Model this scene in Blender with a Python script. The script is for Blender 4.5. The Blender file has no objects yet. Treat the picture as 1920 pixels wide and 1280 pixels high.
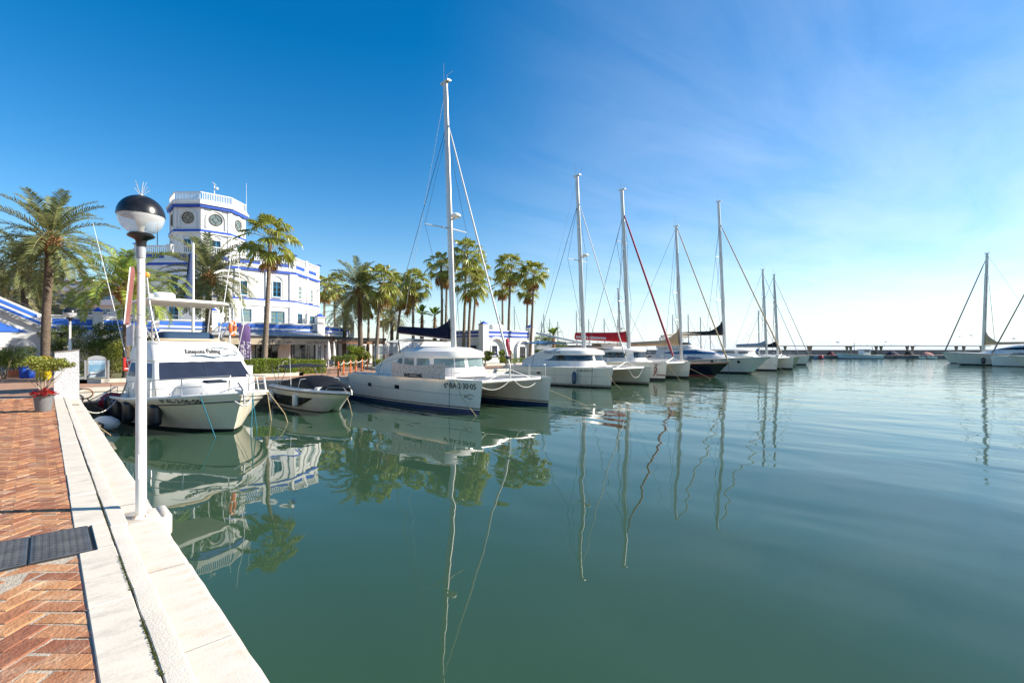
import bpy, bmesh, math, random
from mathutils import Vector, Matrix, noise as mnoise
R = math.radians
PI = math.pi
C = bpy.context.scene.collection
scene = bpy.context.scene

# ------------------------------------------------------------------ camera, sky, sun, exposure
EYE, FPX, CXP, HYP = 2.95, 907.0, 960.0, 655.0
YAW = R(43.9)
CA, SA = math.cos(YAW), math.sin(YAW)
cam_d = bpy.data.cameras.new('camera')
cam_d.sensor_width = 36.0
cam_d.lens = FPX / 1920 * 36
cam_d.shift_y = (HYP - 640) / 1920
cam_d.clip_start = 0.05
cam_d.clip_end = 12000
cam = bpy.data.objects.new('camera', cam_d)
C.objects.link(cam)
cam.location = (0, 0, EYE)
cam.rotation_euler = (PI / 2, 0, -YAW)
scene.camera = cam

SUN_EL = R(31)
SUN_DIR = Vector((0.774 * math.cos(SUN_EL), -0.633 * math.cos(SUN_EL), math.sin(SUN_EL)))
SUN_AZ = math.atan2(SUN_DIR.x, SUN_DIR.y)      # clockwise from +Y
sun_d = bpy.data.lights.new('sun', 'SUN')
sun_d.energy = 4.5
sun_d.angle = R(0.5)
sun_d.color = (1.0, 0.92, 0.80)
sun = bpy.data.objects.new('sun', sun_d)
C.objects.link(sun)
sun.rotation_euler = SUN_DIR.to_track_quat('Z', 'Y').to_euler()

world = bpy.data.worlds.new('World')
scene.world = world
world.use_nodes = True
wn = world.node_tree.nodes
wl = world.node_tree.links
wn.clear()
w_out = wn.new('ShaderNodeOutputWorld')
w_bg = wn.new('ShaderNodeBackground')
w_sky = wn.new('ShaderNodeTexSky')
w_sky.sky_type = 'NISHITA'
w_sky.sun_disc = False
w_sky.sun_elevation = SUN_EL
w_sky.sun_rotation = SUN_AZ
w_sky.altitude = 0
w_sky.air_density = 1.0
w_sky.dust_density = 0.25
w_sky.ozone_density = 1.6
w_hsv = wn.new('ShaderNodeHueSaturation')
w_hsv.inputs['Saturation'].default_value = 1.52
w_hsv.inputs['Value'].default_value = 1.0
w_bg.inputs['Strength'].default_value = 0.086
wl.new(w_sky.outputs[0], w_hsv.inputs['Color'])
# thin high cirrus: noise on the sky direction projected on a high flat layer
w_tc = wn.new('ShaderNodeTexCoord')
w_sep = wn.new('ShaderNodeSeparateXYZ')
wl.new(w_tc.outputs['Generated'], w_sep.inputs[0])
w_mx = wn.new('ShaderNodeMath'); w_mx.operation = 'MAXIMUM'; w_mx.inputs[1].default_value = 0.06
wl.new(w_sep.outputs['Z'], w_mx.inputs[0])
w_div = wn.new('ShaderNodeVectorMath'); w_div.operation = 'DIVIDE'
w_cmb = wn.new('ShaderNodeCombineXYZ')
for k in range(3):
    wl.new(w_mx.outputs[0], w_cmb.inputs[k])
wl.new(w_tc.outputs['Generated'], w_div.inputs[0])
wl.new(w_cmb.outputs[0], w_div.inputs[1])
w_map = wn.new('ShaderNodeMapping')
w_map.inputs['Rotation'].default_value = (0, 0, R(35))
w_map.inputs['Scale'].default_value = (0.55, 1.7, 0.0)
w_map.inputs['Location'].default_value = (0.4, 0.9, 0.0)
wl.new(w_div.outputs[0], w_map.inputs[0])
w_noi = wn.new('ShaderNodeTexNoise')
w_noi.inputs['Scale'].default_value = 0.9
w_noi.inputs['Detail'].default_value = 6
w_noi.inputs['Roughness'].default_value = 0.58
w_noi.inputs['Distortion'].default_value = 0.5
wl.new(w_map.outputs[0], w_noi.inputs['Vector'])
w_rmp = wn.new('ShaderNodeMapRange')
w_rmp.inputs['From Min'].default_value = 0.34
w_rmp.inputs['From Max'].default_value = 0.85
w_rmp.inputs['To Min'].default_value = 0.10
w_rmp.inputs['To Max'].default_value = 0.40
wl.new(w_noi.outputs['Fac'], w_rmp.inputs['Value'])
# the cirrus bank lies on the sun's side of the sky
w_dot = wn.new('ShaderNodeVectorMath'); w_dot.operation = 'DOT_PRODUCT'
w_dot.inputs[1].default_value = (0.98, -0.2, 0.0)
wl.new(w_tc.outputs['Generated'], w_dot.inputs[0])
w_bank = wn.new('ShaderNodeMapRange')
w_bank.interpolation_type = 'SMOOTHSTEP'
w_bank.inputs['From Min'].default_value = 0.30
w_bank.inputs['From Max'].default_value = 1.0
wl.new(w_dot.outputs['Value'], w_bank.inputs['Value'])
w_mul = wn.new('ShaderNodeMath'); w_mul.operation = 'MULTIPLY'
wl.new(w_rmp.outputs[0], w_mul.inputs[0])
wl.new(w_bank.outputs[0], w_mul.inputs[1])
w_mix = wn.new('ShaderNodeMixRGB')
w_mix.inputs['Color2'].default_value = (6.6, 7.1, 8.0, 1)
wl.new(w_mul.outputs[0], w_mix.inputs['Fac'])
# pale sea air low over the horizon
w_abs = wn.new('ShaderNodeMath'); w_abs.operation = 'ABSOLUTE'
wl.new(w_sep.outputs['Z'], w_abs.inputs[0])
w_pow = wn.new('ShaderNodeMath'); w_pow.operation = 'MULTIPLY'; w_pow.inputs[1].default_value = -10.5
wl.new(w_abs.outputs[0], w_pow.inputs[0])
w_exp = wn.new('ShaderNodeMath'); w_exp.operation = 'EXPONENT'
wl.new(w_pow.outputs[0], w_exp.inputs[0])
w_side = wn.new('ShaderNodeMapRange')
w_side.inputs['From Min'].default_value = -0.35; w_side.inputs['From Max'].default_value = 0.95
w_side.inputs['To Min'].default_value = 0.42; w_side.inputs['To Max'].default_value = 1.0
wl.new(w_dot.outputs['Value'], w_side.inputs['Value'])
w_hm = wn.new('ShaderNodeMath'); w_hm.operation = 'MULTIPLY'
wl.new(w_exp.outputs[0], w_hm.inputs[0]); wl.new(w_side.outputs[0], w_hm.inputs[1])
w_hz = wn.new('ShaderNodeMixRGB'); w_hz.inputs['Color2'].default_value = (4.7, 5.6, 6.4, 1)
wl.new(w_hm.outputs[0], w_hz.inputs['Fac']); wl.new(w_hsv.outputs[0], w_hz.inputs['Color1'])
wl.new(w_hz.outputs[0], w_mix.inputs['Color1'])
wl.new(w_mix.outputs[0], w_bg.inputs['Color'])
wl.new(w_bg.outputs[0], w_out.inputs['Surface'])

scene.view_settings.view_transform = 'Standard'
scene.view_settings.look = 'None'
scene.view_settings.exposure = 1.08
scene.view_settings.gamma = 1
scene.render.engine = 'CYCLES'
scene.cycles.max_bounces = 8
scene.cycles.transparent_max_bounces = 8
scene.cycles.caustics_reflective = False
scene.cycles.caustics_refractive = False
scene.cycles.use_denoising = True

# ------------------------------------------------------------------ points of the place read off the photograph
def c2w(xc, Z, z):
    return Vector((xc * CA + Z * SA, -xc * SA + Z * CA, z))
def at_d(px, py, Z):
    return c2w((px - CXP) / FPX * Z, Z, EYE - (py - HYP) / FPX * Z)
def at_z(px, py, z):
    return at_d(px, py, FPX * (EYE - z) / (py - HYP))
def at_Y(px, py, Y):
    r = (px - CXP) / FPX
    return at_d(px, py, Y / (CA - r * SA))
def at_X(px, py, X):
    r = (px - CXP) / FPX
    return at_d(px, py, X / (r * CA + SA))

# ------------------------------------------------------------------ materials
MATS = {}
def _nodes(name):
    m = bpy.data.materials.new(name)
    m.use_nodes = True
    n = m.node_tree.nodes
    return m, n, m.node_tree.links, n['Principled BSDF']
def mat(name, col, rough=0.5, metal=0.0, var=0.0, vscale=3.0, bump=0.0, bscale=40.0, col2=None, spec=0.5, coat=0.0,
        island=0.0, trans=0.0, alpha=1.0, stain=None, sstr=0.5, sscale=1.2, stretch=(1, 1, 1), hue=0.06):
    if name in MATS:
        return MATS[name]
    m, n, l, b = _nodes(name)
    b.inputs['Roughness'].default_value = rough
    b.inputs['Metallic'].default_value = metal
    b.inputs['Specular IOR Level'].default_value = spec
    b.inputs['Coat Weight'].default_value = coat
    b.inputs['Coat Roughness'].default_value = 0.06
    b.inputs['Transmission Weight'].default_value = trans
    b.inputs['Alpha'].default_value = alpha
    c = (*col, 1)
    b.inputs['Base Color'].default_value = c
    tc = n.new('ShaderNodeTexCoord')
    mp = n.new('ShaderNodeMapping')
    mp.inputs['Scale'].default_value = stretch
    l.new(tc.outputs['Object'], mp.inputs[0])
    last = None
    if var > 0 or col2:
        t = n.new('ShaderNodeTexNoise')
        t.inputs['Scale'].default_value = vscale
        t.inputs['Detail'].default_value = 5
        t.inputs['Roughness'].default_value = 0.6
        l.new(mp.outputs[0], t.inputs['Vector'])
        rp = n.new('ShaderNodeValToRGB')
        lo = col2 if col2 else tuple(v * (1 - var) for v in col)
        hi = col if col2 else tuple(min(1, v * (1 + var * 0.6)) for v in col)
        rp.color_ramp.elements[0].color = (*lo, 1)
        rp.color_ramp.elements[1].color = (*hi, 1)
        rp.color_ramp.elements[0].position = 0.3
        rp.color_ramp.elements[1].position = 0.68
        l.new(t.outputs['Fac'], rp.inputs[0])
        last = rp.outputs[0]
    if stain:
        t = n.new('ShaderNodeTexNoise')
        t.inputs['Scale'].default_value = sscale
        t.inputs['Detail'].default_value = 7
        t.inputs['Roughness'].default_value = 0.68
        l.new(mp.outputs[0], t.inputs['Vector'])
        mr = n.new('ShaderNodeMapRange')
        mr.inputs['From Min'].default_value = 0.5
        mr.inputs['From Max'].default_value = 0.78
        mr.inputs['To Max'].default_value = sstr
        l.new(t.outputs['Fac'], mr.inputs['Value'])
        mx = n.new('ShaderNodeMixRGB')
        mx.inputs['Color1'].default_value = c
        if last: l.new(last, mx.inputs['Color1'])
        mx.inputs['Color2'].default_value = (*stain, 1)
        l.new(mr.outputs[0], mx.inputs['Fac'])
        last = mx.outputs[0]
    if island > 0:
        g = n.new('ShaderNodeNewGeometry')
        mr = n.new('ShaderNodeMapRange')
        mr.inputs['To Min'].default_value = 1 - island
        mr.inputs['To Max'].default_value = 1 + island
        l.new(g.outputs['Random Per Island'], mr.inputs['Value'])
        h = n.new('ShaderNodeHueSaturation')
        h.inputs['Color'].default_value = c
        if last: l.new(last, h.inputs['Color'])
        l.new(mr.outputs[0], h.inputs['Value'])
        ml = n.new('ShaderNodeMath'); ml.operation = 'MULTIPLY_ADD'
        ml.inputs[1].default_value = hue; ml.inputs[2].default_value = 0.5 - hue / 2
        l.new(g.outputs['Random Per Island'], ml.inputs[0])
        l.new(ml.outputs[0], h.inputs['Hue'])
        last = h.outputs[0]
    if last:
        l.new(last, b.inputs['Base Color'])
    if bump > 0:
        t = n.new('ShaderNodeTexNoise')
        t.inputs['Scale'].default_value = bscale
        t.inputs['Detail'].default_value = 6
        l.new(mp.outputs[0], t.inputs['Vector'])
        bp = n.new('ShaderNodeBump')
        bp.inputs['Strength'].default_value = bump
        bp.inputs['Distance'].default_value = 0.02
        l.new(t.outputs['Fac'], bp.inputs['Height'])
        l.new(bp.outputs[0], b.inputs['Normal'])
    MATS[name] = m
    return m
def leafmat(name, col, island=0.4, rough=0.45, transl=0.48):
    m = mat(name, col, rough=rough, island=island)
    n, l = m.node_tree.nodes, m.node_tree.links
    b = n['Principled BSDF']
    tr = n.new('ShaderNodeBsdfTranslucent')
    mx = n.new('ShaderNodeMixShader')
    mx.inputs[0].default_value = transl
    src = b.inputs['Base Color'].links[0].from_socket
    l.new(src, tr.inputs['Color'])
    l.new(b.outputs[0], mx.inputs[1])
    l.new(tr.outputs[0], mx.inputs[2])
    l.new(mx.outputs[0], n['Material Output'].inputs['Surface'])
    return m
W_ = 0.80
gel = mat('gelcoat_white', (0.81, 0.735, 0.62), 0.22, coat=0.3, var=0.05, vscale=1.5, stain=(0.60, 0.56, 0.48), sstr=0.35, sscale=1.6, stretch=(1, 1, 0.35))
gel2 = mat('gelcoat_deck', (0.74, 0.71, 0.65), 0.35, var=0.04, vscale=2)
gelcream = mat('gelcoat_cream', (0.81, 0.72, 0.57), 0.25, coat=0.3, var=0.06, vscale=1.2, stain=(0.52, 0.46, 0.33), sstr=0.45, sscale=1.1, stretch=(1, 1, 0.3))
geltan = mat('gelcoat_tan', (0.50, 0.44, 0.27), 0.3, coat=0.2, var=0.08)
scum = mat('waterline_scum', (0.42, 0.36, 0.25), 0.5, var=0.3, vscale=4)
navyhull = mat('navy_gelcoat', (0.008, 0.010, 0.018), 0.12, coat=0.6)
bluestripe = mat('boot_blue', (0.010, 0.045, 0.13), 0.3, var=0.2)
blackstripe = mat('boot_black', (0.012, 0.012, 0.014), 0.35, var=0.3)
antifoul = mat('antifoul_black', (0.015, 0.018, 0.016), 0.6, var=0.4)
redfoul = mat('antifoul_red', (0.22, 0.05, 0.04), 0.6, var=0.3)
alu = mat('mast_aluminium', (0.62, 0.60, 0.56), 0.38, metal=0.35, var=0.08, vscale=1)
steel = mat('stainless_steel', (0.52, 0.51, 0.49), 0.42, metal=0.6)
wire = mat('rigging_wire', (0.10, 0.11, 0.12), 0.45, metal=0.3)
wirelight = mat('rigging_rope_white', (0.62, 0.60, 0.56), 0.6)
glassd = mat('dark_glass', (0.015, 0.02, 0.025), 0.05, spec=0.8)
glassb = mat('blue_tinted_glass', (0.03, 0.09, 0.22), 0.05, spec=0.8)
glassg = mat('green_grey_glass', (0.16, 0.22, 0.21), 0.06, spec=0.8)
navycloth = mat('navy_canvas', (0.008, 0.011, 0.030), 0.9, spec=0.2, var=0.25, bump=0.4, bscale=25)
blackcloth = mat('black_canvas', (0.010, 0.010, 0.011), 0.6, spec=0.3, var=0.3, bump=1.0, bscale=5)
greycloth = mat('grey_canvas', (0.34, 0.35, 0.36), 0.8, var=0.12, bump=0.3, bscale=18)
tancloth = mat('tan_canvas', (0.50, 0.36, 0.20), 0.8, var=0.15, bump=0.3, bscale=15)
bluecloth = mat('blue_canvas', (0.03, 0.13, 0.28), 0.75, var=0.15)
redcloth = mat('red_canvas', (0.60, 0.010, 0.018), 0.7, var=0.2, bump=0.3, bscale=18)
creamcloth = mat('cream_canvas', (0.62, 0.56, 0.43), 0.8, var=0.15)
whitecloth = mat('white_canvas', (0.78, 0.76, 0.72), 0.8, var=0.06)
teak = mat('teak', (0.28, 0.14, 0.07), 0.5, var=0.25, vscale=6)
net = mat('trampoline_net', (0.55, 0.55, 0.55), 0.8, var=0.1)
inkblack = mat('ink_black', (0.012, 0.012, 0.015), 0.5)
inkblue = mat('ink_blue', (0.03, 0.10, 0.17), 0.5)
inkred = mat('ink_red', (0.30, 0.03, 0.05), 0.5)
inkwhite = mat('ink_white', (0.80, 0.80, 0.78), 0.6)
plasticw = mat('white_plastic', (0.80, 0.80, 0.78), 0.3)
plastick = mat('black_plastic', (0.014, 0.014, 0.016), 0.35, var=0.2)
plasticn = mat('navy_vinyl', (0.008, 0.011, 0.024), 0.3, var=0.2)
orange = mat('orange_paint', (0.72, 0.16, 0.03), 0.45, var=0.1)
ropetan = mat('rope_tan', (0.46, 0.36, 0.20), 0.85, var=0.2, vscale=30)
ropeteal = mat('rope_teal', (0.01, 0.13, 0.17), 0.8, var=0.2, vscale=30)
ropewhite = mat('rope_white', (0.66, 0.64, 0.58), 0.85, var=0.12, vscale=30)
ropedark = mat('rope_dark', (0.05, 0.05, 0.05), 0.85)
wallw = mat('whitewash', (0.74, 0.73, 0.71), 0.75, var=0.05, vscale=0.8, bump=0.25, bscale=14, stain=(0.50, 0.47, 0.42), sstr=0.40, sscale=1.1, stretch=(1.6, 1.6, .28))
bluep = mat('blue_paint', (0.018, 0.075, 0.42), 0.6, var=0.10, vscale=1.2)
bluep2 = mat('blue_paint_light', (0.03, 0.14, 0.58), 0.6, var=0.15, vscale=1.0)
bluewin = mat('blue_window_paint', (0.015, 0.20, 0.38), 0.5, var=0.1)
darkframe = mat('dark_metal', (0.03, 0.028, 0.026), 0.5)
terracotta = mat('terracotta', (0.40, 0.16, 0.09), 0.75, var=0.2)
rooft = mat('roof_tiles', (0.42, 0.20, 0.12), 0.8, var=0.25, vscale=5)
trunkd = mat('date_trunk', (0.13, 0.095, 0.07), 0.95, var=0.4, vscale=7, bump=1.0, bscale=9)
trunkf = mat('fan_trunk', (0.20, 0.155, 0.115), 0.95, var=0.3, vscale=6, bump=0.9, bscale=10)
leafdate = leafmat('date_leaflets', (0.24, 0.255, 0.10), 0.45)
leafolive = leafmat('olive_leaflets', (0.38, 0.36, 0.18), 0.35)
leaffan = leafmat('fan_leaf', (0.28, 0.29, 0.05), 0.5, rough=0.34)
leafpale = leafmat('pale_leaflets', (0.36, 0.43, 0.08), 0.4)
leafdead = leafmat('dead_leaf', (0.33, 0.19, 0.07), 0.4, rough=0.8)
boots = mat('frond_bases', (0.30, 0.15, 0.06), 0.85, var=0.35, vscale=8, bump=0.7, bscale=12)
leafhedge = leafmat('hedge_leaf', (0.22, 0.28, 0.03), 0.5)
leafbush = leafmat('bush_leaf', (0.13, 0.17, 0.03), 0.55)
leafficus = leafmat('variegated_leaf', (0.30, 0.31, 0.055), 0.45)
leafbanana = leafmat('banana_leaf', (0.14, 0.21, 0.025), 0.35, rough=0.35)
leafred = leafmat('poinsettia_bract', (0.55, 0.008, 0.015), 0.3)
twig = mat('twig', (0.20, 0.16, 0.11), 0.9, var=0.3)

# ------------------------------------------------------------------ mesh collector
def frame(d):
    d = d.normalized()
    u = d.cross(Vector((0, 0, 1)))
    if u.length < 1e-4:
        u = Vector((1, 0, 0))
    u.normalize()
    return u, u.cross(d).normalized()
class MB:
    def __init__(s):
        s.v = []; s.f = []; s.m = []
    def add(s, vs, fs, mi=0):
        k = len(s.v)
        s.v += [Vector(p) for p in vs]
        for f in fs:
            s.f.append([i + k for i in f]); s.m.append(mi)
        return s
    def poly(s, vs, mi=0):
        return s.add(vs, [list(range(len(vs)))], mi)
    def box(s, a, b, mi=0, bev=0.0):
        x0, y0, z0 = [min(p, q) for p, q in zip(a, b)]
        x1, y1, z1 = [max(p, q) for p, q in zip(a, b)]
        if bev <= 0:
            return s.add([(x0, y0, z0), (x1, y0, z0), (x1, y1, z0), (x0, y1, z0), (x0, y0, z1), (x1, y0, z1), (x1, y1, z1), (x0, y1, z1)],
                         [(0, 3, 2, 1), (4, 5, 6, 7), (0, 1, 5, 4), (1, 2, 6, 5), (2, 3, 7, 6), (3, 0, 4, 7)], mi)
        e = bev
        def ring(i, z):
            return [(x0 + i + e, y0 + i, z), (x1 - i - e, y0 + i, z), (x1 - i, y0 + i + e, z), (x1 - i, y1 - i - e, z),
                    (x1 - i - e, y1 - i, z), (x0 + i + e, y1 - i, z), (x0 + i, y1 - i - e, z), (x0 + i, y0 + i + e, z)]
        return s.rings([ring(e, z0), ring(0, z0 + e), ring(0, z1 - e), ring(e, z1)], mi)
    def rings(s, rs, mi=0, cap0=True, cap1=True, closed=True):
        n = len(rs[0]); k = len(s.v)
        for r in rs:
            s.v += [Vector(p) for p in r]
        for i in range(len(rs) - 1):
            mm = mi[i] if isinstance(mi, (list, tuple)) else mi
            for j in range(n if closed else n - 1):
                j2 = (j + 1) % n
                s.f.append([k + i * n + j, k + i * n + j2, k + (i + 1) * n + j2, k + (i + 1) * n + j]); s.m.append(mm)
        if closed and cap0:
            s.f.append([k + j for j in range(n)][::-1]); s.m.append(mi[0] if isinstance(mi, (list, tuple)) else mi)
        if closed and cap1:
            s.f.append([k + (len(rs) - 1) * n + j for j in range(n)]); s.m.append(mi[-1] if isinstance(mi, (list, tuple)) else mi)
        return s
    def cyl(s, a, b, r0, r1=None, n=10, mi=0):
        a, b = Vector(a), Vector(b)
        r1 = r0 if r1 is None else r1
        u, w = frame(b - a)
        def rg(c, r): return [c + u * (r * math.cos(2 * PI * i / n)) + w * (r * math.sin(2 * PI * i / n)) for i in range(n)]
        return s.rings([rg(a, r0), rg(b, r1)], mi)
    def tube(s, pts, r, n=6, mi=0):
        pts = [Vector(p) for p in pts]
        rr = r if isinstance(r, (list, tuple)) else [r] * len(pts)
        rs = []
        for i, p in enumerate(pts):
            d = pts[min(i + 1, len(pts) - 1)] - pts[max(i - 1, 0)]
            if d.length < 1e-6: d = Vector((0, 0, 1))
            u, w = frame(d)
            rs.append([p + u * (rr[i] * math.cos(2 * PI * k / n)) + w * (rr[i] * math.sin(2 * PI * k / n)) for k in range(n)])
        return s.rings(rs, mi)
    def lathe(s, prof, c=(0, 0, 0), n=20, mi=0, sx=1, sy=1, axis='z'):
        c = Vector(c); rs = []
        for r, h in prof:
            g = []
            for i in range(n):
                a = 2 * PI * i / n
                p = (r * sx * math.cos(a), r * sy * math.sin(a), h)
                if axis == 'x': p = (p[2], p[0], p[1])
                if axis == 'y': p = (p[1], p[2], p[0])
                g.append(c + Vector(p))
            rs.append(g)
        return s.rings(rs, mi)
    def prism(s, pts, vec, mi=0):
        n = len(pts); vec = Vector(vec)
        pts = [Vector(p) for p in pts]
        return s.add(pts + [p + vec for p in pts],
                     [list(range(n))[::-1], list(range(n, 2 * n))] + [[i, (i + 1) % n, n + (i + 1) % n, n + i] for i in range(n)], mi)
    def text(s, body, size, fn, mi=0, shear=0.0, align='LEFT', off=0.0):
        vs, fs = text_mesh(body, size, shear, align, off)
        return s.add([fn(u, v) for u, v in vs], fs, mi)
    def build(s, name, mats, parent=None, smooth=None, world=False):
        me = bpy.data.meshes.new(name)
        vs = s.v
        if world and parent is not None:
            inv = (Matrix.Translation(parent.location) @ parent.rotation_euler.to_matrix().to_4x4()).inverted()
            vs = [inv @ p for p in vs]
        me.from_pydata([tuple(p) for p in vs], [], s.f)
        for m in (mats if isinstance(mats, (list, tuple)) else [mats]):
            me.materials.append(m)
        me.polygons.foreach_set('material_index', s.m)
        if smooth:
            me.polygons.foreach_set('use_smooth', [True] * len(me.polygons))
            me.set_sharp_from_angle(angle=R(smooth))
        me.update()
        o = bpy.data.objects.new(name, me)
        C.objects.link(o)
        if parent is not None: o.parent = parent
        return o
_tc = {}
def text_mesh(body, size, shear=0.0, align='LEFT', off=0.0):
    key = (body, size, shear, align, off)
    if key not in _tc:
        cu = bpy.data.curves.new('lettering', 'FONT')
        cu.body = body; cu.size = size; cu.shear = shear; cu.align_x = align; cu.resolution_u = 3; cu.offset = off
        o = bpy.data.objects.new('lettering', cu)
        C.objects.link(o)
        dg = bpy.context.evaluated_depsgraph_get()
        me = bpy.data.meshes.new_from_object(o.evaluated_get(dg))
        _tc[key] = ([(v.co.x, v.co.y) for v in me.vertices], [list(p.vertices) for p in me.polygons])
        bpy.data.objects.remove(o); bpy.data.curves.remove(cu); bpy.data.meshes.remove(me)
    return _tc[key]
def tag(o, label, cat, group=None):
    o['label'] = label; o['category'] = cat
    if group: o['group'] = group
    return o
def thing(name, label, cat, loc=(0, 0, 0), rotz=0.0, group=None):
    o = bpy.data.objects.new(name, None)
    o.empty_display_size = 0.3
    C.objects.link(o)
    o.location = loc; o.rotation_euler = (0, 0, rotz)
    return tag(o, label, cat, group)
def struct(o, kind='structure'):
    o['kind'] = kind
    return o
def copy_tree(o, loc=None, rotz=None, scale=None, label=None):
    def rec(q, par):
        c = q.copy(); C.objects.link(c); c.parent = par
        for ch in q.children: rec(ch, c)
        return c
    r = rec(o, None)
    if loc is not None: r.location = loc
    if rotz is not None: r.rotation_euler = (0, 0, rotz)
    if scale is not None: r.scale = (scale,) * 3 if not isinstance(scale, (tuple, list)) else scale
    if label: r['label'] = label
    return r
def lerp(a, b, t): return a + (b - a) * t
def catenary(a, b, sag, n=10):
    a, b = Vector(a), Vector(b)
    return [a.lerp(b, i / n) - Vector((0, 0, sag * 4 * (i / n) * (1 - i / n))) for i in range(n + 1)]
# ------------------------------------------------------------------ water
def water_mat():
    m, n, l, b = _nodes('harbour_water')
    b.inputs['Base Color'].default_value = (0.029, 0.066, 0.037, 1)
    b.inputs['Roughness'].default_value = 0.012
    b.inputs['IOR'].default_value = 1.34
    tc = n.new('ShaderNodeTexCoord')
    def noi(scale, detail, dist, stretch, rot):
        mp = n.new('ShaderNodeMapping')
        mp.inputs['Rotation'].default_value = (0, 0, rot)
        mp.inputs['Scale'].default_value = stretch
        l.new(tc.outputs['Object'], mp.inputs[0])
        t = n.new('ShaderNodeTexNoise')
        t.inputs['Scale'].default_value = scale
        t.inputs['Detail'].default_value = detail
        t.inputs['Roughness'].default_value = 0.45
        t.inputs['Distortion'].default_value = dist
        l.new(mp.outputs[0], t.inputs['Vector'])
        return t.outputs['Fac']
    swell = noi(0.42, 1.5, 0.3, (1.0, 0.45, 1), YAW + R(6))
    ripple = noi(2.1, 2.0, 0.4, (1.0, 0.5, 1), YAW - R(12))
    patch = noi(0.05, 2.0, 0.0, (1, 1, 1), 0)
    # the open basin (away from the sheltered quay corner) carries more ripple
    sp = n.new('ShaderNodeSeparateXYZ')
    l.new(tc.outputs['Object'], sp.inputs[0])
    op = n.new('ShaderNodeMapRange')
    op.inputs['From Min'].default_value = 10; op.inputs['From Max'].default_value = 60
    op.inputs['To Min'].default_value = 0.06; op.inputs['To Max'].default_value = 1.0
    l.new(sp.outputs['X'], op.inputs['Value'])
    pm = n.new('ShaderNodeMapRange')
    pm.inputs['From Min'].default_value = 0.35; pm.inputs['From Max'].default_value = 0.65
    pm.inputs['To Min'].default_value = 0.35
    l.new(patch, pm.inputs['Value'])
    mu = n.new('ShaderNodeMath'); mu.operation = 'MULTIPLY'
    l.new(op.outputs[0], mu.inputs[0]); l.new(pm.outputs[0], mu.inputs[1])
    rp = n.new('ShaderNodeMath'); rp.operation = 'MULTIPLY'
    l.new(ripple, rp.inputs[0]); l.new(mu.outputs[0], rp.inputs[1])
    b1 = n.new('ShaderNodeBump'); b1.inputs['Strength'].default_value = 1; b1.inputs['Distance'].default_value = 0.055
    l.new(swell, b1.inputs['Height'])
    b2 = n.new('ShaderNodeBump'); b2.inputs['Strength'].default_value = 1; b2.inputs['Distance'].default_value = 0.038
    l.new(rp.outputs[0], b2.inputs['Height'])
    l.new(b1.outputs[0], b2.inputs['Normal'])
    l.new(b2.outputs[0], b.inputs['Normal'])
    return m
wm = MB()
wm.poly([(-60, -120, 0), (9000, -9000, 0), (9000, 9000, 0), (-60, 300, 0)])
struct(wm.build('water', water_mat()))

# ------------------------------------------------------------------ land, quay walls, pavement
GZ = 1.25
EDGE = [(0.86, -30), (0.86, 28), (16, 28.4), (34, 32.0), (46, 36.2), (62, 36.6), (76, 37.2), (122, 40.5)]
earth = mat('plaza_brick_far', (0.33, 0.16, 0.095), 0.85, col2=(0.44, 0.27, 0.18), vscale=3.5, bump=0.4, bscale=20, stain=(0.25, 0.2, 0.16), sstr=0.4, sscale=0.6)
land = MB()
LP = [(0.56, -30), (0.56, 28.3), (16, 28.7), (34, 32.3), (46, 36.5), (62, 36.9), (76, 37.5), (122, 40.8), (122, 52), (64, 50), (52, 60), (46, 74), (46, 170), (-170, 170), (-170, -30)]
land.poly([(x, y, GZ - 0.016) for x, y in LP])
struct(land.build('ground', earth))
qstone = mat('quay_stone', (0.60, 0.57, 0.51), 0.85, var=0.2, vscale=2, bump=0.6, bscale=8, stain=(0.30, 0.27, 0.2), sstr=0.6, sscale=1.5)
rockm = mat('wet_rock', (0.16, 0.14, 0.10), 0.75, var=0.5, vscale=2.2, bump=0.9, bscale=7)
qw = MB(); rk = MB()
random.seed(3)
for (x0, y0), (x1, y1) in zip(EDGE[:-1], EDGE[1:]):
    d = Vector((x1 - x0, y1 - y0, 0)); L = d.length; d.normalize(); nrm = Vector((d.y, -d.x, 0))
    a = Vector((x0, y0, 0)); b = Vector((x1, y1, 0))
    qw.add([a + Vector((0, 0, .62)), b + Vector((0, 0, .62)), b + Vector((0, 0, 1.12)), a + Vector((0, 0, 1.12)),
            a - nrm * .6 + Vector((0, 0, 1.12)), b - nrm * .6 + Vector((0, 0, 1.12))], [(0, 1, 2, 3), (3, 2, 5, 4)])
    rk.add([a - nrm * .05 + Vector((0, 0, -.6)), b - nrm * .05 + Vector((0, 0, -.6)), b - nrm * .05 + Vector((0, 0, .63)), a - nrm * .05 + Vector((0, 0, .63))], [(0, 1, 2, 3)])
    if x0 < 20 and y0 >= 0 or y0 < 0:
        t = 0.0
        while t < L:
            p = a + d * t
            if 16 < p.y < 29 and p.x < 6:
                r = random.uniform(.18, .42)
                cz = random.uniform(-.12, .34)
                ic = [(r * random.uniform(.75, 1.15) * math.sin(th) * math.cos(ph) * 1.2, r * random.uniform(.75, 1.1) * math.sin(th) * math.sin(ph), r * .75 * math.cos(th)) for th in (0.5, 1.2, 1.9, 2.7) for ph in [k * PI / 3 + th for k in range(6)]]
                c = p + nrm * (random.uniform(0, .16) if y0 < 0 else random.uniform(.05, .55)) + Vector((0, 0, cz))
                rk.rings([[c + Vector(ic[i * 6 + j]) for j in range(6)] for i in range(4)][::-1])
            t += random.uniform(.22, .5)
struct(qw.build('quay_wall', qstone))
struct(rk.build('rock_footing', rockm, smooth=30))

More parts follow.
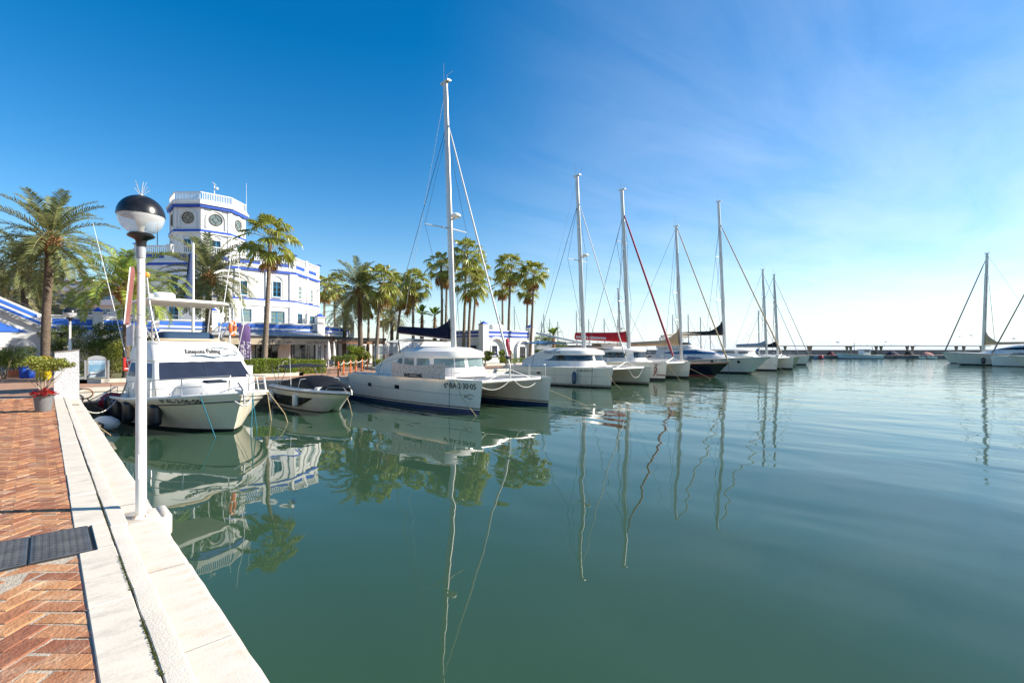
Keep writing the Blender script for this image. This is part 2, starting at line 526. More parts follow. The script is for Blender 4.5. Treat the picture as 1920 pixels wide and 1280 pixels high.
# the herringbone brick pavement along the quay: every brick laid, cut at the marble edging
brick = mat('brick', (0.31, 0.130, 0.068), 0.9, spec=0.15, col2=(0.42, 0.200, 0.105), vscale=7, bump=0.6, bscale=45, island=0.30, hue=0.022, stain=(0.50, 0.36, 0.25), sstr=0.8, sscale=4.3)
mortar = mat('mortar', (0.46, 0.39, 0.30), 0.95, var=0.25, vscale=9, bump=0.8, bscale=60)
def clip(poly, f):
    out = []
    for i in range(len(poly)):
        p, q = poly[i], poly[(i + 1) % len(poly)]
        a, b = f(p), f(q)
        if a >= 0: out.append(p)
        if (a >= 0) != (b >= 0):
            t = a / (a - b); out.append((lerp(p[0], q[0], t), lerp(p[1], q[1], t)))
    return out
XB = 0.182
bm_ = MB()
random.seed(8)
BW = 0.143
c45, s45 = math.cos(-YAW), math.sin(-YAW)
for ix in range(-150, 150):
    for iy in range(-30, 180):
        sgn = (ix - iy) % 4
        if sgn not in (0, 3): continue
        w, h = (2, 1) if sgn == 0 else (1, 2)
        g = 0.055 + random.uniform(-.015, .03)
        rc = [(ix + g, iy + g), (ix + w - g, iy + g), (ix + w - g, iy + h - g), (ix + g, iy + h - g)]
        rc = [(-x + random.gauss(0, .022), y + random.gauss(0, .022)) for x, y in rc][::-1]
        rc = [(BW * (x * c45 - y * s45) + .2, BW * (x * s45 + y * c45)) for x, y in rc]
        cx = sum(p[0] for p in rc) / 4; cy = sum(p[1] for p in rc) / 4
        if cx < -4.6 or cx > XB + .2 or cy < 0.5 or cy > 24: continue
        if -0.92 < cx < 0.4 and 5.40 < cy < 6.2: continue
        if max(p[0] for p in rc) > XB: rc = clip(rc, lambda p: XB - p[0])
        if len(rc) < 3: continue
        ccx = sum(p[0] for p in rc) / len(rc); ccy = sum(p[1] for p in rc) / len(rc)
        zt = GZ + random.uniform(-.005, .0035) - (.0025 if random.random() < .08 else 0); tx, ty = random.uniform(-.014, .014), random.uniform(-.014, .014)
        def P(p, k, z): return (lerp(p[0], ccx, k), lerp(p[1], ccy, k), z + (p[0] - ccx) * tx + (p[1] - ccy) * ty)
        bm_.rings([[P(p, 0, GZ - .02) for p in rc], [P(p, 0, zt - .004) for p in rc], [P(p, .045, zt) for p in rc]], cap0=False)
struct(bm_.build('brick_pavement', brick))
mo = MB()
mo.poly([(-2.7, 0.3, GZ - .0045), (XB + .03, 0.3, GZ - .0075), (XB + .03, 24.2, GZ - .0075), (-4.7, 24.2, GZ - .0075)])
struct(mo.build('mortar_bed', mortar))

marble = mat('marble_slab', (0.64, 0.575, 0.475), 0.75, spec=0.2, var=0.10, vscale=2.4, stain=(0.33, 0.31, 0.27), sstr=0.75, sscale=2.0, stretch=(1.6, 4.2, 1), bump=0.2, bscale=30)
stucco = mat('kerb_concrete', (0.62, 0.565, 0.48), 0.95, spec=0.15, var=0.10, vscale=3, bump=0.35, bscale=90, stain=(0.50, 0.40, 0.28), sstr=0.30, sscale=2.5)
ledgem = mat('ledge_marble', (0.57, 0.525, 0.455), 0.85, spec=0.2, var=0.08, vscale=2.5, stain=(0.46, 0.32, 0.19), sstr=0.6, sscale=1.8, stretch=(1.5, 3, 1), bump=0.22, bscale=45)
sl = MB(); random.seed(5)
y = -2.0
while y < 24:
    y2 = y + random.choice([1.35, 1.5, 1.62])
    if y < 5.42 < y2: y2 = 5.395
    if abs(y - 5.395) < .01: y2 = 6.21
    x0 = 0.19 if not (5.3 < y < 6.2) else 0.31
    dz = random.uniform(-.003, .003); jx = random.uniform(-.006, .006)
    sl.box((x0 + jx, y + .004, GZ - .05), (0.422 + jx, y2 - .004, GZ + .008 + dz), bev=.005)
    y = y2
struct(sl.build('marble_edging', marble, smooth=30))
kb = MB()
def strip(mb, prof, ys, jit=0.0, seed=1):
    random.seed(seed); rs = []
    for yy in ys:
        j = random.uniform(-jit, jit)
        rs.append([(x + j, yy, z + random.uniform(-jit, jit) * .4) for x, z in prof])
    mb.rings(rs, closed=False)
ys = [-2 + .35 * i for i in range(76)]
strip(kb, [(.436, 1.10), (.437, 1.254), (.442, 1.259), (.535, 1.262), (.552, 1.258), (.559, 1.248), (.561, 1.14)][::-1], ys, .004, 2)
kb.box((.437, 5.98, 1.16), (.572, 6.75, 1.268), bev=.008)
struct(kb.build('kerb', stucco, smooth=24))
lg = MB()
random.seed(12)
yy = -2.0
while yy < 27.9:
    y2 = min(28.0, yy + random.choice([1.15, 1.3, 1.3, 1.42])); dz = random.uniform(-.004, .003); dx = random.uniform(-.006, .005); n_ = 6
    strip(lg, [(x + dx, z + dz) for x, z in [(.56, 1.142), (.845, 1.146), (.872, 1.138), (.887, 1.116), (.890, .95), (.86, .80)]][::-1], [yy + .0015 + (y2 - yy - .003) * i / n_ for i in range(n_ + 1)], .003, int(yy * 100))
    random.seed(int(yy * 1000) + 5); yy = y2
lg.box((.565, -2, 1.0), (.87, 28, 1.128))
lg.box((.60, 6.30, .88), (.965, 6.80, 1.151), bev=.015)
lg.box((.90, 6.34, .95), (.985, 6.78, 1.168), bev=.014)
struct(lg.build('quay_ledge', ledgem, smooth=50))
# coping, raised garden and its kerb along the far quay
cp = MB()
for (x0, y0), (x1, y1) in zip(EDGE[1:-1], EDGE[2:]):
    cp.prism([(x0, y0 - .04, 1.10), (x1, y1 - .04, 1.10), (x1, y1 + .55, 1.10), (x0, y0 + .55, 1.10)], (0, 0, .165))
struct(cp.build('quay_coping', ledgem))
gk = MB()
GARD = [(1.2, 32.5), (12.2, 32.5), (12.2, 45.0), (1.2, 45.0)]
for (x0, y0), (x1, y1) in zip(GARD, GARD[1:] + GARD[:1]):
    d = Vector((x1 - x0, y1 - y0, 0)).normalized(); nn = Vector((-d.y, d.x, 0))
    a, b = Vector((x0, y0, 1.2)), Vector((x1, y1, 1.2))
    gk.prism([a, b, b + nn * .28, a + nn * .28], (0, 0, .23))
GARD2 = [(19.5, 36.4), (60, 42.0), (60, 46), (22.0, 44.5)]
for (x0, y0), (x1, y1) in zip(GARD2, GARD2[1:] + GARD2[:1]):
    d = Vector((x1 - x0, y1 - y0, 0)).normalized(); nn = Vector((-d.y, d.x, 0))
    a, b = Vector((x0, y0, 1.2)), Vector((x1, y1, 1.2))
    gk.prism([a, b, b + nn * .28, a + nn * .28], (0, 0, .23))
struct(gk.build('garden_kerb', stucco))
soil = mat('garden_soil', (0.16, 0.13, 0.07), 0.95, col2=(0.10, 0.13, 0.04), vscale=1.6, bump=0.8, bscale=12)
gd = MB()
gd.poly([(x, y, 1.38) for x, y in [(1.45, 32.75), (11.95, 32.75), (11.95, 44.7), (1.45, 44.7)]])
gd.poly([(x, y, 1.38) for x, y in [(20, 36.8), (59.7, 42.2), (59.7, 45.7), (22.4, 44.2)]])
struct(gd.build('garden_ground', soil))
# moss in the open joint beside the marble edging
ms = MB(); random.seed(11)
for i in range(1500):
    yy = random.uniform(2.2, 5.6) if random.random() < .75 else random.uniform(5.6, 9)
    if mnoise.noise((0, yy * 1.6, 0)) < -.12: continue
    xx = .429 + random.gauss(0, .0045); z = 1.256 + random.uniform(0, .01)
    a = random.uniform(0, PI); s_ = random.uniform(.0018, .0045)
    u = Vector((math.cos(a), math.sin(a), random.uniform(-.3, .6))) * s_; w = Vector((-math.sin(a), math.cos(a), random.uniform(0, .8))) * s_
    c = Vector((xx, yy, z)); ms.poly([c - u - w, c + u - w, c + u + w, c - u + w])
struct(ms.build('moss', leafmat('moss_leaf', (.07, .085, .015), .5)), 'stuff')
jd = MB()
jd.box((.40, -2, 1.10), (.45, 24, 1.246))
struct(jd.build('kerb_joint', mat('joint_dirt', (0.09, 0.075, 0.05), 0.95, var=0.4, vscale=20, bump=1, bscale=60)))

# two checkered cable-trench covers let into the paving
checker = mat('checker_plate', (0.12, 0.125, 0.135), 0.5, metal=0.4, var=0.3, vscale=5, stain=(0.25, 0.22, 0.19), sstr=0.4, sscale=4)
def cover(x0, x1, lab):
    t = thing('trench_cover', lab, 'trench cover', ((x0 + x1) / 2, 5.8, GZ))
    m = MB()
    hw = (x1 - x0) / 2 - .006
    m.box((-hw, -.385, -.03), (hw, .385, .012), bev=.004)
    k = 0
    yy = -.36
    while yy < .36:
        xx = -hw + .03 + (k % 2) * .022
        while xx < hw - .02:
            a = .007 if k % 2 else -.007
            m.prism([(xx - .017, yy - a, .0115), (xx, yy - .0055, .0115), (xx + .017, yy + a, .0115), (xx, yy + .0055, .0115)], (0, 0, .005))
            xx += .044
        yy += .022; k += 1
    m.build('plate', checker, t)
    f = MB()
    for s in (-1, 1):
        f.box((s * hw, -.40, -.04), (s * (hw + .006), .40, .006))
    for s in (-1, 1):
        f.box((-hw, s * .387, -.04), (hw, s * .40, .006))
    f.build('frame', darkframe, t)
    return t
cover(-.105, .285, 'checkered metal trench cover notched into the marble edging beside the lamp post shadow')
cover(-.50, -.112, 'checkered metal trench cover lying wholly in the brick paving, further from the marble edging')
tp = MB(); tp.box((-.95, 5.40, GZ - .05), (.31, 6.2, GZ - .03)); struct(tp.build('trench_floor', darkframe))
# ------------------------------------------------------------------ plants
def leaflet(mb, p, d, up, L, w, droop, mi=0):
    """a narrow folded leaflet: two segments, drooping at the tip"""
    d = d.normalized(); s = d.cross(up)
    if s.length < 1e-3: s = Vector((1, 0, 0))
    s.normalize()
    m = p + d * (L * .5); t = p + d * (L * .96) - Vector((0, 0, droop * L))
    mb.add([p - s * w * .25, p + s * w * .25, m + s * w * .5, m - s * w * .5, t], [(0, 1, 2, 3), (3, 2, 4)], mi)
def date_crown_mesh(seed, n=52, L=3.3, leaf=leafdate, droop=1.12, lw=.052, up0=86, dn=-42, nl=44):
    rnd = random.Random(seed); mb = MB(); rch = MB()
    for i in range(n):
        f = (i + .5) / n
        el = R(lerp(up0, dn, f ** .85)) + rnd.uniform(-.1, .1)
        az = i * 2.39996 + rnd.uniform(-.25, .25)
        Lf = L * rnd.uniform(.85, 1.08) * (0.86 + .2 * math.sin(PI * min(1, f * 1.2)))
        pts = []; p = Vector((math.cos(az) * .12, math.sin(az) * .12, lerp(.28, -.12, f)))
        K = 9; e = el; tw = rnd.uniform(-.12, .12)
        for k in range(K + 1):
            pts.append(p.copy())
            a2 = az + tw * k / K
            p = p + Vector((math.cos(e) * math.cos(a2), math.cos(e) * math.sin(a2), math.sin(e))) * (Lf / K)
            e -= droop * R(rnd.uniform(3.5, 6.5)) * (1.0 + .8 * k / K) * (.55 + .45 * math.cos(max(e, -1.2)))
        rch.tube(pts, [lerp(.032, .006, k / K) for k in range(K + 1)], 4)
        for j in range(nl):
            u = .16 + .83 * (j + rnd.uniform(0, .6)) / nl
            k = min(K - 1, int(u * K)); q = pts[k].lerp(pts[k + 1], u * K - k)
            d = (pts[k + 1] - pts[k]).normalized()
            sd = d.cross(Vector((0, 0, 1)))
            if sd.length < .05: sd = Vector((-math.sin(az), math.cos(az), 0))
            sd.normalize(); un = sd.cross(d)
            ll = (.24 + .40 * math.sin(PI * (u * .86 + .1))) * L / 3.3
            for s in (-1, 1):
                dd = d * rnd.uniform(.55, .8) + sd * s * rnd.uniform(.75, .95) + un * rnd.uniform(.12, .5)
                leaflet(mb, q, dd, un, ll * rnd.uniform(.85, 1.1), lw, rnd.uniform(.05, .28))
    return mb, rch
def fan_leaf(mb, p, d, r, rnd, droop=.3, seg=20, spread=118):
    d = d.normalized(); u, w = frame(d)
    n = w
    roll = rnd.uniform(-.5, .5)
    u2 = u * math.cos(roll) + n * math.sin(roll); n2 = d.cross(u2) * -1
    prev = None
    for i in range(seg + 1):
        a = R(lerp(-spread, spread, i / seg))
        dr = (d * math.cos(a) + u2 * math.sin(a))
        fold = (.035 if i % 2 else -.035) * r
        mid = p + dr * (r * .52) + n2 * fold - Vector((0, 0, droop * r * .10))
        if prev is not None:
            mb.add([p, prev[0], mid], [(0, 1, 2)])
            # free finger: narrow, drooping
            dm = (prev[1] + dr).normalized()
            rr = r * rnd.uniform(.86, 1.06) * (1 - .12 * abs(lerp(-1, 1, i / seg)))
            k2 = p + dm * (rr * .8) - Vector((0, 0, droop * r * rnd.uniform(.22, .36)))
            tp_ = p + dm * (rr * .93) - Vector((0, 0, droop * r * rnd.uniform(.55, .95)))
            s = (mid - prev[0]) * .26
            mb.add([prev[0], mid, k2 + s, k2 - s, tp_], [(0, 1, 2, 3), (3, 2, 4)])
        prev = (mid, dr)
def fan_crown_mesh(seed, n=32, r=.82, dead=12, reach=1.0):
    rnd = random.Random(seed); mb = MB(); pet = MB(); dd = MB()
    for i in range(n):
        f = (i + .5) / n
        el = R(lerp(84, -42, f ** .9)) + rnd.uniform(-.12, .12); az = i * 2.39996 + rnd.uniform(-.3, .3)
        d = Vector((math.cos(el) * math.cos(az), math.cos(el) * math.sin(az), math.sin(el)))
        b = Vector((.1 * math.cos(az), .1 * math.sin(az), lerp(.35, -.25, f)))
        L = reach * rnd.uniform(.8, 1.1) * (.8 + .3 * math.sin(PI * f))
        m = b + d * L * .6; e = b + d * L - Vector((0, 0, .12 * L))
        pet.tube([b, m, e], [.028, .02, .012], 4)
        fd = (e - m).normalized() - Vector((0, 0, rnd.uniform(.15, .55)))
        fan_leaf(mb, e, fd, r * rnd.uniform(.85, 1.1), rnd, droop=rnd.uniform(.35, .85))
    for i in range(dead):
        az = i * 2.39996 + rnd.uniform(-.4, .4)
        b = Vector((.15 * math.cos(az), .15 * math.sin(az), -.35 - .5 * rnd.random()))
        d = Vector((math.cos(az) * .42, math.sin(az) * .42, -1))
        e = b + d.normalized() * rnd.uniform(.5, .9)
        pet.tube([b, e], [.02, .012], 4)
        fan_leaf(dd, e, d + Vector((0, 0, -.8)), r * rnd.uniform(.6, .8), rnd, droop=.5, seg=11, spread=70)
    return mb, pet, dd
def trunk_mb(base, top, r0, r1, rings=26, bulge=.25, rough=.06, seed=0):
    rnd = random.Random(seed); mb = MB(); base = Vector(base); top = Vector(top)
    sway = Vector((rnd.uniform(-1, 1), rnd.uniform(-1, 1), 0)) * .012 * (top - base).length
    pts, rr = [], []
    for i in range(rings * 2 + 1):
        t = i / (rings * 2)
        pts.append(base.lerp(top, t) + sway * math.sin(PI * t))
        q = lerp(r0, r1, min(1, t * 1.5)) * (1 + bulge * max(0, 1 - t * 9) ** 2)
        rr.append(q * (1 + (rough if i % 2 else -rough * .4) + rnd.uniform(-.03, .03)))
    mb.tube(pts, rr, 12)
    return mb
_crowns = {}
def palm(kind, pxt, pyt, pxb, Z, sc, label, seed, gz=1.38, tr=None, rot=0):
    top = at_d(pxt, pyt, Z); bx = at_d(pxb, pyt, Z); base = Vector((bx.x, bx.y, gz))
    nm = {'date': 'date_palm', 'olive': 'date_palm', 'fan': 'fan_palm', 'skirt': 'fan_palm', 'pale': 'feather_palm'}[kind]
    t = thing(nm, label, 'palm tree', base, 0, 'palm trees behind the quay')
    tl = top - base
    r0, r1 = tr or ((.24, .21) if kind in ('date', 'olive') else (.21, .13))
    trunk_mb((0, 0, -.2), tl, r0, r1, rings=max(12, int(tl.z * 3.2)), bulge=.2 if kind in ('date', 'olive') else .55, seed=seed).build('trunk', trunkd if kind in ('date', 'olive', 'pale') else trunkf, t, 60)
    key = (kind, seed % 3)
    if key not in _crowns:
        s = seed % 3
        if kind == 'date':
            a, b = date_crown_mesh(s + 1)
            ms_ = [('crown', a, leafdate), ('frond_stems', b, mat('frond_stem', (0.26, 0.24, 0.09), .5))]
        elif kind == 'olive':
            a, b = date_crown_mesh(s + 11, n=38, leaf=leafolive, droop=1.3, lw=.05)
            ms_ = [('crown', a, leafolive), ('frond_stems', b, mat('frond_stem', (0.26, 0.24, 0.09), .5))]
        elif kind == 'pale':
            a, b = date_crown_mesh(s + 21, n=36, L=3.2, droop=1.9, lw=.045, dn=0, nl=56)
            ms_ = [('crown', a, leafpale), ('frond_stems', b, mat('frond_stem', (0.26, 0.24, 0.09), .5))]
        else:
            a, b, d = fan_crown_mesh(s + 31, n=27 if kind == 'fan' else 20, r=.90, reach=1.15, dead=6 if kind == 'fan' else 20)
            ms_ = [('crown', a, leaffan), ('leaf_stalks', b, mat('leaf_stalk', (0.24, 0.22, 0.06), .5)), ('dead_fronds', d, leafdead)]
        if kind in ('date', 'olive', 'pale'):
            rnd = random.Random(seed); bt = MB()
            bt.lathe([(.20, -.62), (.34, -.45), (.38, -.2), (.30, .05), (.16, .35), (.05, .6)], n=12)
            for i in range(46):
                az = i * 2.4; z = lerp(-.5, .15, i / 46)
                q = Vector((math.cos(az), math.sin(az), 0))
                p0 = q * .28 + Vector((0, 0, z)); p1 = q * rnd.uniform(.46, .6) + Vector((0, 0, z + rnd.uniform(.18, .34)))
                bt.tube([p0, p1], [.05, .02], 4)
            ms_.append(('frond_bases', bt, boots))
        _crowns[key] = [(nm_, m_.build(nm_, mt_, None).data, True) for nm_, m_, mt_ in ms_]
        for nm_, me, _ in _crowns[key]:
            for o in [o for o in bpy.data.objects if o.data == me]: bpy.data.objects.remove(o)
    for nm_, me, _ in _crowns[key]:
        o = bpy.data.objects.new(nm_, me); C.objects.link(o); o.parent = t
        o.location = tl; o.scale = (sc,) * 3; o.rotation_euler = (0, 0, rot or seed * 1.37)
    return t
# kind, crown px, crown py, base px, distance, crown scale, label
PALMS = [
 ('date', 95, 452, 84, 30, 1.12, 'tall date palm with netted lower trunk, right in front of the blue and white stair'),
 ('date', 48, 503, 40, 37, 1.05, 'dark shaded date palm behind the stair parapet, just beyond the tallest date palm'),
 ('olive', 2, 545, 0, 44, 1.15, 'dusty olive date palm at the left edge behind the stair rail'),
 ('olive', 84, 572, 82, 52, 1.35, 'low olive date palm showing behind the netted palm trunk'),
 ('olive', 132, 590, 132, 47, .9, 'small dusty date palm under the balcony of the tiled apartment block'),
 ('date', 391, 520, 391, 36, 1.16, 'date palm with orange frond bases standing before the round windows of the tower building'),
 ('fan', 507, 449, 494, 34, 1.12, 'lone tall fan palm in front of the blue windows, beside the purple banner'),
 ('pale', 236, 548, 238, 27, 1.05, 'pale green feather palm with drooping fronds beside the lamp post'),
 ('date', 674, 545, 677, 45, 1.06, 'dark trunked date palm with wide fronds beside the tower building, tallest of its clump'),
 ('fan', 716, 530, 704, 44, 1.14, 'fan palm with a pale leaning trunk beside the dark trunked date palm'),
 ('fan', 754, 548, 742, 56, 1.35, 'bushy fan palm with hanging yellow leaves between the leaning palm and the mast'),
 ('skirt', 690, 566, 688, 58, 1.03, 'fan palm half hidden behind the wide fronded date palm, its dead leaves hanging'),
 ('skirt', 609, 538, 608, 62, 1.08, 'fan palm with brown skirt nearest to the tower building'),
 ('skirt', 627, 535, 629, 66, 1.08, 'second fan palm from the tower building, its brown leaves behind date fronds'),
 ('olive', 647, 588, 646, 55, .82, 'short date palm rising over the terrace pillar with a blue cap'),
 ('olive', 735, 597, 734, 60, .72, 'squat date palm below the bushy fan palm with yellow leaves'),
 ('skirt', 719, 592, 718, 75, 0.85, 'far thin fan palm with brown skirt between two thicker trunks'),
 ('fan', 776, 533, 776, 52, 1.08, 'fan palm with reddish neck above the dark sail cover'),
 ('skirt', 827, 498, 825, 55, 1.08, 'slim fan palm with a tall brown trunk just behind the big mast'),
 ('skirt', 838, 508, 834, 60, 1.08, 'fan palm with hanging dead leaves half covered by the big mast'),
 ('fan', 875, 476, 868, 55, 1.14, 'tallest fan palm of the pair before the small white house'),
 ('fan', 884, 530, 878, 52, 1.20, 'shorter fan palm of the pair before the small white house'),
 ('skirt', 893, 500, 882, 64, 1.03, 'fan palm rising behind the pair before the small white house'),
 ('fan', 957, 502, 952, 58, 1.20, 'tall fan palm above the roof of the small white house'),
 ('skirt', 942, 535, 943, 66, 1.03, 'lower fan palm with brown skirt above the roof of the small white house'),
 ('fan', 1001, 515, 993, 58, 1.08, 'tall fan palm at the corner post of the small white house'),
 ('skirt', 989, 545, 986, 68, 0.97, 'thin fan palm with brown skirt behind the house corner'),
]
for i, p in enumerate(PALMS):  # each palm its own trunk; crowns of one kind share meshes
    palm(*p, seed=i + 4)
# the netted lower trunk of the tallest date palm
def banana(px, py, Z, sc, label, seed, gz=1.38):
    rnd = random.Random(seed); top = at_d(px, py, Z); base = Vector((top.x, top.y, gz))
    t = thing('banana_plant', label, 'plant', base, 0, 'banana plants behind the quay')
    h = top.z - gz
    tr = MB(); tr.tube([(0, 0, -.1), (0, 0, h * .5), (.03, 0, h - .1)], [.26 * sc, .2 * sc, .13 * sc], 9)
    for i in range(26):
        az = i * 2.4; z = h * (.35 + .6 * rnd.random()); q = Vector((math.cos(az), math.sin(az), 0))
        tr.tube([q * .12 * sc + Vector((0, 0, z)), q * .34 * sc + Vector((0, 0, z - .25))], [.05, .02], 4)
    tr.build('trunk', mat('banana_trunk', (0.24, 0.14, 0.07), .9, var=.4, vscale=6, bump=.8, bscale=10), t, 60)
    lf = MB()
    for i in range(15):
        az = i * 2.4; e = R(rnd.uniform(20, 82)); d = Vector((math.cos(az) * math.cos(e), math.sin(az) * math.cos(e), math.sin(e)))
        p = Vector((0, 0, h - .1)); L = sc * rnd.uniform(1.1, 1.7); s = d.cross(Vector((0, 0, 1))).normalized(); pts = []
        lf.tube([p, p + d * L * .35], [.03, .02], 4)
        for k in range(7):
            u = k / 6
            c = p + d * L * (.3 + .75 * u) - Vector((0, 0, 1)) * L * .38 * u * u
            w = .2 * sc * math.sin(PI * (.1 + .86 * u)) ** .7
            pts.append([c - s * w - Vector((0, 0, .05)), c, c + s * w - Vector((0, 0, .05))])
        for a, b in zip(pts[:-1], pts[1:]):
            lf.add(a + b, [(0, 1, 4, 3), (1, 2, 5, 4)])
    lf.build('crown', leafbanana, t)
banana(791, 590, 60, 1.3, 'banana plant with brown thatch trunk just above the boom end, beside its twin', 1)
banana(815, 592, 60, 1.25, 'banana plant with upright leaves nearer to the big mast', 2)
banana(1038, 628, 62, 1.1, 'banana plant with broad bright leaves behind the catamaran with the blue awning', 3)
def leaf_mass(shape, n, size, seed, squash=1.0, inner=.55):
    """many small leaves through a volume; shape(u, v, w) maps the unit cube to a point or None"""
    rnd = random.Random(seed); mb = MB()
    for i in range(n):
        c = shape(rnd)
        if c is None: continue
        c = Vector(c)
        d = Vector((rnd.gauss(0, 1), rnd.gauss(0, 1), rnd.gauss(.35, .8))).normalized()
        u, w = frame(d); a = rnd.uniform(0, 2 * PI)
        u2 = u * math.cos(a) + w * math.sin(a); w2 = w * math.cos(a) - u * math.sin(a)
        s = size * rnd.uniform(.6, 1.25)
        mb.add([c - u2 * s, c + w2 * s * .45 + d * s * .15, c + u2 * s, c - w2 * s * .45 + d * s * .15], [(0, 1, 2, 3)])
    return mb
def blob(r, lumps, seed, shell=.5):
    rnd0 = random.Random(seed)
    ls = [(Vector((rnd0.uniform(-1, 1) * .62, rnd0.uniform(-1, 1) * .62, rnd0.uniform(-.6, .75))), rnd0.uniform(.3, .55)) for _ in range(lumps)]
    def f(rnd):
        c, q = rnd.choice(ls)
        v = Vector((rnd.gauss(0, 1), rnd.gauss(0, 1), rnd.gauss(0, 1))).normalized() * q * rnd.uniform(shell, 1.0)
        p = c + v
        return (p.x * r[0], p.y * r[1], p.z * r[2])
    return f
def bush(px, py, Z, r, n, size, label, seed, mt=None, gz=1.38, cat='bush', name='bush', stems=5):
    c = at_d(px, py, Z)
    t = thing(name, label, cat, (c.x, c.y, gz))
    off = Vector((0, 0, c.z - gz))
    m = leaf_mass(blob(r, 9, seed), n, size, seed + 1)
    m.v = [p + off for p in m.v]
    m.build('crown', mt or leafbush, t)
    st = MB(); rnd = random.Random(seed)
    for i in range(stems):
        a = rnd.uniform(0, 6.28)
        st.tube([(math.cos(a) * .05, math.sin(a) * .05, -.05), (math.cos(a) * r[0] * .25, math.sin(a) * r[1] * .25, off.z * .6), (math.cos(a) * r[0] * .5, math.sin(a) * r[1] * .5, off.z + r[2] * .4)], [.035, .025, .01], 5)
    st.build('stems', twig, t)
    return t
bush(206, 668, 27.5, (1.5, 1.2, 1.15), 5200, .055, 'sunlit yellow green shrub behind the red cabinet', 41, leafficus)
bush(172, 640, 33, (2.6, 1.6, 1.5), 6000, .07, 'dark shaded shrub under the blue striped terrace beside the second lamp', 42)
bush(247, 650, 34, (2.4, 1.6, 1.4), 5000, .07, 'shaded shrub behind the lamp post and the fishing boat', 43)
bush(285, 660, 34, (2.0, 1.4, 1.2), 3500, .07, 'shaded shrub between the lamp post and the date palm trunk', 44)
bush(345, 668, 36, (2.2, 1.4, 1.1), 3500, .07, 'shrub behind the flybridge of the fishing boat', 45)
bush(8, 672, 28, (1.0, 1.0, .75), 2600, .05, 'dense green shrub in front of the arch, at the left edge', 46, gz=1.25)
bush(112, 652, 33, (.9, .9, .9), 2200, .05, 'small bushy tree behind the white pedestal', 47, gz=1.25)
bush(664, 662, 40, (.9, .8, .75), 2200, .09, 'spiky bright plant at the foot of the dark trunked date palm', 48, leafhedge)
bush(682, 668, 41, (.8, .7, .6), 1500, .08, 'yellowish low plant at the foot of the leaning fan palm', 49, leafficus)
bush(640, 676, 36, (1.1, .8, .6), 2000, .06, 'dark low shrub behind the orange posts', 50)
bush(949, 668, 50, (1.3, .8, .6), 1800, .08, 'low shrub at the foot of the arched window of the small house', 51, leafhedge)
bush(908, 668, 50, (1.0, .7, .6), 1500, .08, 'low shrub against the corner pillar of the small house', 52, leafhedge)
bush(972, 648, 62, (1.2, 1.2, 1.1), 2200, .09, 'dark shrub in the porch of the small house', 53)
bush(1028, 650, 64, (3.2, 1.6, 1.5), 3500, .11, 'dark shrubbery behind the catamaran with the blue awning', 54)
# clipped hedges along the garden kerb
def hedge(x0, x1, y0, y1, h, n, label, seed, gz=1.38):
    cx, cy = (x0 + x1) / 2, (y0 + y1) / 2
    t = thing('hedge', label, 'hedge', (cx, cy, gz), 0, 'clipped hedges along the far quay')
    def f(rnd):
        p = [rnd.uniform(-1, 1) for _ in range(3)]
        k = rnd.randrange(3)
        if rnd.random() < .75: p[k] = math.copysign(rnd.uniform(.86, 1.04), p[k])
        nz = 1 + .10 * mnoise.noise((p[0] * (x1 - x0) * .9, p[1], seed))
        return (p[0] * (x1 - x0) / 2, p[1] * (y1 - y0) / 2 * nz, h / 2 + p[2] * h / 2 * nz)
    leaf_mass(f, int(n * 1.3), .062, seed).build('crown', leafhedge, t)
    st = MB(); rnd = random.Random(seed)
    x = -(x1 - x0) / 2 + .2
    while x < (x1 - x0) / 2:
        st.tube([(x, 0, -.05), (x + rnd.uniform(-.1, .1), rnd.uniform(-.2, .2), h * .8)], [.025, .012], 5); x += .35
    st.build('stems', twig, t)
hedge(6.4, 8.6, 33.1, 34.3, .92, 5200, 'clipped hedge behind the white pedestal and under the purple banner', 61)
hedge(8.9, 11.9, 33.0, 34.2, .95, 6500, 'bright clipped hedge behind the black speedboat', 62)
hedge(12.4, 14.6, 34.6, 36.0, .95, 4200, 'darker clipped hedge beside the orange posts', 63, gz=1.25)
hedge(20.6, 25.5, 38.0, 39.0, .7, 3500, 'low clipped hedge behind the WELCOME catamaran', 64)
hedge(37.5, 44.5, 40.2, 41.0, .55, 4500, 'low clipped hedge along the front of the small white house', 65)
# ------------------------------------------------------------------ buildings
def oct_poly(x0, x1, y0, c, depth):
    """octagon: front edge x0..x1 at y0, 45 degree corners of leg c, total depth"""
    return [(x0, y0), (x1, y0), (x1 + c, y0 + c), (x1 + c, y0 + depth - c), (x1, y0 + depth), (x0, y0 + depth), (x0 - c, y0 + depth - c), (x0 - c, y0 + c)]
def inset(poly, d):
    """offset a convex ccw polygon outwards by d"""
    n = len(poly); out = []
    for i in range(n):
        p0, p1, p2 = Vector(poly[i - 1]), Vector(poly[i]), Vector(poly[(i + 1) % n])
        e1 = (p1 - p0).normalized(); e2 = (p2 - p1).normalized()
        n1 = Vector((e1.y, -e1.x)); n2 = Vector((e2.y, -e2.x))
        b = (n1 + n2); b = b / (b.length_squared) * 2
        out.append(tuple(p1 + b * d))
    return out
def slab(mb, poly, z0, z1, mi=0):
    return mb.rings([[(x, y, z0) for x, y in poly], [(x, y, z1) for x, y in poly]], mi)
def hoop(mb, poly, d0, d1, z0, z1, mi=0):
    a, b = inset(poly, d0), inset(poly, d1)
    n = len(a)
    for i in range(n):
        j = (i + 1) % n
        mb.add([(*a[i], z0), (*a[j], z0), (*b[j], z0), (*b[i], z0), (*a[i], z1), (*a[j], z1), (*b[j], z1), (*b[i], z1)],
               [(3, 2, 6, 7), (4, 7, 6, 5), (0, 1, 2, 3), (1, 0, 4, 5)], mi)
    return mb
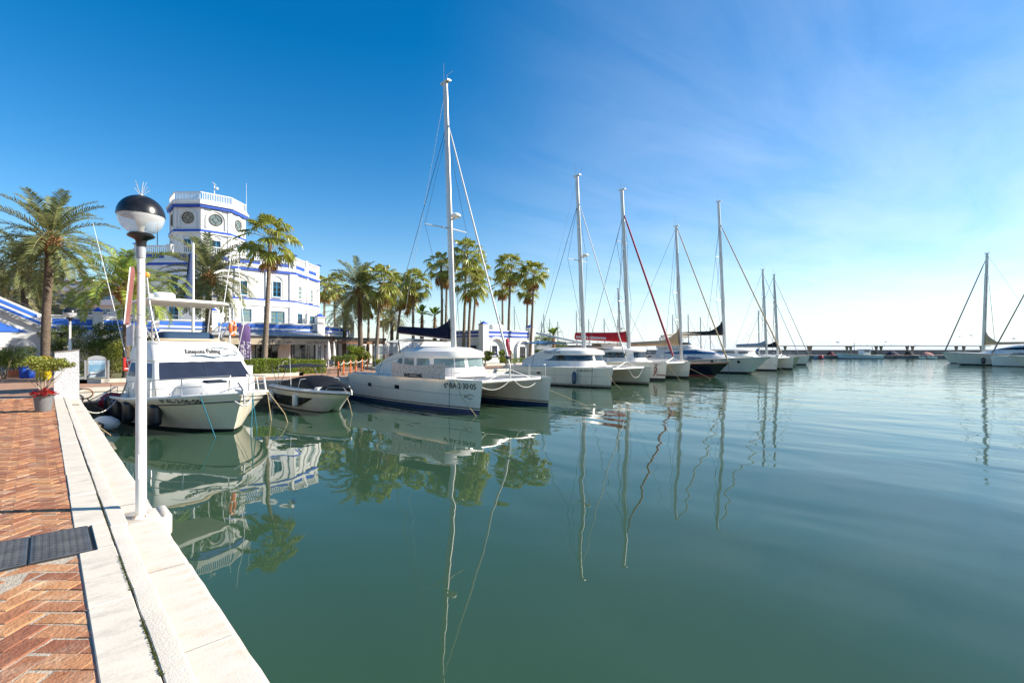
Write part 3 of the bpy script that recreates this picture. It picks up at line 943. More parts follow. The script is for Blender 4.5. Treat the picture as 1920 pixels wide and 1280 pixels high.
class Face:
    """a wall plane: origin p, direction d along it (left to right seen from outside), outward normal n"""
    def __init__(s, a, b):
        s.p = Vector((a[0], a[1], 0)); d = Vector((b[0] - a[0], b[1] - a[1], 0)); s.L = d.length; s.d = d.normalized(); s.n = Vector((s.d.y, -s.d.x, 0))
    def at(s, u, z, o=0.0):
        q = s.p + s.d * u + s.n * o; q.z = z; return q
    def hit(s, px, py):
        r = (px - CXP) / FPX
        ray = Vector((r * CA + SA, -r * SA + CA, 0))
        t = s.p.dot(s.n) / ray.dot(s.n)
        q = ray * t
        return (q - s.p).dot(s.d), EYE - (py - HYP) / FPX * t
    def box(s, mb, u0, u1, z0, z1, o0, o1, mi=0):
        a = [s.at(u0, z0, o1), s.at(u1, z0, o1), s.at(u1, z0, o0), s.at(u0, z0, o0)]
        return mb.rings([a, [p + Vector((0, 0, z1 - z0)) for p in a]], mi)
def win(fc, u0, u1, z0, z1, parent, **k):
    name = k.get('name', 'window'); fr = k.get('fr', .07); glass = k.get('glass', glassd)
    nx, ny, frame_m = k.get('nx', 2), k.get('ny', 2), k.get('frame_m', bluewin)
    m = MB(); o0, o1 = .004, .055
    fc.box(m, u0, u1, z0, z0 + fr, o0, o1); fc.box(m, u0, u1, z1 - fr, z1, o0, o1)
    fc.box(m, u0, u0 + fr, z0 + fr, z1 - fr, o0, o1); fc.box(m, u1 - fr, u1, z0 + fr, z1 - fr, o0, o1)
    for i in range(1, nx):
        u = lerp(u0, u1, i / nx); fc.box(m, u - fr * .6, u + fr * .6, z0 + fr, z1 - fr, o0, o1 - .006)
    for i in range(1, ny):
        z = lerp(z0, z1, i / ny); fc.box(m, u0 + fr, u1 - fr, z - fr * .3, z + fr * .3, o0, o1 - .012)
    w = m.build(name, frame_m, parent, world=True)
    if name == 'window' and u1 - u0 > .5:
        q = MB(); e = .10
        fc.box(q, u0 - e, u0 - .004, z0 - .02, z1 + e, .0045, .13); fc.box(q, u1 + .004, u1 + e, z0 - .02, z1 + e, .0045, .13); fc.box(q, u0 - .003, u1 + .003, z1 + .004, z1 + e, .0045, .13); fc.box(q, u0 - e - .04, u1 + e + .04, z0 - .10, z0 - .021, .0045, .17)
        inv = Matrix.Translation(parent.location).inverted(); q.v = [inv @ p for p in q.v]; q.build('surround', wallw, w)
    g = MB(); fc.box(g, u0 + fr * .5, u1 - fr * .5, z0 + fr * .5, z1 - fr * .5, .006, .022)
    inv = Matrix.Translation(parent.location).inverted()
    g.v = [inv @ p for p in g.v]
    g.build('pane', glass, w)
    return w
def arch_frame(fc, mb, u0, u1, z0, z1, wd, o0, o1, n=14, mi=0):
    """a raised arched band around an opening"""
    r = (u1 - u0) / 2; uc = (u0 + u1) / 2; zs = z1 - r
    def path(rr):
        return [(uc - rr, z0)] + [(uc - rr * math.cos(PI * i / n), zs + rr * math.sin(PI * i / n)) for i in range(n + 1)] + [(uc + rr, z0)]
    A, B = path(r), path(r + wd)
    for i in range(len(A) - 1):
        mb.add([fc.at(*A[i], o0), fc.at(*A[i + 1], o0), fc.at(*B[i + 1], o0), fc.at(*B[i], o0), fc.at(*A[i], o1), fc.at(*A[i + 1], o1), fc.at(*B[i + 1], o1), fc.at(*B[i], o1)],
               [(4, 5, 6, 7), (0, 4, 7, 3)[::-1], (0, 1, 5, 4), (3, 7, 6, 2)], mi)

TB = thing('tower_building', 'white octagonal building with blue bands and a round windowed lookout tower', 'building', (14.9, 60, 1.25))
C_ = 4.42
P0 = oct_poly(10.65, 19.3, 54, C_, 17.4)
shell = MB()
slab(shell, P0, 1.2, 11.35)
shell.build('wall', wallw, TB, world=True)
fF = Face(P0[0], P0[1]); fR = Face(P0[1], P0[2]); fL = Face(P0[7], P0[0])
# cornices and bands
for o1_, z0_, z1_ in ((.16, 11.02, 11.26), (.09, 8.02, 8.20)):
    hoop(MB(), P0, .002, o1_, z0_, z1_).build('blue_band', bluep, TB, world=True)
wd_ = MB()
hoop(wd_, P0, .002, .20, 11.262, 11.42); hoop(wd_, P0, .002, .11, 7.86, 8.018); hoop(wd_, P0, -.3, .06, 11.422, 11.66)
# flat pilasters at corners and between the bays
for fc, us in ((fF, (.0, 2.9, 5.75, fF.L - .5)), (fR, (.0, 2.8, fR.L - .5)), (fL, (0, 2.6, fL.L - .5))):
    for u in us:
        fc.box(wd_, u, u + .5, 4.3, 7.86, .003, .14); fc.box(wd_, u, u + .5, 8.2, 11.02, .003, .14)
    fc.box(wd_, .5, fc.L - .5, 7.45, 7.86, .0035, .10)
wd_.build('cornice', wallw, TB, world=True)
# roof parapet: blue panels between white posts, balusters on top
pp = MB()
Pp = inset(P0, -.1)
hoop(pp, P0, -.30, -.05, 11.66, 12.12)
hoop(pp, P0, -.34, .0, 12.12, 12.2)
hoop(pp, P0, -.30, -.08, 12.86, 12.95)
for i in range(8):
    a, b = P0[i], P0[(i + 1) % 8]
    fc = Face(a, b)
    n = 3 if fc.L > 7 else 2
    for k in range(n):
        u0 = fc.L * k / n; u1 = fc.L * (k + 1) / n
        fc.box(pp, u0 - .22, u0 + .22, 11.67, 13.05, -.33, .02)
        pb = MB(); fc.box(pb, u0 + .5, u1 - .5, 11.72, 12.08, -.049, -.03); pb.build('parapet_panel', bluep, TB, world=True)
        bl = MB(); u = u0 + .34
        while u < u1 - .3:
            fc.box(bl, u, u + .07, 12.2, 12.86, -.22, -.15); u += .19
        bl.build('balustrade', wallw, TB, world=True)
pp.build('parapet', wallw, TB, world=True); 
for i in range(8):
    x, y = P0[i]; pk = MB()
    pk.add([(x - .3, y - .3, 13.06), (x + .3, y - .3, 13.06), (x + .3, y + .3, 13.06), (x - .3, y + .3, 13.06), (x, y, 13.24)], [(3, 2, 1, 0), (0, 1, 4), (1, 2, 4), (2, 3, 4), (3, 0, 4)])
    pk.build('post_cap', bluep, TB, world=True)

# windows: second floor
def win_px(fc, x0, y0, x1, y1, arch=True, h=None, **k):
    u0, z1 = fc.hit(x0, y0); u1, z0 = fc.hit(x1, y1)
    w = win(fc, u0, u1, z0, z1, TB, **k)
    if arch:
        ar = MB(); arch_frame(fc, ar, u0 - .22, u1 + .22, z0 - .05, z1 + .62, .16, .003, .10); ar.build('arch_moulding', wallw, TB, world=True)
    return w
win_px(fF, 446, 526, 463, 553, nx=2, ny=3); win_px(fF, 511, 528, 526, 557, nx=2, ny=3)
win_px(fF, 391, 523, 402, 546, nx=2, ny=3)
win_px(fR, 557, 536, 565, 562, nx=1, ny=3, frame_m=wallw, glass=glassg); win_px(fR, 580, 543, 586, 568, nx=1, ny=3, frame_m=wallw, glass=glassg)
win_px(fL, 321, 515, 335, 547, arch=False, nx=2, ny=4)
# first floor
win_px(fF, 439, 578, 471, 605, arch=False, nx=2, ny=3, glass=glassg); win_px(fF, 504, 583, 533, 609, arch=False, nx=2, ny=3, glass=glassg)
win_px(fF, 372, 577, 384, 602, arch=False, nx=2, ny=3)
win_px(fR, 556, 587, 566, 612, arch=False, nx=2, ny=3, name='door'); win_px(fR, 579, 592, 588, 607, arch=False, nx=2, ny=2)
win_px(fL, 318, 575, 336, 604, arch=False, nx=2, ny=3)
# the lookout tower
P1 = oct_poly(11.05, 13.65, 56, 1.85, 6.3)
tw = MB(); slab(tw, P1, 11.3, 17.45); tw.build('tower_wall', wallw, TB, world=True)
for o1_, z0_, z1_ in ((.26, 17.05, 17.33), (.15, 14.62, 14.86)):
    hoop(MB(), P1, .002, o1_, z0_, z1_).build('blue_band', bluep, TB, world=True)
w2 = MB(); hoop(w2, P1, -.2, .36, 17.332, 17.52); hoop(w2, P1, .002, .2, 14.5, 14.618); hoop(w2, P1, -.2, .2, 17.52, 17.78)
cr = MB(); rl = MB()
for i in (0, 1, 7, 6, 2):
    fc = Face(P1[i], P1[(i + 1) % 8]); uc = fc.L / 2
    for u in (0, fc.L - .22): fc.box(w2, u, u + .22, 11.4, 14.5, .003, .07); fc.box(w2, u, u + .22, 14.86, 17.05, .003, .07)
    # round window: recessed ring, cross bars, pane
    zc = 16.02; r = .52
    def ringp(rr, n=28): return [(uc + rr * math.cos(2 * PI * k / n), zc + rr * math.sin(2 * PI * k / n)) for k in range(n)]
    fm = MB()
    for ra, rb, o in ((.52, .60, .07), (.22, .28, .05)):
        A, B = ringp(ra), ringp(rb)
        for k in range(28):
            j = (k + 1) % 28
            fm.add([fc.at(*A[k], o), fc.at(*A[j], o), fc.at(*B[j], o), fc.at(*B[k], o), fc.at(*A[k], .01), fc.at(*A[j], .01), fc.at(*B[j], .01), fc.at(*B[k], .01)],
                   [(0, 1, 2, 3), (4, 5, 1, 0), (7, 3, 2, 6)])
    for a in range(4):
        q = a * PI / 2
        p0 = fc.at(uc + .25 * math.cos(q), zc + .25 * math.sin(q), .03); p1 = fc.at(uc + .55 * math.cos(q), zc + .55 * math.sin(q), .03)
        fm.tube([p0, p1], .03, 4)
    rw = fm.build('round_window', mat('bronze_frame', (0.12, 0.10, 0.075), .5), TB, world=True)
    pn = MB(); pn.poly([fc.at(*p, .012) - TB.location for p in ringp(.54)]); pn.build('pane', mat('amber_glass', (0.33, 0.27, 0.17), .1) if i == 7 else glassg, rw)
    arch_frame(fc, w2, uc - .78, uc + .78, 15.1, 16.82, .14, .003, .09)
    win(fc, uc - .38, uc + .38, 12.6, 13.9, TB, nx=2, ny=3)
    arch_frame(fc, w2, uc - .55, uc + .55, 12.5, 14.35, .12, .003, .09)
w2.build('tower_cornice', wallw, TB, world=True)
for i in range(8):
    fc = Face(P1[i], P1[(i + 1) % 8])
    fc.box(rl, -.06, fc.L + .06, 18.5, 18.6, .0, .09); fc.box(rl, -.06, fc.L + .06, 17.79, 17.86, .0, .09)
    u = .1
    while u < fc.L: fc.box(rl, u, u + .055, 17.86, 18.5, .015, .07); u += .15
rl.build('railing', wallw, TB, world=True)
CAMP = at_Y(402, 402, 58.5)
an = MB()
a0 = at_Y(402, 402, 58.5)
an.tube([(a0.x, a0.y, 17.5), (a0.x, a0.y, 20.2)], .045, 6)
an.build('camera_pole', plasticw, TB, world=True)
cm = MB(); cm.lathe([(0, -.16), (.12, -.12), (.15, 0), (.1, .08), (0, .1)], (a0.x + .22, a0.y - .1, 19.95), 10); cm.tube([(a0.x, a0.y, 20.0), (a0.x + .22, a0.y - .1, 20.05)], .03, 5)
cm.build('dome_camera', plasticw, TB, 40, world=True)
an2 = MB(); a1 = at_Y(462, 430, 57.5); an2.tube([(a1.x, a1.y, 17.4), (a1.x, a1.y, 20.9)], [.03, .012], 5); an2.build('whip_antenna', plasticw, TB, world=True)
an3 = MB(); a2 = at_Y(295, 455, 58.5); an3.tube([(a2.x, a2.y, 12.9), (a2.x, a2.y, 16.2)], .04, 5); an3.build('vent_pipe', darkframe, TB, world=True)

# ground floor wing with terrace and cafe front: x from 6 to 27
TZ0, TZ1 = 4.35, 5.34
CF = thing('cafe_wing', 'low white cafe wing with a blue banded roof terrace and dark shop windows', 'building', (16, 50, 1.25))
fa = at_Y(284, 600, 48); fb = at_Y(596, 612, 48)
PT = [(fa.x - 3, 48), (fb.x, 48), (fb.x + 6.2, 54.2), (fb.x + 6.2, 60), (fa.x - 3, 60)]
cw = MB()
PW = [(PT[0][0] + .2, 49.2), (PT[1][0] - .6, 49.2), (PT[2][0] - 1.6, 54.6), (PT[3][0] - 1.6, 60), (PT[4][0] + .2, 60)]
slab(cw, PW, 1.2, TZ0 - .002)
cw.build('wall', wallw, CF, world=True)
tr_ = MB(); slab(tr_, PT, TZ0, TZ0 + .3)
hoop(tr_, PT, -.22, -.01, TZ0 + .3, TZ1); hoop(tr_, PT, -.26, .05, TZ1, TZ1 + .09)
fT = Face(PT[0], PT[1]); fT2 = Face(PT[1], PT[2])
tr_.build('terrace_parapet', wallw, CF, world=True)
tb_ = MB()
for u0, u1 in ((.3, 3.0), (3.4, 9.5), (9.9, fT.L - .5)):
    fT.box(tb_, u0, u1, TZ1 - .40, TZ1 - .07, -.008, .012)
for u0, u1 in ((.6, 2.9), (3.2, 5.6), (5.9, 8.3)):
    fT2.box(tb_, u0, u1, TZ1 - .40, TZ1 - .07, -.008, .012)
hoop(tb_, PT, .002, .06, TZ0 + .30, TZ0 + .40)
tb_.build('blue_panels', bluep2, CF, world=True)
hd = MB()
for i in range(9):
    u = .3 + i * (fT.L - .6) / 8; hd.tube([fT.at(u, TZ1, -.1), fT.at(u, TZ1 + .42, -.1)], .022, 5)
hd.tube([fT.at(.3, TZ1 + .42, -.1), fT.at(fT.L - .3, TZ1 + .42, -.1)], .022, 5)
for i in range(6):
    u = .6 + i * 1.4; hd.tube([fT2.at(u, TZ1, -.1), fT2.at(u, TZ1 + .42, -.1)], .022, 5)
hd.tube([fT2.at(.3, TZ1 + .42, -.1), fT2.at(8, TZ1 + .42, -.1)], .022, 5)
hd.build('handrail', mat('grey_rail', (.3, .3, .3), .5), CF, world=True)
def post_cap(mb, mc, x, y, z0, z1, w=.3):
    mb.box((x - w, y - w, z0), (x + w, y + w, z1)); mb.box((x - w - .06, y - w - .06, z1), (x + w + .06, y + w + .06, z1 + .07))
    q = w + .03
    mc.add([(x - q, y - q, z1 + .072), (x + q, y - q, z1 + .072), (x + q, y + q, z1 + .072), (x - q, y + q, z1 + .072), (x, y, z1 + .45)], [(3, 2, 1, 0), (0, 1, 4), (1, 2, 4), (2, 3, 4), (3, 0, 4)])
for a_ in ((PT[1][0] + .15, 47.9, TZ0 - .01, 6.1, .36), (PT[2][0] + .1, PT[2][1] - .1, TZ0 - .01, 6.1, .32), (at_Y(398, 600, 48).x, 48.0, TZ0 - .01, 6.2, .34)):
    ps = MB(); pc = MB(); post_cap(ps, pc, *a_); ps.build('terrace_post', wallw, CF, world=True); pc.build('pyramid_cap', bluep, CF, world=True)
fW = Face(PW[0], PW[1]); fW2 = Face(PW[1], PW[2])
for x0, x1 in ((404, 449), (478, 524), (548, 592)):
    u0, _ = fW.hit(x0, 650); u1, _ = fW.hit(x1, 650)
    win(fW, u0, u1, 1.6, 3.7, CF, nx=3, ny=2, frame_m=darkframe, name='shop_window')
for u in (.8, 2.6, 4.4, 6.0):
    win(fW2, u, u + .9, 1.5, 3.6, CF, nx=2, ny=3, frame_m=wallw, glass=glassg, name='french_window')
for xx in (482, 536):
    af = MB(); u0, _ = fW.hit(xx, 650); arch_frame(fW, af, u0 - .6, u0 + .6, 1.3, 3.5, .16, .003, .1); af.build('arch_moulding', wallw, CF, world=True)

# cafe canopy: dark frame, cream valance with the pub's lettering, standing in front
CN = thing('cafe_canopy', 'dark framed cafe canopy with a cream lettered valance', 'awning', (17, 45, 1.25))
xa, xb = at_Y(398, 640, 45).x, at_Y(612, 640, 45).x
rf = MB(); rf.box((xa - .3, 44.7, 4.02), (xb + .4, 49.1, 4.10)); rf.box((xa - .3, 44.66, 3.9), (xb + .4, 44.74, 4.14))
rf.build('roof', darkframe, CN, world=True)
rf2 = MB(); rf2.add([(xa, 44.9, 4.12), (xb, 44.9, 4.12), (xb, 47.9, 4.62), (xa, 47.9, 4.62), (xa, 47.9, 4.58), (xb, 47.9, 4.58), (xb, 44.9, 4.105), (xa, 44.9, 4.105)], [(0, 1, 2, 3), (4, 5, 6, 7), (0, 7, 6, 1)])
rf2.build('awning_cloth', greycloth, CN, world=True)
va = MB(); va.box((xa, 44.60, 3.38), (xb, 44.63, 3.895)); va.build('valance', mat('valance_cloth', (.40, .34, .25), .8, var=.2), CN, world=True)
lt = MB()
lx = at_Y(484, 640, 44.59).x; lt.text('JAZZ PUB', .42, lambda u, v: (lx + u, 44.594, 3.50 + v), shear=.2)
lx2 = at_Y(531, 640, 44.59).x; lt.text('Cafe', .36, lambda u, v: (lx2 + u, 44.594, 3.52 + v), shear=.3)
lx3 = at_Y(576, 640, 44.59).x; lt.text('Jazz Bar Cafe', .34, lambda u, v: (lx3 + u, 44.594, 3.52 + v), shear=.3)
lt.build('lettering', inkblack, CN, world=True)
for px in (404, 440, 497, 547, 551, 590, 610):
    x = at_Y(px, 660, 44.8).x
    m = MB(); m.box((x - .06, 44.76, 1.25), (x + .06, 44.88, 4.0)); m.build('post', darkframe, CN, world=True)
# further, a second flat awning running along to the right
CN2 = thing('flat_awning', 'long dark flat awning running on behind the palms from the cafe canopy', 'awning', (26, 53, 1.25))
xa2, xb2 = at_Y(620, 640, 52).x, at_Y(712, 640, 52).x
m = MB(); m.box((xa2, 50.5, 4.1), (xb2, 55, 4.2)); m.box((xa2, 50.45, 3.95), (xb2, 50.55, 4.24)); m.build('roof', darkframe, CN2, world=True)
m = MB(); m.box((xa2 + .1, 50.56, 3.55), (xb2 - .1, 50.59, 3.94)); m.build('valance', mat('brown_cloth', (.22, .12, .07), .8, var=.2), CN2, world=True)
for k in range(5):
    x = lerp(xa2 + .2, xb2 - .2, k / 4); m = MB(); m.box((x - .06, 50.6, 1.25), (x + .06, 50.72, 4.1)); m.build('post', darkframe, CN2, world=True)
BH = thing('white_arcade', 'white wall with windows behind the long dark awning', 'building', (30, 58, 1.25))
m = MB(); m.box((25.6, 57, 1.2), (40, 62, 4.0)); m.build('wall', wallw, BH, world=True)
fB = Face((25.6, 57), (40, 57))
for k in range(7): win(fB, 1 + k * 1.9, 2.1 + k * 1.9, 1.6, 3.4, BH, nx=2, ny=3, frame_m=wallw, glass=glassg)
# closed white parasols on the cafe terrace
def parasol(px, Y, h, lab):
    p = at_Y(px, 660, Y); t = thing('closed_parasol', lab, 'parasol', (p.x, Y, 1.25), 0, 'closed parasols on the cafe terrace')
    a = MB(); a.tube([(0, 0, 0), (0, 0, h)], .03, 6); a.lathe([(.02, h), (.05, h + .06), (0, h + .1)], n=8); a.build('pole', plasticw, t)
    b = MB(); b.lathe([(.02, h - .02), (.09, h - .25), (.16, h - 1.0), (.22, h - 1.55), (.17, h - 1.7), (.05, h - 1.72)], n=14)
    rnd = random.Random(px)
    b.v = [Vector((v.x * (1 + .25 * math.sin(7 * math.atan2(v.y, v.x))), v.y * (1 + .25 * math.sin(7 * math.atan2(v.y, v.x))), v.z)) for v in b.v]
    b.build('canopy', whitecloth, t, 60)
    c = MB(); c.box((-.25, -.25, 0), (.25, .25, .08), bev=.02); c.build('base', stucco, t)
parasol(616, 43.5, 2.5, 'closed white parasol on the cafe terrace between the canopy posts')
parasol(626, 46, 2.4, 'closed white parasol further back, nearer the french windows')

# small white house by the palms
SH = thing('small_house', 'small white flat roofed house with blue bands, arches and a roof tank', 'house', (38, 44, 1.35))
hx, hy = 35.8, 41.9
PH = [(hx, hy), (43.4, hy), (43.4, 50), (hx, 50)]
m = MB(); slab(m, PH, 1.2, 4.98)
m.box((hx - .5, 42.4, 1.2), (hx - .05, 42.8, 1.9)); m.build('wall', wallw, SH, world=True)
m = MB(); hoop(m, PH, .002, .10, 4.42, 4.60); hoop(m, PH, .002, .07, 4.78, 5.08); m.build('blue_band', bluep, SH, world=True)
m = MB(); hoop(m, PH, -.2, .13, 5.082, 5.2); hoop(m, PH, .002, .05, 4.602, 4.778); m.build('cornice', wallw, SH, world=True)
for a_ in ((hx + .08, hy + .06, 1.2, 5.75, .40), (43.5, hy + .1, 1.2, 5.6, .38)):
    m = MB(); mc = MB(); post_cap(m, mc, *a_); m.build('corner_pillar', wallw, SH, world=True); mc.build('pyramid_cap', bluep, SH, world=True)
fH = Face(PH[0], PH[1]); fHL = Face(PH[3], PH[0])
u0, z1 = fH.hit(921, 648); u1, z0 = fH.hit(931, 666)
win(fH, u0, u1, z0, z1, SH, nx=1, ny=1, frame_m=bluep)
m = MB(); arch_frame(fH, m, u0 - .55, u1 + .9, 1.4, 4.2, .28, .003, .35); m.build('arch', wallw, SH, world=True)
u2, z1 = fH.hit(975, 650); u3, z0 = fH.hit(988, 666)
m = MB(); arch_frame(fH, m, u2 - .5, u3 + .3, 1.4, 4.0, .26, .003, .30)
a0, z1 = fHL.hit(883, 647); a1, z0 = fHL.hit(895, 666)
win(fHL, a0, a1, z0, z1, SH, nx=1, ny=1, frame_m=bluep)
win(fH, u2, u3 - .3, 1.5, 3.3, SH, nx=2, ny=2, frame_m=darkframe, name='door')
m.build('arch', wallw, SH, world=True)
tk = at_Y(931, 614, 46)
m = MB(); m.lathe([(0, -1.0), (.36, -.95), (.42, -.8), (.42, .8), (.36, .95), (0, 1.0)], (tk.x, 46, 5.75), 16, axis='x'); m.box((tk.x - .7, 45.7, 5.18), (tk.x - .6, 46.3, 5.5)); m.box((tk.x + .6, 45.7, 5.18), (tk.x + .7, 46.3, 5.5))
m.build('water_tank', plasticw, SH, 40, world=True)

# stair flank wall with blue bands and an arch, far left
ST = thing('stair_wing', 'white outdoor stair with sloping blue stripes over an arch, at the left edge', 'building', (-3, 48, 1.25))
def sp(px, py): return at_Y(px, py, 47)
A0, A1 = sp(0, 557), sp(78, 590)
slope = (A0.z - A1.z) / (A0.x - A1.x)
xr = sp(79, 600).x
def zl(x, px, py):
    q = sp(px, py); return q.z + slope * (x - q.x)
xl = -8.0
def sband(mb, py0, py1, y0, y1, x0=xl, x1=xr, px=78, mi=0):
    za, zb = zl(x0, px, py0), zl(x0, px, py1); zc, zd = zl(x1, px, py0), zl(x1, px, py1)
    mb.add([(x0, y0, za), (x0, y0, zb), (x1, y0, zd), (x1, y0, zc), (x0, y1, za), (x0, y1, zb), (x1, y1, zd), (x1, y1, zc)],
           [(0, 1, 2, 3), (7, 6, 5, 4), (0, 3, 7, 4), (1, 5, 6, 2), (0, 4, 5, 1), (3, 2, 6, 7)], mi)
m = MB(); sband(m, 589, 625, 47, 47.35)
# wall with arched opening below
archc, archr = sp(24, 650).x, abs(sp(68, 650).x - sp(24, 650).x)
zsp = sp(24, 650).z
ptsA = []
n = 16
for k in range(n):
    a0_, a1_ = PI * k / n, PI * (k + 1) / n
    xa_, za_ = archc - archr * math.cos(a0_), zsp + archr * .55 * math.sin(a0_); xb_, zb_ = archc - archr * math.cos(a1_), zsp + archr * .55 * math.sin(a1_)
    ta, tb2 = zl(xa_, 78, 625), zl(xb_, 78, 625)
    m.add([(xa_, 47.02, za_), (xb_, 47.02, zb_), (xb_, 47.02, tb2), (xa_, 47.02, ta), (xa_, 47.32, za_), (xb_, 47.32, zb_)], [(0, 1, 2, 3), (0, 4, 5, 1)])
for x0, x1 in ((xl, archc - archr), (archc + archr, xr)):
    t0, t1 = zl(x0, 78, 625), zl(x1, 78, 625)
    m.add([(x0, 47.02, 1.2), (x1, 47.02, 1.2), (x1, 47.02, t1), (x0, 47.02, t0), (x1, 47.32, 1.2), (x1, 47.32, t1), (x0, 47.32, 1.2), (x0, 47.32, t0)], [(0, 1, 2, 3), (1, 4, 5, 2), (0, 3, 7, 6)])
m.box((xl, 50.5, 1.2), (xr, 51, 4.2))
m.build('wall', wallw, ST, world=True)
m = MB(); sband(m, 593, 599.5, 46.975, 46.998, x1=xr - .25); sband(m, 604, 609, 46.965, 46.998); m.build('blue_stripes', bluep2, ST, world=True)
tri = MB(); q0, q1 = sp(0, 604), sp(54, 623)
tri.prism([(xl, 46.99, q1.z), (q1.x, 46.99, q1.z), (q0.x, 46.99, q0.z), (xl, 46.99, q0.z + slope * (xl - q0.x))], (0, -.02, 0)); tri.build('blue_spandrel', bluep2, ST, world=True)
m = MB(); sband(m, 612, 618, 46.80, 46.998); m.build('shadow_band', mat('shadow_grey', (.42, .41, .40), .8), ST, world=True)  # grey strip: the shadow band below the blue stripes, put into the colour
m = MB()
m.tube([(xl, 47.2, zl(xl, 78, 584)), (xr, 47.2, zl(xr, 78, 584))], .025, 5)
for k in range(8):
    x = lerp(xl, xr, k / 7); m.tube([(x, 47.2, zl(x, 78, 590)), (x, 47.2, zl(x, 78, 584))], .02, 5)
m.build('handrail', darkframe, ST, world=True)
fA = Face((archc - archr, 50.48), (archc + archr, 50.48))
for k in range(2): win(fA, .4 + k * 1.3, 1.4 + k * 1.3, 1.4, 3.1, ST, nx=3, ny=3, frame_m=wallw, glass=glassg)
# level terrace wall to the right of the stair
TWL = thing('terrace_wall', 'level white terrace wall with a blue panel and a post with blue pyramid cap', 'wall', (2, 48, 1.25))
xa_, xb_ = sp(92, 600).x, sp(300, 600).x
m = MB(); m.box((xr + .01, 47.3, 3.0), (xb_, 47.6, sp(150, 594).z)); m.box((xr + .01, 47.24, sp(150, 594).z), (xb_, 47.66, sp(150, 591).z)); m.box((xr + .3, 49.5, 1.2), (xb_, 50, 3.6))
m.build('wall', wallw, TWL, world=True)
m = MB()
for p0, p1 in ((99, 173), (196, 236), (248, 288)): m.box((sp(p0, 600).x, 47.27, sp(150, 609.5).z), (sp(p1, 600).x, 47.299, sp(150, 598).z))
m.box((xr + .01, 47.22, sp(150, 617).z), (xb_, 47.298, sp(150, 612).z)); m.build('blue_panels', bluep2, TWL, world=True)
m = MB(); mc = MB(); post_cap(m, mc, sp(184, 600).x, 47.2, 3.4, sp(184, 586).z, .28); m.build('post', wallw, TWL, world=True); mc.build('pyramid_cap', bluep, TWL, world=True)
m = MB(); m.box((sp(70, 620).x, 45.2, sp(100, 627).z), (sp(140, 620).x, 47.1, sp(100, 624).z)); m.box((sp(76, 620).x, 45.3, 1.25), (sp(76, 620).x + .12, 45.42, sp(100, 627).z)); m.box((sp(112, 620).x, 45.3, 1.25), (sp(112, 620).x + .12, 45.42, sp(100, 627).z))
CP = thing('small_canopy', 'thin dark flat canopy on posts beside the netted palm trunk', 'canopy', (sp(100, 620).x, 46, 1.25)); m.build('roof', darkframe, CP, world=True)
# apartment block with tiled roof far behind
AB = thing('apartment_block', 'white apartment block with terracotta roof and balconies far behind the palms', 'building', (8, 95, 1.25))
q = at_d(140, 575, 80); q2 = at_d(330, 575, 80)
dirx = (q2 - q); dirx.z = 0; ux = dirx.normalized(); fN = Face((q.x, q.y), (q2.x, q2.y))
def pz(py): return EYE - (py - HYP) / FPX * 80
m = MB(); fN.box(m, -14, fN.L, 1.2, pz(527), -9, 0); fN.box(m, 4.6, 5.1, pz(527), pz(512), -4, -3.5); m.build('wall', wallw, AB, world=True)
m = MB(); a = [fN.at(-14.5, pz(528), .7), fN.at(fN.L, pz(528), .7), fN.at(fN.L, pz(521), -4), fN.at(-14.5, pz(521), -4), fN.at(fN.L, pz(528), -9.6), fN.at(-14.5, pz(528), -9.6)]
m.add(a + [p - Vector((0, 0, .25)) for p in a[:2]], [(0, 1, 2, 3), (3, 2, 4, 5), (6, 7, 1, 0)]); m.build('roof', rooft, AB, world=True)
for r_, (py0, py1) in enumerate(((546, 536), (572, 562), (600, 590))):
    bm2 = MB(); fN.box(bm2, -14, fN.L, pz(py0 + 1), pz(py0 - 9), 0.02, 1.2); bm2.build('balcony', wallw, AB, world=True)
    for k in range(10): win(fN, -13 + k * 2.9, -11.4 + k * 2.9, pz(py0 + 1) + .8, pz(py1) + 1.0, AB, nx=2, ny=1, frame_m=wallw, glass=glassb)
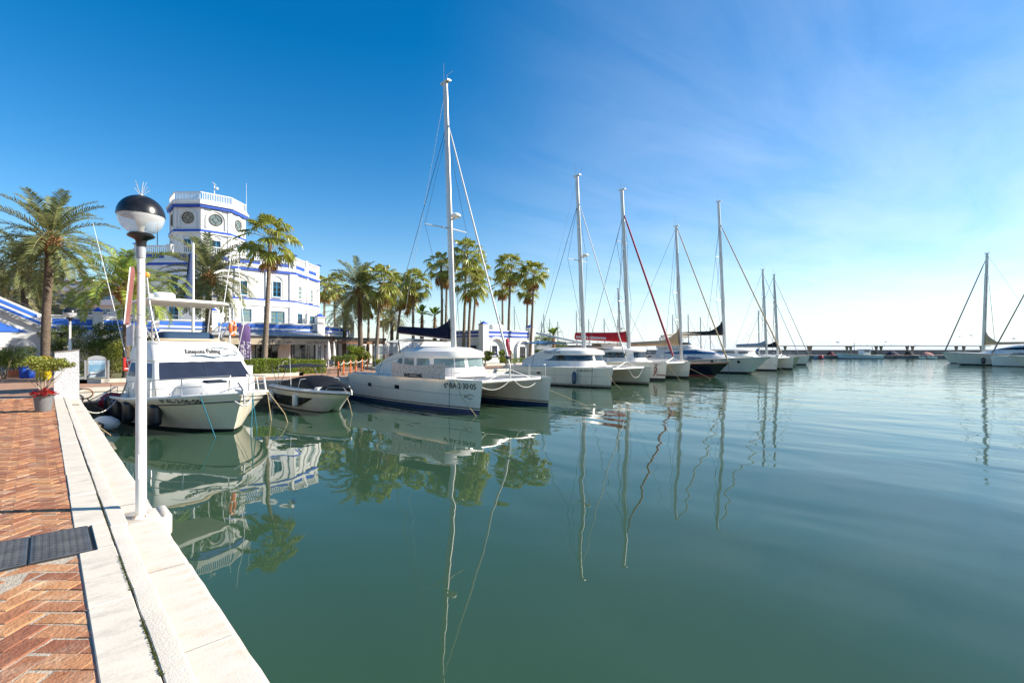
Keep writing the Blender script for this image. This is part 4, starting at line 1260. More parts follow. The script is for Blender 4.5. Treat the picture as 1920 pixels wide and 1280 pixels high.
# ------------------------------------------------------------------ street furniture
clearg = mat('lamp_acrylic', (0.85, 0.86, 0.86), 0.06, alpha=0.30, spec=0.6)
lampw = mat('lamp_post_paint', (0.78, 0.76, 0.70), 0.4, var=0.05, vscale=3, stain=(0.42, 0.24, 0.10), sstr=0.5, sscale=5.5, stretch=(1, 1, .5))
lampg = mat('grey_tape', (0.30, 0.31, 0.33), 0.6, var=0.2)
def lamp(loc, label, signs=False):
    t = thing('lamp_post', label, 'lamp post', loc)
    z0 = 4.38 - loc[2]
    m = MB(); m.lathe([(.078, 0), (.066, .02), (.050, .035), (.048, z0 - 1.22), (.043, z0 - 1.18), (.036, z0 - 1.15), (.035, z0 - .30)], n=24); m.build('post', lampw, t, 35)
    m = MB(); m.lathe([(.036, z0 - .46), (.042, z0 - .455), (.043, z0 - .36), (.040, z0 - .35), (.040, z0 - .32)], n=20); m.build('collar', lampg, t, 35)
    m = MB()
    for z in (z0 - .62, z0 - 1.06, z0 - 1.3): m.lathe([(.051 if z < z0 - 1.2 else .038, z - .004), (.051 if z < z0 - 1.2 else .038, z + .004)], n=16)
    m.build('clamp_band', steel, t)
    m = MB(); vv = Vector((-loc[0], -loc[1], 0)).normalized(); ss = Vector((-vv.y, vv.x, 0))
    for zz in (.42, ):
        m.rings([[vv * .040 + ss * a + Vector((0, 0, z)) for a, z in ((-.028, zz), (.028, zz), (.028, zz + .26), (-.028, zz + .26))], [vv * .0505 + ss * a + Vector((0, 0, z)) for a, z in ((-.024, zz + .006), (.024, zz + .006), (.024, zz + .254), (-.024, zz + .254))]])
    m.build('service_hatch', lampw, t)
    m = MB()
    for a in range(4): q = Vector((math.cos(a * PI / 2 + .5), math.sin(a * PI / 2 + .5), 0)) * .067; m.cyl(q, q + Vector((0, 0, .032)), .008, n=6)
    m.build('anchor_bolts', mat('rust', (.25, .11, .05), .85, var=.4, vscale=14), t)
    m = MB(); m.lathe([(.045, z0 - .33), (.05, z0 - .27), (.06, z0 - .255), (.12, z0 - .225), (.125, z0 - .21), (.10, z0 - .19), (.03, z0 - .185)], n=28); m.build('lamp_base', plastick, t, 35)
    m = MB()
    r = .212
    pr = [(r * math.sin(a), z0 - r * math.cos(a)) for a in [R(28 + 62 * k / 12) for k in range(13)]]
    pi_ = [((r - .004) * math.sin(a), z0 - (r - .004) * math.cos(a)) for a in [R(90 - 62 * k / 12) for k in range(13)]]
    m.lathe(pr + pi_, n=36); g = m.build('globe', clearg, t, 60)
    m = MB(); m.lathe([(.213, z0 - .004), (.217, z0), (.216, z0 + .012)] + [(.216 * math.cos(a), z0 + .216 * math.sin(a)) for a in [R(5 + 84 * k / 12) for k in range(13)]] + [(0.0, z0 + .216)], n=36); m.build('dome', mat('black_dome', (.012, .012, .013), .28, var=.2, stain=(.06, .055, .05), sstr=.6, sscale=6), t, 35)
    m = MB(); m.lathe([(.205, z0 - .002), (.12, z0 + .01), (.0, z0 + .012)], n=28); m.build('reflector', plasticw, t, 35)
    m = MB(); m.lathe([(.03, z0 - .19), (.03, z0 - .13), (.035, z0 - .11), (.055, z0 - .06), (.05, z0 - .02), (.02, z0)], n=16); m.build('bulb', plasticw, t, 40)
    if signs:
        m = MB(); random.seed(4)
        for k in range(9):
            a = k * 2.4; e = R(random.uniform(35, 80)); L = random.uniform(.10, .19)
            m.tube([(0, 0, z0 + .21), (math.cos(a) * math.cos(e) * L, math.sin(a) * math.cos(e) * L, z0 + .21 + math.sin(e) * L)], .0018, 4)
        m.lathe([(.02, z0 + .212), (.018, z0 + .226), (0, z0 + .228)], n=8)
        m.build('bird_spikes', mat('spike', (.6, .55, .5), .4), t)
        # a board seen edge on, strapped to the post
        rd, fd = Vector((CA, -SA, 0)), Vector((SA, CA, 0))
        vd = (Vector((loc[0], loc[1], 0))).normalized(); sd = Vector((vd.y, -vd.x, 0))   # along and across the line of sight to the post
        def bd_(m, o0, o1, z_0, z_1, d0, d1, th):
            a = sd * -o1; b = sd * -o0
            ps = []
            for z, o in ((z_0, o0), (z_1, o1)):
                c = sd * -o
                ps.append([c + sd * -th + vd * d0 + Vector((0, 0, z)), c + sd * th + vd * d0 + Vector((0, 0, z)), c + sd * th + vd * d1 + Vector((0, 0, z)), c + sd * -th + vd * d1 + Vector((0, 0, z))])
            m.rings(ps)
        m = MB(); bd_(m, .118, .068, 3.22 - loc[2], 3.82 - loc[2], -.03, .42, .014); m.build('banner_board', mat('faded_red_board', (.36, .13, .11), .6, var=.2, stain=(.6, .5, .48), sstr=.5, sscale=4), t)
        m = MB(); bd_(m, .140, .090, 3.22 - loc[2], 3.82 - loc[2], -.034, .43, .006); m.build('board_edge', plasticw, t)
        m = MB(); bd_(m, .098, .098, 2.99 - loc[2], 3.21 - loc[2], .02, .26, .026); m.build('notice_board', mat('notice_white', (.66, .68, .74), .4, var=.12, vscale=12), t)
        m = MB(); bd_(m, .062, .062, 2.985 - loc[2], 3.22 - loc[2], -.02, .3, .009); m.build('notice_bracket', lampg, t)
    return t
lamp((.73, 6.49, 1.153), 'tall white lamp post with glass globe and black dome, strapped with boards, close in front', True)
lamp((.66, 25.6, 1.142), 'distant white lamp post with glass globe, rising behind the white pedestal')
# white pedestal at the end of the quay
t = thing('white_pedestal', 'chunky whitewashed masonry pedestal at the end of the quay, taller than the pot plant', 'pedestal', (.55, 24, 1.14))
m = MB()
m.rings([[(.20 - .02, 23.55, 1.13), (.86, 23.55, 1.13), (.86, 24.05, 1.13), (.18, 24.05, 1.13)], [(.21, 23.56, 2.84), (.855, 23.56, 2.93), (.855, 24.04, 2.93), (.21, 24.04, 2.84)]])
m.build('block', mat('rough_whitewash', (.50, .50, .51), .9, var=.08, vscale=5, bump=1.0, bscale=28, stain=(.42, .42, .42), sstr=.5, sscale=2), t, world=True)
m = MB(); m.rings([[(.19, 23.53, 2.842), (.875, 23.53, 2.933), (.875, 24.07, 2.933), (.19, 24.07, 2.842)], [(.19, 23.53, 2.87), (.875, 23.53, 2.96), (.875, 24.07, 2.96), (.19, 24.07, 2.87)]]); m.build('cap', mat('dark_cap', (.2, .17, .15), .8), t, world=True)
# planter with small tree and poinsettia
pl = Vector((-.06, 18.5, 1.252))
t = thing('plant_pot', 'grey tapered plastic plant pot standing on the bricks by the marble edging', 'plant pot', pl)
m = MB(); m.lathe([(0, 0), (.155, 0), (.165, .02), (.205, .40), (.222, .40), (.226, .44), (.205, .445), (.195, .39), (0, .385)], n=28); m.build('pot', mat('grey_pot', (.16, .16, .165), .55, var=.1, stain=(.3, .28, .25), sstr=.3, sscale=5), t, 35)
m = MB(); m.lathe([(0, .388), (.194, .392), (.1, .41), (0, .415)], n=20); m.build('soil', soil, t)
t = thing('potted_tree', 'small variegated tree with several pale stems growing from the grey pot', 'tree', pl + Vector((0, 0, .40)))
m = MB(); rnd = random.Random(2)
for k in range(6):
    a = k * 1.1; q = Vector((math.cos(a), math.sin(a), 0))
    m.tube([q * .04, q * .07 + Vector((0, 0, .2)), q * .16 + Vector((rnd.uniform(-.04, .04), 0, .42)), q * rnd.uniform(.25, .4) + Vector((.1, -.08, .82))], [.018, .016, .012, .005], 6)
    m.tube([q * .07 + Vector((0, 0, .2)), q * .22 + Vector((0, 0, .38)), q * .36 + Vector((0, 0, .55))], [.012, .009, .004], 5)
m.build('trunk', mat('pale_bark', (.36, .30, .23), .9, var=.3), t, 60)
m = leaf_mass(blob((.60, .60, .23), 14, 9, .2), 3600, .036, 5); m.v = [p + Vector((.16, -.14, .90)) for p in m.v]
m.build('crown', leafficus, t)
t = thing('poinsettia', 'bright red poinsettia filling the top of the grey pot', 'flower', pl + Vector((0, 0, .40)))
m = MB(); rnd = random.Random(7); g2 = MB()
for k in range(70):
    a = rnd.uniform(0, 6.28); rr = .29 * math.sqrt(rnd.random()); c = Vector((rr * math.cos(a), rr * math.sin(a), .25 - rr * .65 + rnd.uniform(-.02, .03)))
    for j in range(8):
        b = j * PI / 4 + rnd.random(); d = Vector((math.cos(b), math.sin(b), rnd.uniform(-.2, .45))); u = Vector((-math.sin(b), math.cos(b), 0))
        L = rnd.uniform(.06, .10)
        m.add([c, c + d * L * .5 + u * L * .26, c + d * L - Vector((0, 0, .01)), c + d * L * .5 - u * L * .26], [(0, 1, 2, 3)])
for k in range(60):
    a = rnd.uniform(0, 6.28); rr = rnd.uniform(.1, .25); c = Vector((rr * math.cos(a), rr * math.sin(a), .03)); b = rnd.uniform(0, 6.28); d = Vector((math.cos(b), math.sin(b), .2)); u = Vector((-math.sin(b), math.cos(b), 0))
    g2.add([c, c + d * .04 + u * .02, c + d * .09, c + d * .04 - u * .02], [(0, 1, 2, 3)])
m.build('bracts', leafred, t); g2.build('leaves', leafbush, t)
# bins and pots further back
yb = at_d(82, 700, 27)
t = thing('yellow_bin', 'yellow cylindrical litter bin with a domed lid behind the potted tree', 'bin', (yb.x, yb.y, 1.24))
yel = mat('yellow_plastic', (.62, .42, .01), .4, var=.08)
m = MB(); m.lathe([(0, 0), (.30, 0), (.32, .05), (.34, 1.05), (.30, 1.06)], n=22); m.build('body', yel, t, 35)
m = MB(); m.lathe([(.38, 1.06), (.40, 1.10), (.40, 1.2), (.33, 1.3), (.1, 1.36), (0, 1.36)], n=22); m.build('lid', yel, t, 35)
tb = at_d(27, 690, 30)
t = thing('terracotta_pot', 'wide terracotta pot holding the shrub in front of the arch', 'plant pot', (tb.x, tb.y, 1.24))
m = MB(); m.lathe([(0, 0), (.30, 0), (.36, .36), (.41, .36), (.41, .43), (.34, .43), (.33, .38), (0, .37)], n=22); m.build('pot', terracotta, t, 35)
t = thing('potted_shrub', 'round leafy shrub growing in the terracotta pot before the arch', 'bush', (tb.x, tb.y, 1.6))
m = leaf_mass(blob((.95, .95, .75), 10, 77), 3200, .05, 78); m.v = [p + Vector((0, 0, .95)) for p in m.v]; m.build('crown', leafbush, t)
m = MB()
for k in range(5): m.tube([(0, 0, -.05), (math.cos(k * 1.3) * .15, math.sin(k * 1.3) * .15, .5), (math.cos(k * 1.3) * .4, math.sin(k * 1.3) * .4, 1.0)], [.03, .02, .008], 5)
m.build('stems', twig, t)
bluepl = mat('blue_plastic', (.02, .09, .50), .4)
for i, (px, sc, lab) in enumerate(((46, 1.0, 'blue plastic crate bin left of its smaller neighbour, by the terracotta pot'), (60, .72, 'smaller blue plastic box between the blue crate bin and the yellow bin'))):
    p = at_d(px, 695, 29)
    t = thing('blue_box', lab, 'box', (p.x, p.y, 1.24))
    m = MB(); m.rings([[(-.2 * sc, -.2 * sc, 0), (.2 * sc, -.2 * sc, 0), (.2 * sc, .2 * sc, 0), (-.2 * sc, .2 * sc, 0)], [(-.25 * sc, -.24 * sc, .66 * sc), (.25 * sc, -.24 * sc, .66 * sc), (.25 * sc, .24 * sc, .66 * sc), (-.25 * sc, .24 * sc, .66 * sc)]]); m.build('body', bluepl, t)
    m = MB(); m.box((-.27 * sc, -.26 * sc, .662 * sc), (.27 * sc, .26 * sc, .72 * sc), bev=.015); m.build('lid', bluepl, t)
# information board
i0, i1 = at_Y(160, 700, 32.9), at_Y(203, 700, 32.9)
t = thing('information_board', 'metal framed information board with a seaside picture and arched grey top', 'sign', ((i0.x + i1.x) / 2, 32.9, 1.38))
hw = (i1.x - i0.x) / 2
for s in (-1, 1):
    m = MB(); m.box((s * hw - .045, -.045, -.1), (s * hw + .045, .045, 1.02), bev=.01); m.build('post', mat('board_metal', (.42, .42, .42), .4, metal=.6), t)
m = MB(); m.box((-hw + .08, -.03, .1), (hw - .08, .03, 1.06)); m.build('panel', lampg, t)
m = MB(); n = 14
m.prism([(-hw + .08, -.035, 1.062)] + [((hw - .08) * -math.cos(PI * k / n), -.035, 1.062 + .19 * math.sin(PI * k / n)) for k in range(n + 1)] + [(hw - .08, -.035, 1.062)], (0, .07, 0)); m.build('arched_top', lampg, t)
m = MB(); w = hw - .13
m.box((-w, -.036, .14), (w, -.032, 1.02), 0)
m.poly([(-w, -.0375, .14), (w, -.0375, .14), (w, -.0375, .5), (-w, -.0375, .44)], 1)
m.poly([(-.1, -.039, .15), (w, -.039, .15), (w, -.039, .62), (.3, -.039, .55), (.05, -.039, .35)], 2)
m.text('ESTEPONA', .14, lambda u, v: (u, -.0385, .88 + v), 3, align='CENTER'); m.text('PUERTO DEPORTIVO', .065, lambda u, v: (u, -.0385, .80 + v), 3, align='CENTER')
for k in range(7): m.box((-w + .05, -.0384, .18 + k * .035), (-.12 + .04 * (k % 3), -.038, .195 + k * .035), 3)
m.build('picture', [mat('poster_sky', (.10, .24, .38), .3, col2=(.22, .36, .45), vscale=3), mat('poster_sea', (.22, .30, .34), .3, var=.4, vscale=9), mat('poster_land', (.06, .09, .13), .3, var=.3, vscale=6), inkwhite], t)
# red cabinet and white service box
rb = at_Y(240, 690, 31.4)
t = thing('fire_hose_cabinet', 'red fire hose cabinet on a thin white pole beside the lamp post', 'cabinet', (rb.x, 31.4, 1.24))
m = MB(); m.box((-.20, -.12, .62), (.20, .12, 1.30), bev=.02); m.build('box', mat('fire_red', (.52, .03, .02), .4, var=.08), t)
m = MB(); m.box((-.08, -.128, 1.12), (.06, -.121, 1.24)); m.box((-.14, -.127, .72), (.02, -.1215, .76)); m.build('label_plate', inkwhite, t)
m = MB(); m.box((.10, -.135, .95), (.15, -.121, 1.02)); m.build('latch', darkframe, t)
m = MB(); m.tube([(.13, .14, -.1), (.13, .14, 1.55), (.2, .14, 1.68), (.5, .14, 1.70)], .03, 8); m.build('pole', plasticw, t)
wb = at_Y(253, 680, 31.2)
t = thing('service_box', 'small white wall type service box on a pole, half behind the lamp post', 'cabinet', (wb.x, 31.2, 1.24))
m = MB(); m.box((-.15, -.1, .95), (.25, .1, 1.62), bev=.02); m.build('box', plasticw, t)
m = MB(); m.tube([(.05, .05, -.05), (.05, .05, .96)], .03, 8); m.build('pole', plasticw, t)
m = MB(); m.box((-.1, -.108, 1.2), (-.04, -.101, 1.28)); m.build('lock', darkframe, t)
# pedestal near the purple banner
p0, p1 = at_Y(446, 700, 28.5), at_Y(474, 700, 28.5)
t = thing('service_pedestal', 'plain white service pedestal on the far quay below the purple banner', 'pedestal', ((p0.x + p1.x) / 2, 28.8, 1.25))
hw = (p1.x - p0.x) / 2
m = MB(); m.box((-hw, -.3, 0), (hw, .3, .80), bev=.02); m.build('box', wallw, t)
m = MB(); m.box((-hw - .02, -.32, .802), (hw + .02, .32, .84), bev=.01); m.build('cap', wallw, t)
# feather banners
def banner(px, pyb, pyt, Z, wpx, mt, label, lines, name='feather_banner', lean=.0):
    b, tp_ = at_d(px, pyb, Z), at_d(px, pyt, Z)
    t = thing(name, label, 'banner', (b.x, b.y, 1.25), -YAW + R(30))
    h = tp_.z - 1.25; hb = b.z - 1.25; w = wpx / FPX * Z
    m = MB(); m.tube([(w + .02, 0, 0), (w + .02, 0, hb), (w - .06 + lean, 0, h - .1), (w - .25 + lean, 0, h + .03)], [.02, .02, .014, .01], 6); m.build('pole', plasticw, t)
    m = MB(); n = 12; rows = []
    for k in range(n + 1):
        u = k / n; z = lerp(hb, h, u)
        x1 = w + lean * u - (.16 * max(0, u - .9) * 10 * .6); x0 = lean * u * 2.0 * (-1 if lean < 0 else -1) * .0 + lerp(.22 * w, 0, u)
        rows.append([Vector((lerp(x0, x1, j / 4), .05 * math.sin(3 * u + j * .8), z + (.0 if k < n else -.1 * (1 - j / 4)))) for j in range(5)])
    m.rings(rows, closed=False)
    m.v += [p + Vector((0, .012, 0)) for p in m.v[:]]
    nn = len(m.v) // 2
    m.f += [[i + nn for i in f][::-1] for f in m.f[:]]; m.m = [0] * len(m.f)
    m.build('cloth', mt, t, 60)
    m = MB()
    for (body, size, uu, z0) in lines:
        m.text(body, size, lambda a, c: (lerp(.22 * w, 0, (z0 + a) / h) + uu * w + c, -.02 + .05 * math.sin(3 * ((z0 + a - hb) / (h - hb)) + uu * 3.2) , z0 + a), 0)
    # letters run up the banner
    m.v = [Vector((p.x, p.y - .012, p.z)) for p in m.v]
    m.build('lettering', inkwhite, t)
    return t
purple = mat('purple_banner', (.17, .10, .26), .75, var=.15)
banner(447, 692, 607, 30, 20, purple, 'purple feather banner with white upright lettering behind the fishing boat', [('FLAMMAT', .34, .60, .72), ('ERTEBOA', .34, .28, .78), ('621 05 98', .22, .08, 1.1)])
banner(948, 672, 634, 46, 12, mat('red_banner', (.50, .03, .06), .7, var=.1), 'red feather banner with white lettering before the small white house', [('PLAYA PURE', .30, .45, .75)], lean=-.25)
# orange posts with rope flanking the path from the quay
rope_pts = []
OP = [(634, 707, 677), (644, 702, 681), (657, 699.5, 681), (667, 697, 680.5), (679, 695, 677.5), (689, 693, 677)]
for i, (px, pyb, pyt) in enumerate(OP):
    p = at_z(px, pyb, 1.25)
    d = FPX * (EYE - 1.25) / (pyb - HYP)
    t = thing('orange_post', ['bright orange rope post nearest the black speedboat, first of the row', 'second orange rope post counted from the black speedboat', 'third orange rope post from the black speedboat', 'fourth orange rope post, in front of the bright low plant', 'fifth orange rope post, just before the last one near the white catamaran', 'last orange rope post, nearest the white catamaran'][i], 'post', (p.x, p.y, 1.25), 0, 'orange rope posts')
    m = MB(); m.lathe([(.05, .03), (.05, .88), (.055, .90), (.04, .96), (0, .97)], n=12); m.build('shaft', orange, t, 35)
    m = MB(); m.lathe([(.17, 0), (.17, .025), (.06, .04)], n=14); m.build('base', darkframe, t, 35)
    rope_pts.append(Vector((p.x, p.y, 2.12)))
for i, (a, b) in enumerate(zip(rope_pts[:-1], rope_pts[1:])):
    m = MB(); m.tube(catenary(a, b, .16), .022, 6)
    tag(m.build('barrier_rope', ropewhite), ['white barrier rope sagging from the first orange post', 'white barrier rope between the second and third orange posts', 'white barrier rope between the third and fourth orange posts', 'white barrier rope between the fourth and fifth orange posts', 'white barrier rope ending at the last orange post'][i], 'rope', 'barrier ropes between the orange posts')
# flagpole with a furled blue flag behind the fishing boat
f = at_d(362, 640, 29.5)
t = thing('flagpole', 'white flagpole with a furled dark blue flag before the date palm by the tower', 'flagpole', (f.x, f.y, 1.25))
m = MB(); zt = at_d(362, 458, 29.5).z - 1.25; m.tube([(0, 0, 0), (0, 0, zt)], [.09, .07], 10); m.lathe([(.075, zt), (.09, zt + .03), (0, zt + .1)], n=10); m.build('pole', plasticw, t, 40)
m = MB(); rr = []
for k in range(13):
    u = k / 12; z = zt - .55 - u * 3.3; w = .05 + .05 * math.sin(PI * min(1, u * 1.1)) + .11 * u
    c = Vector((-.13 - .16 * u, -.05, z)); rr.append([c + Vector((w * math.cos(a) * (1 + .3 * math.sin(3 * a + u * 3)), .5 * w * math.sin(a), 0)) for a in [2 * PI * j / 10 for j in range(10)]])
m.rings(rr); m.build('flag', mat('blue_flag', (.008, .03, .10), .7, var=.3), t, 70)
# mooring rings, lines, buoys
def line(name, pts, r, mt, label, cat='mooring line', grp=None):
    m = MB(); m.tube(pts, r, 6)
    return tag(m.build(name, mt), label, cat, grp)
def fender(loc, r, h, mt, label, capm=None, top=None, sharp=False, rope=.6, tilt=(0, 0)):
    t = thing('fender', label, 'fender', loc, 0, None)
    t.rotation_euler = (tilt[0], tilt[1], 0)
    m = MB()
    if sharp: pr = [(.02, -h * .5), (r * .55, -h * .42), (r * .95, -h * .15), (r, h * .05), (r * .85, h * .25), (r * .4, h * .44), (.05, h * .5)]
    else: pr = [(.03, -h * .5), (r * .6, -h * .47), (r * .92, -h * .40), (r, -h * .3), (r, h * .3), (r * .92, h * .40), (r * .6, h * .47), (.03, h * .5)]
    m.lathe(pr, n=18); m.build('body', mt, t, 60)
    m = MB(); m.lathe([(.045, h * .47), (.045, h * .56), (.02, h * .58)], n=10); m.lathe([(.02, -h * .56), (.04, -h * .5)], n=10)
    m.build('eye', capm or mt, t, 40)
    if rope:
        m = MB(); m.tube([(0, 0, h * .56), (0.02, 0.01, h * .56 + rope)], .010, 5); m.build('lanyard', ropedark, t)
    return t
redv = mat('red_vinyl', (.36, .012, .03), .3, var=.15)
whv = mat('white_vinyl', (.70, .73, .74), .3, var=.06, stain=(.5, .5, .48), sstr=.3, sscale=5)
q = at_d(206, 750, 19.5)
fender(q, .30, .80, redv, 'big red teardrop buoy hanging by the fishing boat stern', navycloth, sharp=True, rope=0, tilt=(0, R(58)))
q = at_d(198, 793, 17.6)
fender(q, .27, .86, whv, 'big white teardrop buoy with a navy tip floating beside the quay', plasticn, sharp=True, rope=0, tilt=(0, R(-82)))
# ------------------------------------------------------------------ boats (local frame: +x bow, +y port, +z up, origin at the waterline)
class Hull:
    def __init__(s, L, B, zb, zs, rake=.6, bw=.86, p=2.4, t0=.3, pw=1.7, t0w=.1, flare=1.3, stern=.9, draft=.35, cy=0.0, sheer=2.0, srake=0.0, tum=0.0, bilge=.75):
        s.__dict__.update(locals())
    def zsheer(s, t): return lerp(s.zs, s.zb, t ** s.sheer)
    def half(s, t, f):
        """half beam at length fraction t and height fraction f (0 waterline, 1 sheer, below 0 under water)"""
        def prof(t, t0, p): return 1 - max(0.0, (t - t0) / (1 - t0)) ** p
        st = lerp(s.stern, 1, min(1, t / .3)) if t < .3 else 1
        b1 = s.B / 2 * prof(t, s.t0, s.p) * st; b0 = s.B / 2 * s.bw * prof(t, s.t0w, s.pw) * st
        if f >= 0: return lerp(b0, b1, f ** s.flare) + s.tum * math.sin(PI * f)
        return b0 * max(.02, (1 - (-f) ** 1.8)) ** s.bilge
    def pt(s, t, f, side=-1, off=0.0):
        zsh = s.zsheer(t); z = f * zsh if f >= 0 else f * s.draft
        tt = max(0.0, t)
        x = -s.L / 2 + t * s.L - s.rake * (1 - max(f, -.3)) * t ** 6 + s.srake * (1 - f) * (1 - t) ** 8
        return Vector((x, s.cy + side * (s.half(t, f) + off), z))
    def xz(s, x, z, side=-1, off=0.008):
        t = (x + s.L / 2) / s.L
        for _ in range(6):
            f = min(1.0, z / s.zsheer(max(0, min(1, t)))); q = s.pt(max(0, min(1, t)), f, side)
            t += (x - q.x) / s.L
        t = max(0, min(1, t))
        return s.pt(t, min(1.0, z / s.zsheer(t)), side, off)
    def build(s, name, parent, fr, mats, nst=26, deck=True, rowm=None, deckm=None, camber=.04, inset_=0.0, deckz=0.0):
        """fr: list of height fractions, mats index per row"""
        m = MB(); ts = [1 - (1 - k / nst) ** 1.35 for k in range(nst + 1)]
        for side in (-1, 1):
            rows = [[s.pt(t, f, side) for t in ts] for f in fr]
            for i in range(len(fr) - 1):
                mi = rowm[i] if rowm else 0
                for k in range(nst):
                    q = [rows[i][k], rows[i][k + 1], rows[i + 1][k + 1], rows[i + 1][k]]
                    m.poly(q if side == -1 else q[::-1], mi)
        # transom
        for i in range(len(fr) - 1):
            m.poly([s.pt(0, fr[i], 1), s.pt(0, fr[i], -1), s.pt(0, fr[i + 1], -1), s.pt(0, fr[i + 1], 1)], rowm[i] if rowm else 0)
        o = m.build(name, mats, parent)
        bmw = bmesh.new(); bmw.from_mesh(o.data); bmesh.ops.remove_doubles(bmw, verts=bmw.verts, dist=.0008); bmw.to_mesh(o.data); bmw.free()
        o.data.polygons.foreach_set('use_smooth', [True] * len(o.data.polygons)); o.data.set_sharp_from_angle(angle=R(38))
        if deck:
            d = MB(); n = 4
            for k in range(nst):
                for j in range(n):
                    def P(t, v):
                        a = s.pt(t, 1, -1); b = s.pt(t, 1, 1); q = a.lerp(b, v)
                        h = s.half(t, 1); q.z += camber * h * 2 * v * (1 - v) * 2 - deckz; return q
                    d.poly([P(ts[k], j / n), P(ts[k + 1], j / n), P(ts[k + 1], (j + 1) / n), P(ts[k], (j + 1) / n)])
            d.build('deck', deckm or gel2, parent, 40)
        return o
    def rail(s, f=1.0, t0=0.0, t1=1.0, n=16, side=-1, off=0, dz=0):
        return [s.pt(lerp(t0, t1, k / n), f, side, off) + Vector((0, 0, dz)) for k in range(n + 1)]
def superplan(xa, xf, hw, n=22, nose=.55, pw=2.2, y0=0.0):
    """plan outline, ccw from the aft starboard corner round the nose to aft port; nose = length of the rounded front"""
    L = xf - xa; nl = L * nose; xs = xf - nl
    pts = [(xa, -hw)]
    for k in range(n + 1):
        a = -PI / 2 + PI * k / n
        c, s_ = math.cos(a), math.sin(a)
        pts.append((xs + nl * abs(c) ** (2 / pw), math.copysign(abs(s_) ** (2 / pw), s_) * hw))
    pts.append((xa, hw))
    return [(x, y + y0) for x, y in pts]
def loft_plan(mb, levels, mi=0, cap1=True):
    """levels: list of (outline, z or function of (x, y))"""
    rs = [[(x, y, z(x, y) if callable(z) else z) for x, y in o] for o, z in levels]
    return mb.rings(rs, mi, cap0=False, cap1=cap1)
def band_between(oa, za, ob, zb, i0, i1, off=.006):
    """curved panel lying on the loft between two outlines, from outline index i0 to i1 (floats)"""
    def ev(o, i):
        k = int(min(max(i, 0), len(o) - 1.001)); f = i - k; return Vector(o[k]).lerp(Vector(o[k + 1]), f)
    m = MB(); n = max(1, int(math.ceil((i1 - i0) * 2))); A = []; 
    for k in range(n + 1):
        i = lerp(i0, i1, k / n); a, b = ev(oa, i), ev(ob, i)
        d = ev(oa, min(i + .2, len(oa) - 1.01)) - ev(oa, max(i - .2, 0)); nn = Vector((d.y, -d.x)); nn.normalize()
        A.append(((a.x + nn.x * off, a.y + nn.y * off, za), (b.x + nn.x * off, b.y + nn.y * off, zb), (a.x - nn.x * .02, a.y - nn.y * .02, za), (b.x - nn.x * .02, b.y - nn.y * .02, zb)))
    for p, q in zip(A[:-1], A[1:]):
        m.add([p[0], q[0], q[1], p[1]], [(0, 1, 2, 3)]); m.add([p[2], q[2], q[0], p[0]], [(0, 1, 2, 3)]); m.add([p[1], q[1], q[3], p[3]], [(0, 1, 2, 3)])
    return m
